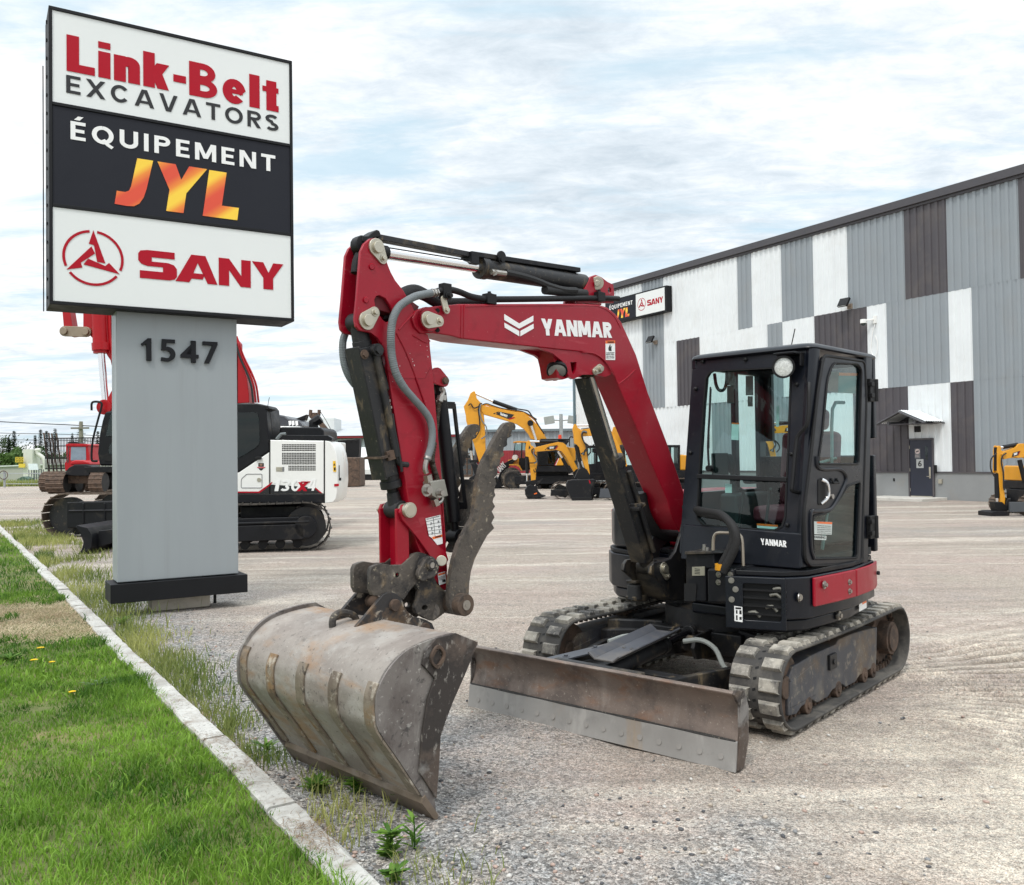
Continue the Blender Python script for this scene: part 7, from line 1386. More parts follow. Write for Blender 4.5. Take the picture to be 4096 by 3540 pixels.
MB().box((3.2, .9, 1.6), (3.6, 1.8, 1.5)).build('engine_hood', yel_p, m.t, .1)

# ---- small yellow excavator with open hooked bucket
def small_exc(name, label, Z, Y, ref):
    return Mac(name, label, 'excavator', Z, ref, Y, big_group)
m = small_exc('excavator', 'small yellow excavator with low arched boom and hooked black bucket before the largest one', ZD, 37.7, (1250, 1350))
bm_ = m.pr('boom', [(440, 690), (480, 655), (640, 615), (800, 580), (870, 590), (910, 620), (960, 720), (1080, 960), (1060, 985), (1020, 995), (960, 890), (900, 770), (850, 710), (780, 690), (500, 715), (465, 722)], 0, .3, yel_p)
m.pr('arm', [(385, 558), (408, 562), (420, 590), (430, 625), (472, 645), (445, 690), (470, 760), (490, 800), (510, 880), (492, 1100), (480, 1170), (430, 1190), (430, 1100), (410, 880), (397, 790), (355, 780), (350, 680), (360, 600)], .03, .27, yel_p); m.pr('arm_opening', [(400, 625), (425, 660), (395, 685)], .025, .03, black_v, bm_, bevel=0)
cy_ = m.cyl('bucket_cylinder', (373, 780), (376, 1015), .075, .1, blk_s); m.cyl('cylinder_rod', (376, 1010), (374, 1118), .04, .1, chrome, cy_)
cy_ = m.cyl('arm_cylinder', (545, 573), (800, 572), .07, .15, blk_s); m.cyl('cylinder_rod', (410, 572), (550, 573), .04, .15, chrome, cy_)
cy_ = m.cyl('boom_cylinder', (860, 800), (975, 1010), .08, -.1, blk_s); m.cyl('cylinder_rod', (800, 710), (865, 810), .045, -.1, chrome, cy_)
m.decal([(650, 685), (770, 682), (795, 622), (675, 640)], 'SANY', -.004, bm_); mb = MB(); [mb.prism(m.pts(q, 0), m.fr, -.008, -.002) for q in ([(618, 690), (630, 678), (640, 680), (630, 692)], [(636, 676), (650, 655), (665, 648), (655, 672)])]; mb.build('brand_checks', black_v, bm_, smooth=False)
m.tube('arm_hose', [(470, 670), (440, 690), (450, 740), (500, 770), (518, 820), (480, 865), (400, 870)], .025, -.05, hose, bm_); m.tube('arm_hose', [(480, 680), (460, 740), (490, 790), (510, 850), (470, 880)], .02, -.07, sleeve, bm_); m.tube('arm_hose', [(490, 940), (500, 990), (475, 990), (465, 960)], .02, -.05, hose, bm_)
bk_ = m.pr('bucket', [(345, 1245), (380, 1190), (420, 1170), (500, 1200), (540, 1270), (580, 1310), (640, 1325), (560, 1355), (380, 1364), (350, 1310)], -.3, .6, blk_p, bevel=.02); m.pr('coupler', [(345, 1130), (500, 1100), (510, 1150), (450, 1200), (370, 1200)], -.02, .32, blk_s); m.pr('thumb', [(480, 1200), (500, 1150), (560, 1100), (590, 1085), (575, 1120), (540, 1150), (500, 1210)], .0, .1, blk_p); m.pr('orange_sticker', [(470, 1290), (510, 1278), (512, 1295), (472, 1305)], -.305, -.30, orange_v, bk_, bevel=0)
m.pr('dozer_blade', [(697, 1240), (705, 1260), (697, 1325), (960, 1325), (960, 1240)], -.9, -.78, blk_p)
m.pr('swing_bracket', [(1010, 1000), (1060, 950), (1090, 960), (1110, 1040), (1080, 1085), (1020, 1060)], -.02, .32, blk_s)
cb = m.pr('cab', [(1205, 655), (1220, 640), (1440, 640), (1450, 660), (1450, 1010), (1200, 1010)], .35, 1.35, gls, bevel=0)
for q in ([(1200, 640), (1216, 640), (1216, 1010), (1200, 1010)], [(1325, 640), (1350, 640), (1350, 1010), (1325, 1010)], [(1435, 640), (1465, 640), (1465, 1010), (1435, 1010)], [(1195, 628), (1465, 628), (1465, 662), (1195, 662)], [(1350, 850), (1440, 850), (1440, 1010), (1350, 1010)], [(1216, 890), (1325, 880), (1325, 1010), (1216, 1010)]): m.pr('cab_frame', q, .30, 1.4, blk_p, cb, bevel=.01)
m.pr('cab_mirror', [(1275, 670), (1325, 665), (1325, 730), (1275, 725)], .1, .16, blk_s); m.pr('cab_lamp', [(1283, 612), (1303, 612), (1303, 642), (1283, 642)], .3, .4, blk_s)
m.pr('house', [(1120, 1010), (1640, 1010), (1640, 1110), (1100, 1110)], .2, 1.9, blk_p); m.pr('engine_hood', [(1465, 800), (1640, 820), (1650, 1010), (1465, 1010)], .3, 1.8, yel_p, bevel=.05)
a, b = m.pts([(850, 1200), (1500, 1200)], -.4); steel_track(m.t, a[0]-m.x0, b[0]-m.x0, 0, .32, -.45, .4, shoe, 40); steel_track(m.t, a[0]-m.x0, b[0]-m.x0, 0, .32, 1.5, .4, shoe, 40); MB().box(((a[0]+b[0])/2-m.x0, .8, .5), (1.4, 1.4, .3)).build('undercarriage_frame', blk_p, m.t, .02)

# ---- mid-size yellow excavator with wide black bucket
def mid_exc(label, Y):
    m = Mac('excavator', label, 'excavator', ZD, (1700, 1350), Y, big_group)
    bm_ = m.pr('boom', [(1100, 425), (1150, 405), (1310, 385), (1460, 380), (1530, 420), (1570, 470), (1640, 620), (1760, 900), (1720, 960), (1690, 950), (1600, 740), (1530, 600), (1480, 520), (1420, 492), (1310, 492), (1170, 500), (1110, 480)], 0, .32, yel_p)
    m.pr('arm', [(1030, 330), (1055, 335), (1075, 385), (1120, 410), (1160, 430), (1150, 520), (1180, 640), (1210, 800), (1240, 1000), (1240, 1050), (1225, 1060), (1170, 930), (1130, 800), (1090, 650), (1050, 610), (1028, 600), (1015, 470), (1003, 400), (1018, 345)], .03, .29, yel_p)
    cy_ = m.cyl('arm_cylinder', (1225, 348), (1460, 352), .07, .16, blk_s); m.cyl('cylinder_rod', (1055, 352), (1230, 349), .04, .16, chrome, cy_)
    cy_ = m.cyl('bucket_cylinder', (1050, 620), (1105, 850), .085, .1, blk_s); m.cyl('cylinder_rod', (1100, 840), (1130, 950), .05, .1, blk_s, cy_)
    for k in range(3): m.tube('arm_hose', [(1200, 440+k*8), (1150, 430+k*6), (1130, 480+k*12), (1160, 580), (1200, 640+k*8), (1190-k*10, 700), (1120+k*20, 745+k*10)], .028, -.05-k*.03, sleeve if k == 1 else hose, bm_); 
    m.tube('arm_hose', [(1170, 590), (1230, 640), (1255, 710), (1210, 770)], .028, -.08, hose, bm_); m.tube('boom_pipe', [(1120, 402), (1200, 392), (1310, 372), (1450, 366)], .02, .1, hose, bm_)
    m.pr('coupler', [(1030, 1080), (1080, 970), (1140, 920), (1200, 960), (1250, 1050), (1240, 1090), (1100, 1095)], -.05, .36, blk_s)
    bk_ = m.pr('bucket', [(920, 1160), (940, 1110), (1000, 1100), (1300, 1092), (1312, 1110), (1262, 1260), (1275, 1390), (1000, 1390), (975, 1340), (925, 1220)], -.55, -.1, blk_p, bevel=.04); m.pr('bucket_side', [(1300, 1095), (1325, 1105), (1280, 1260), (1285, 1385), (1262, 1260)], -.5, .55, blk_p, bk_); m.pr('red_mark', [(1225, 1108), (1238, 1104), (1252, 1150), (1240, 1156)], -.558, -.552, red_v, bk_, bevel=0); m.pr('bucket_lip', [(985, 1345), (1272, 1340), (1278, 1392), (1003, 1395)], -.575, -.5, blk_s, bk_)
    m.pr('dozer_blade', [(1372, 1340), (1390, 1225), (1700, 1225), (1700, 1355), (1372, 1350)], -.7, -.6, M('new_blade_grey', lin(70, 74, 80), .5))
    cb = m.pr('cab', [(1720, 640), (2040, 640), (2050, 1010), (1710, 1010)], .4, 1.45, gls, bevel=0)
    for q in ([(1705, 635), (1730, 635), (1725, 1010), (1700, 1010)], [(1900, 635), (1920, 635), (1920, 1010), (1900, 1010)], [(2030, 635), (2060, 635), (2060, 1010), (2030, 1010)], [(1700, 615), (2060, 615), (2060, 650), (1700, 650)], [(1730, 900), (2030, 900), (2030, 1010), (1730, 1010)]): m.pr('cab_frame', q, .35, 1.5, blk_p, cb)
    m.pr('house', [(1620, 1010), (2300, 1010), (2300, 1150), (1620, 1150)], .1, 2.0, blk_p); m.pr('engine_hood', [(2060, 760), (2280, 790), (2300, 1010), (2060, 1010)], .3, 1.9, yel_p, bevel=.06)
    cy_ = m.cyl('boom_cylinder', (1590, 780), (1680, 1040), .08, -.1, blk_s); m.cyl('cylinder_rod', (1500, 560), (1595, 790), .045, -.1, chrome, cy_)
    a, b = m.pts([(1560, 1250), (2250, 1250)], -.4); steel_track(m.t, a[0]-m.x0, b[0]-m.x0, 0, .34, -.4, .4, shoe, 40); steel_track(m.t, a[0]-m.x0, b[0]-m.x0, 0, .34, 1.6, .4, shoe, 40); MB().box(((a[0]+b[0])/2-m.x0, .8, .5), (1.5, 1.5, .35)).build('undercarriage_frame', blk_p, m.t, .02)
    return m, bm_
def copy_tree(o, parent=None):
    c = o.copy(); COL.objects.link(c); c.parent = parent
    for ch in list(o.children): copy_tree(ch, c)
    return c
m, bm_ = mid_exc('mid-size yellow excavator with a wide smooth black bucket set on the ground', 36.0)
m.decal([(1330, 475), (1440, 472), (1465, 412), (1350, 418)], 'SANY', -.004, bm_)
c_ = copy_tree(m.t); q = at_depth(1560, 900, 37.5); c_.location = (q.x+1.55, 37.2, .04); c_['label'] = 'yellow excavator whose boom shows through the glass of the red excavator cab'
c_ = copy_tree(m.t); c_.location = (m.x0+2.15, 40.5, .03); c_['label'] = 'yellow excavator beside the warehouse wall, mostly hidden behind the red boom'

# ---- yellow mini excavator at the right edge
m = Mac('excavator', 'yellow mini excavator with its arm folded straight down before the grey wall base', 'excavator', ZR, (1900, 1420), 23.6, big_group)
bm_ = m.pr('boom', [(1548, 810), (1580, 785), (1700, 740), (1725, 705), (1760, 700), (1830, 705), (1900, 760), (1980, 900), (2040, 1100), (1990, 1110), (1930, 980), (1850, 860), (1790, 842), (1720, 850), (1690, 842), (1580, 862)], 0, .22, yel_p); ar = m.pr('arm', [(1525, 722), (1545, 728), (1550, 770), (1580, 790), (1560, 870), (1580, 1000), (1575, 1140), (1590, 1260), (1580, 1400), (1545, 1410), (1540, 1280), (1520, 1010), (1505, 1000), (1505, 770), (1512, 735)], .02, .20, yel_p); m.pr('arm_plate', [(1480, 722), (1500, 722), (1520, 760), (1500, 960), (1480, 1005), (1466, 1000), (1470, 760)], .12, .16, yel_p, ar)
cy_ = m.cyl('arm_cylinder', (1570, 738), (1715, 712), .055, .11, blk_s); m.cyl('cylinder_rod', (1530, 740), (1575, 738), .03, .11, chrome, cy_); cy_ = m.cyl('bucket_cylinder', (1500, 1010), (1505, 1260), .06, .08, blk_s); m.cyl('cylinder_rod', (1490, 740), (1492, 980), .045, .08, blk_s, cy_); m.cyl('rod_end', (1505, 1255), (1508, 1320), .035, .08, chrome, cy_)
m.decal([(1655, 840), (1725, 820), (1738, 776), (1668, 798)], 'SANY', -.004, bm_); m.tube('arm_hose', [(1600, 800), (1560, 830), (1550, 900), (1570, 1000), (1572, 1130), (1580, 1180)], .02, -.04, hose, ar); m.tube('arm_hose', [(1500, 800), (1445, 860), (1440, 960), (1480, 1040)], .018, -.02, hose, ar)
m.pr('coupler', [(1478, 1300), (1560, 1300), (1610, 1350), (1620, 1390), (1500, 1400)], -.03, .24, blk_s); m.pr('bucket', [(1452, 1405), (1500, 1395), (1640, 1395), (1632, 1440), (1452, 1448)], -.2, .5, blk_p); m.pr('thumb', [(1600, 1420), (1640, 1340), (1650, 1260), (1625, 1270), (1610, 1330), (1585, 1380)], .02, .12, blk_p)
m.pr('dozer_blade', [(1640, 1300), (1900, 1300), (1900, 1402), (1640, 1402)], -.3, -.22, M('dusty_blade_grey', lin(72, 76, 80), .5)); m.pr('house', [(1880, 930), (1910, 930), (2300, 960), (2300, 1090), (1880, 1090)], .05, 1.5, yel_p, bevel=.04); m.pr('lower_skirt', [(1884, 1092), (2300, 1092), (2300, 1190), (1910, 1190), (1886, 1170)], .02, 1.5, blk_p); m.cyl('boom_cylinder', (1735, 870), (1790, 1100), .06, -.1, blk_s)
cb = m.pr('cab', [(2080, 560), (2330, 560), (2350, 930), (2080, 930)], .55, 1.5, gls, bevel=0); [m.pr('cab_frame', q, .5, 1.55, blk_p, cb) for q in ([(2070, 540), (2360, 540), (2360, 570), (2070, 570)], [(2070, 560), (2090, 560), (2090, 940), (2070, 940)], [(2335, 560), (2360, 560), (2360, 940), (2335, 940)])]
a, b = m.pts([(1880, 1260), (2330, 1260)], -.2); rt_ = steel_track(m.t, a[0]-m.x0, b[0]-m.x0, 0, .26, -.2, .32, shoe, 36); steel_track(m.t, a[0]-m.x0, b[0]-m.x0, 0, .26, 1.2, .32, shoe, 36); MB().box(((a[0]+b[0])/2-m.x0, .7, .5), (1.0, 1.1, .35)).build('undercarriage_frame', blk_p, m.t, .02)

# ---- white and red excavator behind the sign
m = Mac('excavator', 'white, black and red excavator marked 130X4 half hidden behind the sign pillar', 'excavator', ZC, (500, 1680), 17.0)
gm = 'white and red excavators behind the sign'; m.t['group'] = gm
hs = m.pr('engine_house', [(490, 440), (1093, 448), (1093, 1035), (490, 1035)], 0, 2.2, white_p, bevel=.02)
m.pr('house_side', [(-300, 1005), (-300, 800), (150, 800), (490, 572), (488, 1035), (-300, 1035)], 0, .9, white_p, bevel=.02)
cw_ = MB(); q = m.pts([(1100, 448), (1240, 455), (1280, 500), (1310, 580), (1332, 700), (1335, 900), (1315, 1080), (1280, 1125), (1100, 1138)], 0); cwp = []
R = []
for k, (dy, sc_) in enumerate(((0, -.16), (.12, -.11), (.5, -.09), (1.2, -.11), (1.8, -.22), (2.3, -.45))): R.append([m.fr(a+(.0 if i in (0, 8) else sc_)-dy*.06, b, dy) for i, (a, b) in enumerate(q)])
cw_.loft(R); cwo = cw_.build('counterweight', white_p, m.t, .05, 3)
m.pr('lower_skirt', [(-300, 1037), (1090, 1037), (1090, 1135), (-300, 1135)], -.01, .35, blk_p); m.pr('lower_skirt', [(-300, 1037), (760, 1037), (760, 1130), (-300, 1130)], .352, 2.3, blk_p)
m.pr('engine_hood', [(590, 436), (600, 310), (630, 296), (1050, 300), (1085, 330), (1090, 392), (1090, 436)], .35, 1.7, blk_p, bevel=.03); m.pr('hood_edge', [(620, 437), (625, 400), (660, 386), (1130, 390), (1175, 415), (1180, 445)], .02, .3, blk_p)
for x0_, x1_, y0_, y1_ in ((627, 1000, 484, 565), (627, 1000, 578, 712), (697, 1000, 700, 780)):
    gr = MB(); nx_, ny_ = round((x1_-x0_)/18.0), round((y1_-y0_)/18.0)
    for i in range(nx_):
        for j in range(ny_):
            if y0_ == 700 and j == 0: continue
            cxp, cyp = x0_+(i+.5)*(x1_-x0_)/nx_, y0_+(j+.5)*(y1_-y0_)/ny_; gr.prism(m.pts([(cxp-7, cyp-5), (cxp-5, cyp-7), (cxp+5, cyp-7), (cxp+7, cyp-5), (cxp+7, cyp+5), (cxp+5, cyp+7), (cxp-5, cyp+7), (cxp-7, cyp+5)], -.001), m.fr, -.003, -.001)
    gr.build('vent_grille', dark_in, hs, smooth=False)
m.pr('engine_seam', [(488, 440), (500, 440), (500, 1035), (488, 1035)], -.004, .0, dark_in, hs, bevel=0); m.pr('engine_seam', [(1088, 448), (1100, 448), (1100, 1138), (1088, 1138)], -.004, .0, dark_in, hs, bevel=0)
lt = m.pr('latch', [(563, 738), (632, 738), (632, 788), (563, 788)], -.006, .0, zinc, hs, bevel=.002); m.pr('latch_recess', [(632, 738), (652, 738), (652, 788), (632, 788)], -.005, .0, grey_v, hs, bevel=0)
m.pr('black_band', [(-300, 1033), (-300, 1022), (380, 1022), (490, 930), (1000, 965), (1075, 1030)], -.004, -.001, black_v, hs, bevel=0); m.pr('red_band', [(-300, 1022), (-300, 1008), (370, 1008), (480, 932), (520, 900), (520, 915), (490, 946), (383, 1024)], -.006, -.004, red_v, hs, bevel=0); m.pr('red_band', [(975, 964), (995, 964), (1072, 1026), (1052, 1026)], -.008, -.004, red_v, hs, bevel=0)
mb = MB(); a, b = m.p3([(515, 1004), (815, 1004)], -.005); c_, = m.p3([(515, 878)], -.005); w_, h_ = (b-a).length, (c_-a).length; tf = lambda u, v, d: a+(b-a).normalized()*(u*w_+v*h_*.2)+Vector((0, 0, 1))*(v*h_)+Vector((0, -d, 0)); mb.prism([(0, .70), (.16, 1), (.24, 1), (.24, 0), (.10, 0), (.10, .68)], tf, 0, .004, 0); bar_text(mb, '30', a+(b-a)*.30, b-a, (0, 0, 1), w_*.80, h_, .19, .004, 0, .12, .2); a, b = m.p3([(905, 1000), (1015, 1000)], -.005); c_, = m.p3([(905, 868)], -.005); bar_text(mb, '4', a, b-a, (0, 0, 1), (b-a).length, (c_-a).length, .22, .004, 0, .1, .2)
a, b = m.p3([(785, 1004), (925, 1004)], -.008); c_, = m.p3([(785, 905)], -.008); mb.text('x', a, b-a, (0, 0, 1), (b-a).length, (c_-a).length, .05, .003, .2, 1); mb.prism(m.pts([(840, 897), (945, 897), (935, 910), (838, 910)], -.008), m.fr, -.011, -.008, 1); mb.build('model_lettering', [white_v, red_v], hs, smooth=False)
mb = MB(); mb.prism(m.pts([(368, 695), (428, 695), (428, 735), (368, 735)], -.001), m.fr, -.004, -.001, 0); mb.prism(m.pts([(352, 738), (446, 738), (440, 750), (358, 750)], -.001), m.fr, -.006, -.001, 1); mb.prism(m.pts([(368, 752), (428, 752), (415, 768), (398, 778), (380, 768)], -.001), m.fr, -.004, -.001, 0); mb.prism(m.pts([(380, 702), (415, 702), (410, 725), (385, 725)], -.001), m.fr, -.006, -.003, 2); mb.build('shield_emblem', [black_v, M('pinkish_red', lin(196, 80, 90), .5), M('badge_tan', lin(140, 110, 90), .5)], hs, smooth=False)
hq = m.pts(rpoly([(178, 968), (180, 870), (240, 816), (408, 816), (408, 968)], 15), -.001); mb = MB(); mb.tube([m.fr(a, b, -.002) for a, b in hq+hq[:1]], .007, 6); mb.build('hatch_seam', grey_v, hs); mb = MB(); mb.cyl(m.p3([(376, 880)], 0)[0], m.p3([(376, 880)], 0)[0]+Vector((0, -.01, 0)), .04, n=16); mb.build('hatch_lock', zinc, hs)
mb = MB(); mb.prism(m.pts([(1190, 672), (1218, 672), (1226, 790), (1194, 790)], -.0), m.fr, -.012, -.004, 0); mb.prism(m.pts([(1205, 692), (1217, 722), (1195, 722)], 0), m.fr, -.014, -.012, 1); mb.prism(m.pts([(1201, 745), (1219, 740), (1221, 775), (1203, 778)], 0), m.fr, -.014, -.012, 1); mb.prism(m.pts([(1256, 720), (1264, 720), (1265, 858), (1282, 854), (1282, 888), (1256, 888)], 0), m.fr, -.016, -.004, 1); mb.prism(m.pts([(1205, 925), (1257, 922), (1255, 950), (1203, 952)], 0), m.fr, -.012, -.004, 2); mb.build('counterweight_markings', [M('yellow_vinyl', lin(240, 190, 40), .4), black_v, red_v], cwo, smooth=False)
cb = m.pr('cab', [(-620, 40), (350, 35), (420, 50), (450, 90), (470, 300), (490, 560), (150, 798), (-300, 800), (-560, 800), (-600, 500)], .0, 1.0, blk_p, bevel=.03); m.pr('cab_window', rpoly([(-150, 140), (350, 135), (372, 180), (386, 460), (350, 520), (150, 640), (-150, 640)], 30), -.012, -.002, gls_d, cb, bevel=0); m.pr('door_handle', rpoly([(328, 628), (400, 622), (402, 655), (332, 660)], 14), -.05, -.01, blk_s, cb)
mb = MB(); mb.tube(m.p3([(470, 80), (480, 10), (490, -30)], .3), .006, 6); mb.tube(m.p3([(490, 90), (505, 200), (515, 300), (535, 430)], .1), .006, 6, sub=3); mb.build('antenna', blk_s, cb); m.pr('cab_visor', [(420, 60), (470, 65), (495, 95), (455, 108)], .0, .5, blk_s, cb)
bm_ = m.pr('boom', [(130, 30), (130, -640), (-100, -900), (-700, -1500), (-900, -1600), (-960, -1500), (-800, -1380), (-400, -850), (-200, -300), (-60, 200), (60, 240)], 1.05, 1.45, red_n, bevel=.02)
bxr = m.pr('boom_rear', [(140, -520), (180, -420), (240, -240), (262, -60), (266, 30), (140, 36)], 1.05, 1.45, red_n, bm_); 
for k in range(3): m.tube('boom_pipe', [(100+k*14, -700), (160+k*22, -480), (240+k*26, -300), (290+k*28, -150), (310+k*30, 30)], .025, 1.0+k*.12, red_n if k else hose, bm_)
ex_ = MB(); ex_.tube(m.p3([(975, 300), (975, 250), (1000, 235), (1055, 200)], .9), .10, 8); ex_.build('exhaust_stack', blk_s, m.t)
m.pr('arm', [(-960, -1560), (-860, -1500), (-820, -900), (-860, -300), (-940, -300), (-1000, -900)], 1.1, 1.4, red_n)
mb = MB(); a, b, c_ = m.p3([(570, 432), (620, 375), (670, 372)], .03); mb.tube([a, b, c_], .03, 8); mb.tube([a, (a+b)/2, b], .035, 8); mb.build('cab_rail', sleeve, m.t)
a, b = m.pts([(-390, 1480), (930, 1480)], 0)[0][0]-m.x0, m.pts([(900, 1480)], 0)[0][0]-m.x0; dkshoe = M('dark_track_shoe', lin(62, 58, 54), .65, .2, var=.3, spots=[(DUST, 2, .55, .75, .45)])
for yy in (-.1, 1.5):
    tr = steel_track(m.t, a, b, 0, .45, yy, .5, dkshoe, 46); rz_ = radians(13); tr.rotation_euler.z = rz_; tr.location = (b+.45-(b+.45)*cos(rz_), -(b+.45)*sin(rz_), 0); MB().cyl((b, yy-.02, .45), (b, yy+.3, .45), .21, n=26).build('drive_hub', blk_p, tr, .01)
    mb = MB(); mb.box(((a+b)/2, yy+.04, .36), (2.2, .12, .3)); mb.box(((a+b)/2, yy+.02, .55), (2.4, .1, .05)); mb.build('frame_side', blk_p, tr, .02)
mb = MB(); q = m.pts([(485, 1490), (500, 1488), (540, 1530), (522, 1538)], -.08); mb.prism(q, m.fr, -.09, -.085); mb.build('arrow_decal', white_v, m.t, smooth=False)
MB().cyl((0.2, 1.1, .7), (.2, 1.1, 1.15), .55, n=30).build('slew_ring', blk_p, m.t); MB().box((-.1, 1.0, .68), (1.1, 1.5, .32)).build('undercarriage_frame', blk_p, m.t, .03)
# its dozer blade reaches out left of the pillar
bz = at_depth(165, 1122, 16.5); bb = m.x0
mb = MB(); fr = lambda a, b, d: Vector((a, d, b)); bx = at_depth(*Z2(420, 1400), 16.6).x-m.x0; P_ = [(0, 0), (.08, .1), (.11, .22), (.05, .40), (-.04, .52), (.0, .55), (.18, .50), (.28, .34), (.26, .12), (.12, .0)]; R = []
ca_, sa_ = cos(radians(8)), sin(radians(8))
for yy in (-.35, 2.6): R.append([Vector((bx+a, yy, b)) for a, b in P_])
mb.loft(R); bl_ = mb.build('dozer_blade', blk_p, m.t, .01); mb = MB()
for yy in (-.1, .5, 1.2, 1.9): mb.prism([(bx+.26, .1), (bx+.9, .3), (bx+.9, .48), (bx+.28, .42)], fr, yy, yy+.06)
mb.box((bx+.55, 1.1, .36), (.9, 1.2, .1)); mb.build('blade_ribs', blk_p, bl_, .01)

# ---- second machine of that kind, farther back, its red arm folded above the trees
m2 = Mac('excavator', 'farther excavator with red folded arm left of the sign pillar and rusty tracks', 'excavator', ZH, (620, 1900), 21.5, gm)
cb = m2.pr('cab', [(540, 1105), (630, 1090), (1000, 1090), (1000, 1690), (480, 1690), (458, 1560), (480, 1340), (510, 1200)], .2, 1.25, blk_p, bevel=.05); m2.pr('cab_window', [(610, 1120), (640, 1115), (980, 1115), (980, 1368), (552, 1368), (575, 1250)], .185, .195, gls, cb, bevel=0); m2.pr('cab_window', rpoly([(580, 1540), (600, 1450), (630, 1430), (700, 1430), (700, 1560), (600, 1565)], 12), .185, .195, gls, cb, bevel=0); m2.pr('door_pocket', rpoly([(535, 1580), (620, 1580), (640, 1640), (535, 1640)], 10), .18, .195, dark_in, cb, bevel=0)
m2.tube('mirror_rail', [(398, 1090), (398, 1020), (420, 997), (480, 1000), (508, 1030), (470, 1180), (420, 1370), (400, 1500), (398, 1620), (415, 1640), (460, 1640)], .028, .15, blk_s, cb, sub=4)
m2.pr('deck', [(315, 1705), (1100, 1690), (1100, 1765), (345, 1765)], .0, 2.6, blk_p); 
ar = m2.pr('arm', [(305, 40), (300, -250), (640, -300), (660, 250), (640, 720), (600, 540), (580, 300), (440, 295), (400, 300), (375, 270), (370, 205), (305, 205)], .6, .95, red_n); m2.pr('arm_tip', [(72, -60), (150, -60), (205, 275), (150, 283), (100, 250), (95, 200)], .62, .92, red_n, ar)
mb = MB(); a, b = m2.pts([(112, 232), (345, 240)], .55); mb.prism(capsule(a, b, .13, .13), m2.fr, .5, .56); [mb.cyl(m2.fr(*q, .44), m2.fr(*q, .56), .09, n=14) for q in (a, b)]; mb.build('link_bar', M('brass_link', lin(150, 136, 118), .5, .5), ar, .01)
cy_ = m2.cyl('bucket_cylinder', (470, -60), (495, 470), .17, .4, red_n, n=18); m2.cyl('cylinder_collar', (495, 360), (500, 440), .21, .4, red_n, cy_, 18); m2.cyl('cylinder_rod', (502, 470), (548, 1000), .085, .4, chrome, cy_, 16)
for k in range(3): m2.tube('arm_pipe', [(520+k*34, 40), (535+k*30, 250), (565+k*24, 450), (620+k*12, 545)], .035, .45, red_n, ar)
lk_ = m2.pr('link_lever', [(495, 1040), (520, 1010), (560, 980), (600, 900), (720, 700), (760, 760), (660, 1000), (660, 1120), (590, 1105), (520, 1090)], .35, .8, red_n); mb = MB(); q, = m2.p3([(540, 1055)], .33); mb.cyl(q-Vector((0, .05, 0)), q+Vector((0, .5, 0)), .19, n=20); mb.build('lever_boss', red_n, lk_, .01)
m2.pr('boom', [(640, 700), (900, 300), (1300, 100), (1500, 300), (1500, 1000), (1350, 1500), (1200, 1500), (1300, 900), (1200, 500), (1000, 600), (760, 800)], 1.3, 1.75, red_n)
x_ = lambda zx, y: m2.pts([(zx, 0)], y)[0][0]-m2.x0
hq = lambda P: [(p.x, p.z) for p in (at_depth(*ZC(x, y), 21.5) for x, y in P)]
h2_ = MB().prism(hq([(-350, 1000), (-350, 290), (480, 285), (830, 292), (860, 330), (870, 1000)]), m2.fr, .0, 2.6).build('engine_house', white_p, m2.t, .03); MB().prism(hq([(455, 285), (460, 155), (540, 150), (620, 165), (660, 195), (770, 210), (810, 260), (820, 292)]), m2.fr, .3, 2.2).build('engine_hood', M('hood_grey', lin(58, 60, 66), .35, coat=.2), m2.t, .06, 3)
mb = MB()
for i in range(4):
    for j in range(7): c_ = hq([(488+i*12, 325+j*17)])[0]; mb.prism([(c_[0]-.045, c_[1]-.06), (c_[0]+.045, c_[1]-.06), (c_[0]+.045, c_[1]+.06), (c_[0]-.045, c_[1]+.06)], m2.fr, -.006, -.001)
mb.build('vent_grille', dark_in, h2_, smooth=False); mb = MB()
for k, x in enumerate((665, 700, 740)): q = hq([(x, 225), (x+30, 222), (x+34, 260+k*6), (x+8, 280)]); mb.prism(q, m2.fr, .29, .30)
mb.build('hood_slots', white_v, m2.t, smooth=False); mb = MB(); q = hq([(665, 185), (795, 133), (770, 205), (700, 200)]); mb.prism(q, m2.fr, 1.0, 1.3); mb.build('exhaust_stack', blk_s, m2.t, .02)
xa, xb = on_plane(90, 1080, (0, 1, 0), 20.8).x-m2.x0+.5, 2.4
for yy in (-.8, 1.7): tr = steel_track(m2.t, xa, xb, 0, .50, yy, .6, shoe, 50); mb = MB(); mb.box((xa+.9, yy+.1, .52), (1.6, .3, .62)); mb.box((xa+.9, yy-.06, .62), (1.5, .05, .05)); [mb.box((xa+.5+k*.5, yy-.06, .55), (.05, .05, .5)) for k in range(3)]; mb.build('frame_side', blk_p, tr, .03)
MB().cyl((1.2, 1.2, .8), (1.2, 1.2, 1.3), .7, n=24).build('slew_ring', blk_p, m2.t); MB().box((1.2, 1.2, .75), (2.2, 2.0, .4)).build('undercarriage_frame', rusty, m2.t, .03)

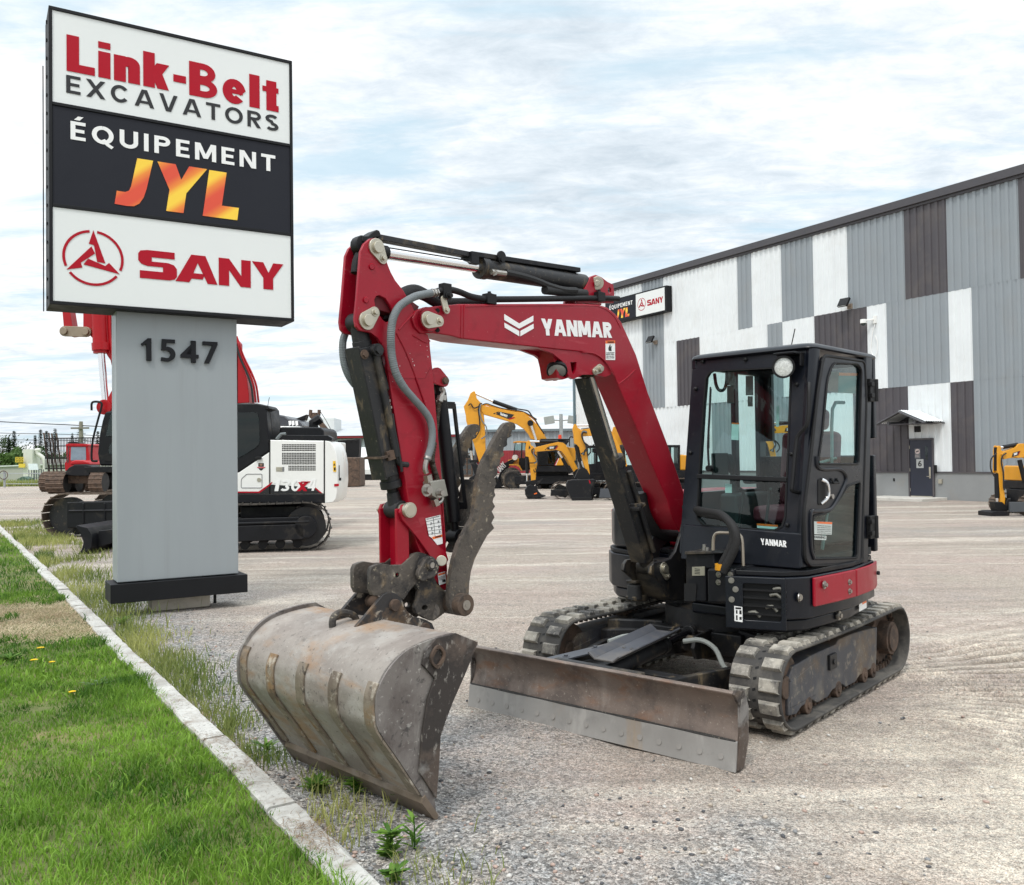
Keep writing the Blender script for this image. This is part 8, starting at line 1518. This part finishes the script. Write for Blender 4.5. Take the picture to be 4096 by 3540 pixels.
# ---- red forwarder with rusty bogie tracks
m = Mac('forestry_forwarder', 'red forestry forwarder with wide rusty bogie tracks, facing the camera', 'forwarder', ZG, (1320, 1165), 55)
cb = m.pr('cab', [(1135, 345), (1510, 345), (1545, 620), (1560, 690), (1440, 690), (1120, 800), (1115, 660), (1150, 600)], .3, 2.0, red_n, bevel=.05); m.pr('cab_window', rpoly([(1226, 380), (1480, 380), (1486, 610), (1219, 610)], 10), .27, .29, M('grey_blue_window', lin(122, 138, 150), .12, var=.3, vs=1.5), cb, bevel=0); m.pr('side_window', [(1170, 370), (1195, 380), (1188, 640), (1150, 660)], .27, .29, gls, cb, bevel=0); m.pr('roof_cap', [(1130, 335), (1180, 320), (1490, 325), (1525, 345), (1520, 360), (1135, 360)], .2, 2.2, red_n, cb); m.pr('roof_lamps', [(1150, 318), (1160, 300), (1230, 285), (1290, 290), (1360, 300), (1380, 320)], .8, 1.4, blk_s, cb)
m.pr('bonnet', [(1200, 690), (1215, 630), (1290, 605), (1440, 605), (1520, 630), (1555, 690)], -1.4, .25, red_n, bevel=.1); m.pr('front_shield', [(1110, 830), (1180, 740), (1280, 685), (1480, 680), (1560, 700), (1600, 740), (1545, 800), (1540, 880), (1250, 880), (1120, 860)], -1.7, -.6, blk_p, bevel=.08); m.pr('axle_housing', [(1080, 860), (1560, 880), (1640, 960), (1560, 1010), (1150, 1010)], -1.2, .4, rusty, bevel=.05)
for zx0, zx1, yy in ((845, 1150, -1.6), (725, 870, 2.4), (1580, 1810, -1.6), (1480, 1580, 2.4)):
    a, b = [p[0]-m.x0 for p in m.pts([(zx0, 1000), (zx1, 1000)], yy)]; mb = MB(); P_ = resample(track_path(-.8, .8, .62, .62), 30)
    for i in range(30):
        p = P_[i]; t_ = (P_[(i+1) % 30]-P_[(i-1) % 30]).normalized(); nn = Vector((t_.y, -t_.x)); pr_ = [(-.13, 0), (.13, 0), (.13, .03), (.05, .03), (.0, .09), (-.05, .03), (-.13, .03)]
        mb.prism([(p.x+t_.x*u+nn.x*v, p.y+t_.y*u+nn.y*v) for u, v in pr_], lambda u, v, d: Vector((d, yy+1.0+u, v)), a, b)
    tr = mb.build('bogie_track', rusty, m.t, smooth=False); mb = MB(); [mb.cyl((a+.1, yy+1.0+o_, .64), (b-.1, yy+1.0+o_, .64), .58, n=20) for o_ in (-.75, .75)]; mb.build_each('bogie_wheel', hose, tr)
gt = MB(); xs = m.pts([(780, 400), (1900, 400), (780, 720)], 3.4); x0_, x1_, zt_, zb_ = xs[0][0]-m.x0, xs[1][0]-m.x0, 0, 0
for k in range(44): xx = x0_+(x1_-x0_)*k/43; gt.box((xx, 3.4, 2.5), (.03, .04, 2.1))
for z_ in (1.5, 2.2, 3.0, 3.52): gt.box(((x0_+x1_)/2, 3.4, z_), (x1_-x0_, .06, .07))
gt.build('log_gate', blk_s, m.t, smooth=False); mb = MB(); mb.box((0, 4.8, 1.3), (2.6, 4.4, .3)); [mb.cyl((x, y, 1.3), (x*1.1, y, 3.9), .055, n=8) for x in (-3.6, -3.3, 3.2) for y in (3.6, 4.6)]; mb.build('bunk_posts', rusty, m.t)
# ================================================================== far surroundings
def gnd_thing(name, label, cat, x, y, group=None): return thing(name, label, cat, (x, y, 0), 0, group)
def DD(x, y): return (x, y)
far_grass = M('far_grass', lin(96, 130, 62), .95, var=.3, vs=.6, spots=[(lin(140, 136, 90), .9, .5, .7, .6)])
mb = MB(); fx, fy = [-420, -200, -120, -80, -60, -50, -42, -36, -30, -26, -22, -18, -15], [74, 80, 86, 92, 98, 104, 112, 120, 130, 140, 150, 160, 200, 320]; V = [(x, y, float(ground_h(np.array([x*1.]), np.array([y*1.]))[0])+.05) for y in fy for x in fx]; nf = len(fx)
mb.add(V, [(j*nf+i, j*nf+i+1, (j+1)*nf+i+1, (j+1)*nf+i) for j in range(len(fy)-1) for i in range(nf-1)]); struct(mb.build('grass_field', far_grass))
def gz(x, y): return float(ground_h(np.array([x*1.]), np.array([y*1.]))[0])
mb = MB(); mb.add([(-16, 118, .015), (260, 118, .015), (500, 420, .015), (-16, 420, .015)], [(0, 1, 2, 3)]); struct(mb.build('far_lot', M('far_lot_gravel', lin(170, 166, 158), .95, var=.12, vs=.3), smooth=False))
# rough verge grass at the far edge of the yard
P = np.stack([rng.uniform(-62, -16, 9000), 73.5+np.abs(rng.standard_normal(9000))*2.2], -1); o = blades('verge_grass', P, .5*(.4+rng.random(9000)), np.full(9000, .07), .7, wild_m, .3+.5*rng.random(9000)); struct(o, 'stuff'); tag(o, 'rough green verge grass along the far edge of the yard', 'grass')
# long grey buildings across the yard
clg = M('far_grey_cladding', lin(150, 158, 162), .6, var=.08, vs=.2); clr = M('far_red_container', lin(150, 44, 52), .6, var=.2, vs=.3); wht = M('far_white', lin(206, 208, 206), .6, var=.1, vs=.3)
def ribbed(par, xa, xb, y, z0, z1, mat, p=.9, dep=.08, nm='ribbed_cladding'):
    n = int((xb-xa)/p); pr_ = []
    for j in range(n): x = xa+(xb-xa)*j/n; w_ = (xb-xa)/n; pr_ += [(x, 0), (x+w_*.5, 0), (x+w_*.55, -dep), (x+w_*.95, -dep)]
    pr_.append((xb, 0)); k = len(pr_); mb = MB(); mb.add([(a, y+b, z0) for a, b in pr_]+[(a, y+b, z1) for a, b in pr_], [(i, i+1, i+1+k, i+k) for i in range(k-1)]); return mb.build(nm, mat, par, smooth=False)
Yb = 112
q0, q1 = at_depth(905, 875, Yb), at_depth(1180, 880, Yb); b1 = gnd_thing('storage_hall', 'long low grey metal hall far behind the yellow excavators', 'building', q0.x-8, Yb)
W_ = q1.x-q0.x+22; ribbed(b1, 0, W_, 0, 0, q0.z, clg); MB().box((W_/2, 8, q0.z/2), (W_-.2, 15.6, q0.z-.1)).build('hall_body', clg, b1, smooth=False); mb = MB(); mb.box((W_/2, 7.8, q0.z+.12), (W_+.4, 16.6, .3)); mb.build('roof_edge', M('far_dark_trim', lin(110, 122, 126), .6), b1)
MB().box((8.5, -.05, 1.6), (1.6, .2, 3.2)).build('ivy_patch', M('ivy_green', lin(110, 150, 70), .9, var=.4, vs=2), b1)
for k, (x, wd) in enumerate(((905, 6.1), (1004, 12.2))):
    q = at_depth(x, 930, 100); t = gnd_thing('shipping_container', ('short red shipping container behind the thumb of the red excavator' if k == 0 else 'long red shipping container behind the wheel loader'), 'container', q.x-1.0, 100, 'red containers before the grey hall'); ribbed(t, 0, wd, 0, .15, 2.75, clr, .3, .06, 'ribbed_side'); MB().box((wd/2, 1.25, 1.45), (wd-.02, 2.4, 2.6)).build('container_body', clr, t, .03)
q = at_depth(922, 945, 88); t = gnd_thing('steel_crate', 'rusty red steel crate frame standing by the red container', 'crate', q.x, 88); mb = MB()
for i in range(6): mb.box((i*.5-.9, 0, 1.2), (.08, .08, 2.4))
for i in range(5): mb.box((.35, 0, .2+i*.55), (2.6, .07, .08))
for i in range(6): mb.box((i*.5-.9, 1.6, 1.2), (.08, .08, 2.4))
mb.box((.35, .8, 2.4), (2.6, 1.7, .07)); mb.box((.35, .8, .2), (2.6, 1.7, .07)); mb.build('crate_frame', rusty, t); MB().box((.35, .8, .1), (2.6, 1.7, .12)).build('crate_floor', rusty, t)
for k, x in enumerate((918, 933)): q = at_depth(x, 960, 70); MB().cyl((0, 0, 0), (0, 0, 1.6), .08, n=8); tag(MB().cyl((0, 0, 0), (0, 0, 1.55), .09, n=8).build('marker_post', wht, loc=(q.x, 70, 0)), ('left' if k == 0 else 'right')+' white marker post seen between the jaws of the thumb', 'post', 'white marker posts')
# workshop with a red roof edge seen between sign and arm
q = at_depth(690, 880, 92); b2 = gnd_thing('workshop', 'grey workshop with red roof trim and open bay behind the white excavator', 'building', q.x-6, 92); W_ = 20; hz = q.z-.4
ribbed(b2, 0, W_, 0, 2.2, hz, clg, .5); MB().box((W_/2, 8, hz/2), (W_-.2, 15, hz-.1)).build('hall_body', M('bay_dark', lin(70, 74, 76), .8), b2, smooth=False); MB().box((W_/2, 4, hz+.16), (W_+.5, 9, .22)).build('red_trim', clr, b2); mb = MB(); mb.add([(-.3, -.6, hz+.28), (W_+.3, -.6, hz+.28), (W_+.3, 8, hz+1.3), (-.3, 8, hz+1.3), (-.3, 15, hz+.28), (W_+.3, 15, hz+.28)], [(0, 1, 2, 3), (3, 2, 5, 4)]); mb.build('roof', M('pale_roof', lin(176, 180, 182), .6), b2, smooth=False); MB().box((2.5, 6, hz+1.6), (4, 4, 1.6)).build('roof_box', wht, b2, .05); MB().box((11, -.02, 2.9), (3, .3, 1.2)).build('bay_opening', dark_in, b2)
q = at_depth(730, 945, 80); t = gnd_thing('covered_stack', 'white tarpaulin covered stack beside the rusty attachment', 'stack', q.x, 80); mb = MB(); mb.add([(-2.6, 0, 1.1), (2.6, 0, .9), (2.6, 3, 3.0), (-2.6, 3, 3.1), (-2.6, 0, .6), (2.6, 0, .5), (2.6, 3, .5), (-2.6, 3, .5)], [(0, 1, 2, 3), (4, 5, 1, 0), (5, 6, 2, 1), (7, 4, 0, 3), (6, 7, 3, 2)]); mb.build('tarpaulin', wht, t, smooth=False); MB().box((0, 1.5, .3), (5.4, 2.8, .6)).build('pallet', blk_s, t)
q = at_depth(712, 975, 62); t = gnd_thing('rusty_attachment', 'rusty orange machine attachment with black hood beside the white counterweight', 'attachment', q.x, 62); rm = M('rust_orange', lin(150, 88, 50), .7, var=.35, spots=[(lin(70, 50, 40), 2, .5, .65, .7)])
mb = MB(); mb.prism([(-.7, 0), (.7, 0), (.8, .5), (.3, .9), (.5, 1.5), (-.4, 1.5), (-.3, .9), (-.8, .5)], lambda a, b, d: Vector((a, d, b)), -.5, .5); mb.build('base', rm, t, .04); mb = MB(); mb.prism([(-1.0, 1.6), (.55, 1.5), (.65, 3.3), (-.9, 3.2)], lambda a, b, d: Vector((a, d, b)), -.4, .5); [mb.cyl((.4-k*.35, -.45, 3.15), (.4-k*.35, -.5, 3.15), .07, n=8) for k in range(4)]; mb.build('hood', blk_s, t, .05)
q = at_depth(640, 870, 60); t = gnd_thing('drill_mast', 'rusty forked mast leaning up behind the white excavator', 'mast', q.x, 60); F_ = lambda zx, y: (lambda p: Vector((p.x-q.x, 0, p.z)))(at_depth(*ZC(zx, y), 60))
mb = MB(); mb.beam(F_(1210, 450), F_(985, 170), .3, .34); mb.build('mast_beam', rusty, t, .03); mb = MB(); mb.tube([F_(945, 108), F_(942, 170), F_(960, 190), F_(990, 192), F_(1020, 185), F_(1035, 160), F_(1038, 108)], .12, 8, sub=3); mb.cyl(F_(988, 140), F_(988, 190), .18, n=10); mb.build('fork', rusty, t); mb = MB(); mb.beam(F_(1110, 320), F_(1130, 400), .16, .2); mb.beam(F_(1140, 330), F_(1200, 440), .16, .2); mb.build('orange_arms', M('faded_orange', lin(214, 120, 60), .6), t); mb = MB(); mb.tube([F_(1040, 110), F_(1110, 220), F_(1180, 350)], .02, 5); mb.build('mast_cable', hose, t); MB().box((1.6, .2, 1.0), (3, 2.2, 2.0)).build('base_machine', rusty, t, .1)
# light pole
q = at_depth(1135, 838, 74); t = gnd_thing('light_pole', 'slim steel light pole with twin floodlights behind the yellow excavators', 'lamp', q.x, 74); MB().cyl((0, 0, 0), (0, 0, q.z), .2, .15, 12).build('pole', M('galvanised', lin(160, 164, 164), .5, .5), t)
for sg in (-1, 1): mb = MB(); mb.beam((sg*.1, 0, q.z-.55), (sg*.7, 0, q.z-.5), .1, .1); mb.box((sg*1.0, -.1, q.z-.5), (.85, .5, .65), Matrix.Rotation(sg*.15, 3, 'Y')); mb.build('floodlight', M('floodlight_grey', lin(150, 154, 150), .4), t, .03)
q = at_depth(1151, 875, 84); t = gnd_thing('ventilator', 'dark roof ventilator box right of the light pole', 'ventilator', q.x, 111); MB().box((4.4, 0, 5.6), (2.6, 1, 1.3)).build('hood', blk_s, t, .1); MB().cyl((4, 0, 4.0), (4, 0, 5.2), .45, n=12).build('duct', clg, t)
# left: industrial yard beyond the fence
gb = M('beige_grey_wall', lin(168, 166, 160), .8, var=.06, vs=.2)
q = at_depth(0, 926, 195); t = gnd_thing('factory', 'low pale grey factory building beyond the wire fence', 'building', q.x-24, 195); z1 = at_depth(*ZG(100, 600), 195).z; z2 = at_depth(*ZG(100, 740), 188).z
W_ = 62; MB().box((W_/2, 8, z1/2-1.7), (W_, 16, z1+3.4)).build('tall_block', gb, t, smooth=False); mb = MB(); mb.add([(0, -7, -3.2), (46, -7, -3.2), (46, -7, z2+.7), (0, -7, z2-.3), (0, 0, -3.2), (46, 0, -3.2), (46, 0, z2+.7), (0, 0, z2-.1)], [(0, 1, 2, 3), (1, 5, 6, 2), (4, 0, 3, 7), (3, 2, 6, 7)]); mb.build('low_block', gb, t, smooth=False); mb = MB(); mb.beam((-.2, -7.1, z2-.25), (46, -7.1, z2+.75), .5, .25); mb.build('white_eaves', wht, t); mb = MB(); mb.box((31, 6, z1+.3), (1.9, 2, .6)); mb.build('roof_vent', wht, t, .05)
q = at_depth(*ZG(500, 600), 175); t = gnd_thing('dust_collector', 'pale grey industrial dust collector tower with pipe and yellow railing', 'tower', q.x, 175); fG = lambda P, Y=175: [(p.x-q.x, p.z) for p in (at_depth(*ZG(x, y), Y) for x, y in P)]; FXZ = lambda a, b, d: Vector((a, d, b))
tw = M('weathered_tower', lin(206, 204, 198), .8, var=.12, vs=.5, spots=[(lin(140, 134, 124), .8, .58, .75, .5)])
MB().prism(fG([(400, 1020), (400, 420), (560, 415), (562, 1020)]), FXZ, 0, 3).build('tower_body', tw, t, .05); MB().prism(fG([(382, 445), (400, 440), (400, 480), (382, 480)]), FXZ, 0, 2).build('side_box', tw, t); mb = MB(); mb.tube([Vector((a, 1, b)) for a, b in fG([(565, 435), (600, 430), (650, 430)])], .35, 10); mb.tube([Vector((a, 1, b)) for a, b in fG([(600, 450), (610, 500), (720, 610), (730, 900)])], .42, 10, sub=4); mb.build('duct', tw, t)
mb = MB(); ym = M('safety_yellow', lin(224, 192, 70), .6); R_ = fG([(300, 560), (430, 560), (300, 640), (430, 640), (430, 700)])
for k in range(6): a = R_[0][0]+(R_[1][0]-R_[0][0])*k/5; mb.box((a, -.6, (R_[0][1]+R_[2][1])/2), (.12, .12, R_[0][1]-R_[2][1]))
for zz_ in (R_[0][1], (R_[0][1]+R_[2][1])/2, R_[2][1]): mb.box(((R_[0][0]+R_[1][0])/2, -.6, zz_), (R_[1][0]-R_[0][0], .12, .12))
mb.box((R_[1][0]-.3, -.5, R_[4][1]), (1.2, .3, .8)); mb.build('railing', ym, t, smooth=False)
q = at_depth(*ZG(560, 800), 150); t = gnd_thing('lattice_shelter', 'small shelter with white panel roof on a dark lattice frame', 'shelter', q.x, 150); fG2 = lambda P: [(p.x-q.x, p.z) for p in (at_depth(*ZG(x, y), 150) for x, y in P)]
MB().prism(fG2([(485, 668), (635, 668), (660, 775), (500, 775)]), FXZ, 0, .12).build('panel_roof', M('white_sheet', lin(226, 230, 238), .5), t); mb = MB(); A_ = fG2([(482, 770), (700, 770), (482, 960)])
for k in range(6): mb.box((A_[0][0]+(A_[1][0]-A_[0][0])*k/5, .3, A_[0][1]/2-1.4), (.08, .1, A_[0][1]+2.8))
for k in range(5): mb.box(((A_[0][0]+A_[1][0])/2, .3, -1.8+(A_[0][1]+1.8)*k/4), (A_[1][0]-A_[0][0], .08, .08))
for k in range(4): mb.box((A_[0][0]+k*.8, 2, A_[0][1]/2-1.4), (.1, .1, A_[0][1]+2.8))
mb.build('lattice', M('dark_blue_frame', lin(44, 50, 70), .6), t, smooth=False)
q = at_depth(*ZG(375, 1000), 148); t = gnd_thing('green_shed', 'low dark green pitched cover beside the parked pickup', 'shed', q.x, 148); MB().prism([(p.x-q.x, p.z) for p in (at_depth(*ZG(x, y), 148) for x, y in ((288, 1010), (480, 1010), (478, 925), (390, 888), (290, 935)))], FXZ, 0, 2).build('cover', M('dark_green_sheet', lin(70, 92, 80), .7), t, .03)
def car(label, x, y, colr, pickup, rz):
    t = thing('parked_car', label, 'car', (x, y, gz(x, y)+.05), rz, 'cars parked beyond the fence'); cm = M('car_paint', colr, .3, var=.04, coat=.4)
    prof_ = [(-2.5, .45), (2.5, .45), (2.55, .8), (2.4, 1.02), (1.3, 1.12), (.55, 1.72), (-.9, 1.75), (-1.2, 1.15), (-2.5, 1.12), (-2.55, .7)] if pickup else [(-2.1, .4), (2.1, .4), (2.15, .7), (2.0, .92), (1.2, 1.0), (.5, 1.42), (-1.0, 1.45), (-1.7, 1.05), (-2.15, .95), (-2.15, .6)]
    MB().prism(prof_, FXZ, -.9, .9).build('body', cm, t, .08, 3)
    wq = [(1.1, 1.14), (.5, 1.62), (-.8, 1.65), (-1.0, 1.16)] if pickup else [(1.0, 1.02), (.45, 1.34), (-.95, 1.37), (-1.4, 1.06)]
    for yy in (-.915, .90): MB().prism(wq, FXZ, yy, yy+.015).build('side_window', gls_d, t)
    for xx in (-1.5, 1.55):
        for yy in (-.95, .7): wh = MB().cyl((xx, yy, .36), (xx, yy+.25, .36), .36, n=20).build('wheel', tyre_m, t, .03); MB().cyl((xx, yy-.01, .36), (xx, yy+.26, .36), .2, n=14).build('rim', zinc, wh)
    MB().box((2.48, 0, .85), (.12, 1.5, .16)).build('headlight_bar', wht, t, .03); MB().box((2.5, 0, .52), (.2, 1.7, .2)).build('bumper', M('bumper_chrome', lin(196, 198, 198), .3, .6), t, .04)
q = at_depth(*ZG(700, 1035), 142); car('dark grey pickup truck parked beyond the fence, facing left', q.x+.3, 142.5, lin(96, 104, 112), True, pi); q = at_depth(*ZG(730, 1050), 132); car('silver white car in front of the grey pickup, mostly behind the forwarder', q.x+.9, 132, lin(200, 204, 206), False, pi)
# pipe and wire fence with a ring on its end post
q = at_depth(*ZG(78, 1060), 71); t = gnd_thing('wire_fence', 'grey pipe and wire fence along the grassy verge', 'fence', q.x, 71); gal = M('galvanised_fence', lin(160, 164, 166), .5, .4); MB().cyl((0, 0, 0), (0, 0, 1.3), .09, n=10).build('end_post', gal, t)
for nm, a, b in (('top_rail', (0, 0, 1.12), (8, 1.6, 1.0)), ('bottom_rail', (0, 0, .28), (8, 1.6, .12)), ('side_rail', (0, 0, 1.12), (-6, 1, 1.1))): MB().cyl(a, b, .03, n=6).build(nm, gal, t)
mb = MB()
for k in range(36): mb.tube([(k*.22, .044*k, .24), (k*.22, .044*k, 1.1)], .005, 4)
struct(mb.build('wire_mesh', gal, t), 'stuff')
for k in (1, 2, 3): MB().cyl((k*2.6, k*.52, 0), (k*2.6, k*.52, 1.1), .04, n=6).build('line_post', gal, t)
mb = MB(); mb.tube([(.34*cos(a), -.14, .34*sin(a)) for a in [2*pi*k/24 for k in range(25)]], .035, 6); o = mb.build('wreath_ring', M('brown_wreath', lin(96, 80, 72), .9, var=.4, vs=3), loc=(q.x, 71, 1.0)); tag(o, 'brown ring hung on the end post of the fence', 'wreath')
# utility pole and wires
q = at_depth(164, 862, 118); t = gnd_thing('utility_pole', 'grey wooden utility pole rising above the red forwarder', 'pole', q.x, 118); MB().cyl((0, 0, 0), (0, 0, q.z+.6), .34, .24, 10).build('pole', M('grey_wood', lin(130, 124, 114), .8, var=.15), t); mb = MB(); mb.box((0, -.3, q.z-.3), (2.4, .2, .22)); mb.build('crossarm', M('grey_wood_arm', lin(120, 114, 106), .8), t)
for k, (ya, yb) in enumerate(((835+7, 868), (871, 886), (880, 899))):
    mb = MB(); y0_, y1_ = (837, 867) if k == 0 else ((868, 888) if k == 1 else (884, 900)); a, b = at_depth(-300, y0_-16, 118), at_depth(520, y1_+4, 118); c_ = at_depth(164, y1_-6 if k == 0 else y1_-8, 118); mb.tube([a, (a+c_)/2+Vector((0, 0, -.5)), c_, (c_+b)/2+Vector((0, 0, -.3)), b], .06 if k == 0 else .04, 5, sub=6); tag(mb.build('power_line', hose), ('thick upper power line crossing the sky above the spruces', 'thin middle power line between the spruce tops', 'thin lowest power line above the factory roof')[k], 'wire', 'power lines on the utility pole')
# ------------------------------------------------------------------ trees
def crown_mat(n, c1, c2): return blade_mat(n, c1, c2, .25)
spr_m = crown_mat('spruce_needles', (.012, .030, .014), (.06, .09, .045)); dec_m = crown_mat('broad_leaves', (.02, .055, .012), (.11, .19, .045)); dk_m = crown_mat('dark_leaves', (.012, .028, .012), (.055, .085, .03)); bark = M('tree_bark', lin(88, 76, 66), .9, var=.25)
def spruce(x, y, h, rad, label, seed, sparse=.0, grp='spruces behind the factory'):
    r = random.Random(seed); t = thing('spruce_tree', label, 'tree', (x, y, 0), 0, grp); MB().tube([(0, 0, -3.1), (.1, 0, h*.5), (0, 0, h)], lambda q: .02*h*(1-q)+.03, 7).build('trunk', bark, t); mb = MB(); ti = []
    z = h*.06
    while z < h*.985:
        f = z/h; R_ = rad*(1-f)**.85*r.uniform(.75, 1.15)+.12; nb = 7 if f < .8 else 5; a0 = r.uniform(0, 6)
        for k in range(nb):
            if r.random() < sparse: continue
            a = a0+2*pi*k/nb+r.uniform(-.3, .3); L_ = R_*r.uniform(.7, 1.15); d = Vector((cos(a), sin(a), 0)); s_ = Vector((-sin(a), cos(a), 0)); dr = r.uniform(.05, .3); tone = r.random()
            n_ = max(3, int(L_/.32))
            for j in range(n_):
                g = (j+.6)/n_; c = d*(L_*g)+Vector((0, 0, z-dr*L_*g*g+.05*L_*g)); ww = .62*(1-.4*g)*(.45+.11*h/4)
                for sg in (-1, 1, 0):
                    e = (d*.55+s_*sg*.8+Vector((0, 0, r.uniform(-.45, .12)))).normalized()*ww*r.uniform(.8, 1.3); u = e.cross(Vector((0, 0, 1))).normalized()*ww*.22; o_ = len(mb.v); mb.add([c-u, c+e*.6-u*1.1, c+e, c+e*.6+u*1.1, c+u], [(0, 1, 2, 3, 4)]); ti += [min(1, max(0, tone*.5+.3*g+r.uniform(-.2, .2)))]*5
        z += h*.026*r.uniform(.8, 1.25)*(1.15-f*.5)
    c_ = mb.build('crown', spr_m, t, smooth=False); at_ = c_.data.attributes.new('tint', 'FLOAT', 'POINT'); at_.data.foreach_set('value', ti); return t
def leafy(name, x, y, h, rad, label, seed, mat, grp, n=1500, lf=.42):
    r = random.Random(seed); t = thing(name, label, 'tree', (x, y, 0), 0, grp); mb = MB(); mb.tube([(0, 0, -3.1), (.1, .1, h*.35), (0, 0, h*.7)], lambda q: .022*h*(1-q)+.05, 7)
    cl = []
    for k in range(16):
        a = r.uniform(0, 2*pi); f = r.uniform(.22, .95); q = rad*sqrt(r.random())*(1-.75*max(0, f-.55)); c = Vector((cos(a)*q, sin(a)*q, h*f)); cl.append((c, rad*r.uniform(.28, .5), r.random())); 
        if k < 7: mb.tube([(0, 0, h*.3), c*.5+Vector((0, 0, h*.15)), c], lambda q_: .012*h*(1-q_)+.03, 5)
    mb.build('trunk', bark, t); mb = MB(); ti = []
    for i in range(n):
        c, R_, tone = cl[r.randrange(len(cl))]; d = Vector((r.gauss(0, 1), r.gauss(0, 1), r.gauss(0, .8))).normalized()*R_*r.random()**.4; p = c+d; nn = Vector((r.gauss(0, 1), r.gauss(0, 1), r.gauss(0, 1)+.6)).normalized(); u = nn.orthogonal().normalized()*lf*r.uniform(.5, 1.2); v = nn.cross(u)*.7
        mb.add([p-u, p-v*.6, p+u, p+v*.6], [(0, 1, 2, 3)]); ti += [min(1, max(0, tone*.6+.35*(d.z/R_*.5+.5)+r.uniform(-.15, .15)))]*4
    c_ = mb.build('crown', mat, t, smooth=False); at_ = c_.data.attributes.new('tint', 'FLOAT', 'POINT'); at_.data.foreach_set('value', ti); return t
for i, (zx, zt_, wpx, Y_, sp_, lb) in enumerate(((243, 115, 190, 128, .1, 'broadest spruce left of the dust collector tower'), (700, 85, 130, 130, .15, 'tall spruce next to the end of the tower duct'), (803, 115, 120, 132, .15, 'spruce second right of the tower duct'), (948, 72, 140, 134, .25, 'tallest free standing spruce above the log gate'), (608, 185, 90, 128, .2, 'slim spruce between tower and tall spruce'), (1395, -40, 270, 140, .3, 'big ragged spruce behind the utility pole'), (1245, 150, 100, 136, .25, 'small spruce left of the utility pole'), (1690, 120, 150, 136, .2, 'spruce peeking out left of the black cab'), (150, 230, 120, 126, .1, 'short spruce at the left of the broadest one'))):
    Y_ *= 1.65; q = at_depth(*ZG(zx, zt_), Y_); w_ = wpx*.1172/F_PX*Y_*.5; spruce(q.x, Y_, q.z*1.03, w_*1.8, lb, 40+i, sp_)
for i, (zx, zt_, Y_, rad, mt, lb) in enumerate(((30, 235, 134, 6.5, dk_m, 'dark broad tree above the pale factory roof'), (-120, 215, 138, 7, dk_m, 'dark broad tree beyond the end of the wire fence'), (480, 300, 124, 3.6, dec_m, 'fresh green leafy tree behind the tower'), (380, 330, 126, 4.2, dec_m, 'bright green tree between tower and broadest spruce'), (90, 440, 118, 4, dec_m, 'low green tree in front of the dark trees'), (300, 450, 118, 4.2, dec_m, 'rounded green tree left behind the tower'), (650, 420, 120, 3.6, dk_m, 'dark shrub under the tower duct'), (900, 460, 124, 4.2, dec_m, 'light green tree behind the log gate'), (1060, 470, 126, 3.8, dk_m, 'dark bushy tree behind the forwarder cab'), (760, 470, 121, 3.5, dk_m, 'dark green bush behind the log gate posts'), (1600, 420, 126, 4, dk_m, 'dark tree right behind the forwarder'))):
    Y_ *= 1.65; q = at_depth(*ZG(zx, zt_), Y_); leafy('broadleaf_tree', q.x, Y_, q.z*(.8 if i > 1 else .95), rad, lb, 80+i, mt, 'leafy trees beyond the fence')
# wooded rise that closes the view to the sides
tl = MB(); ti = []; r = random.Random(9)
for i in range(9000):
    x = r.uniform(-330, 330); y = 250+abs(x)*.1+r.uniform(0, 25); hh = 3.4+1.2*vnoise(np.array([x*.05]), np.array([3.]))[0]*2; z = r.uniform(-2, hh); p = Vector((x, y, z)); nn = Vector((r.gauss(0, 1), r.gauss(0, 1), r.gauss(0, 1))).normalized(); u = nn.orthogonal().normalized()*1.6*r.uniform(.5, 1.2); v = nn.cross(u)*.8; tl.add([p-u, p-v, p+u, p+v], [(0, 1, 2, 3)]); ti += [r.random()*.7]*4
o = tl.build('distant_woods', dk_m, smooth=False); at_ = o.data.attributes.new('tint', 'FLOAT', 'POINT'); at_.data.foreach_set('value', ti); struct(o, 'stuff'); tag(o, 'distant dark band of woods along the horizon', 'woods')
# short dry leaf and white scrap on the gravel
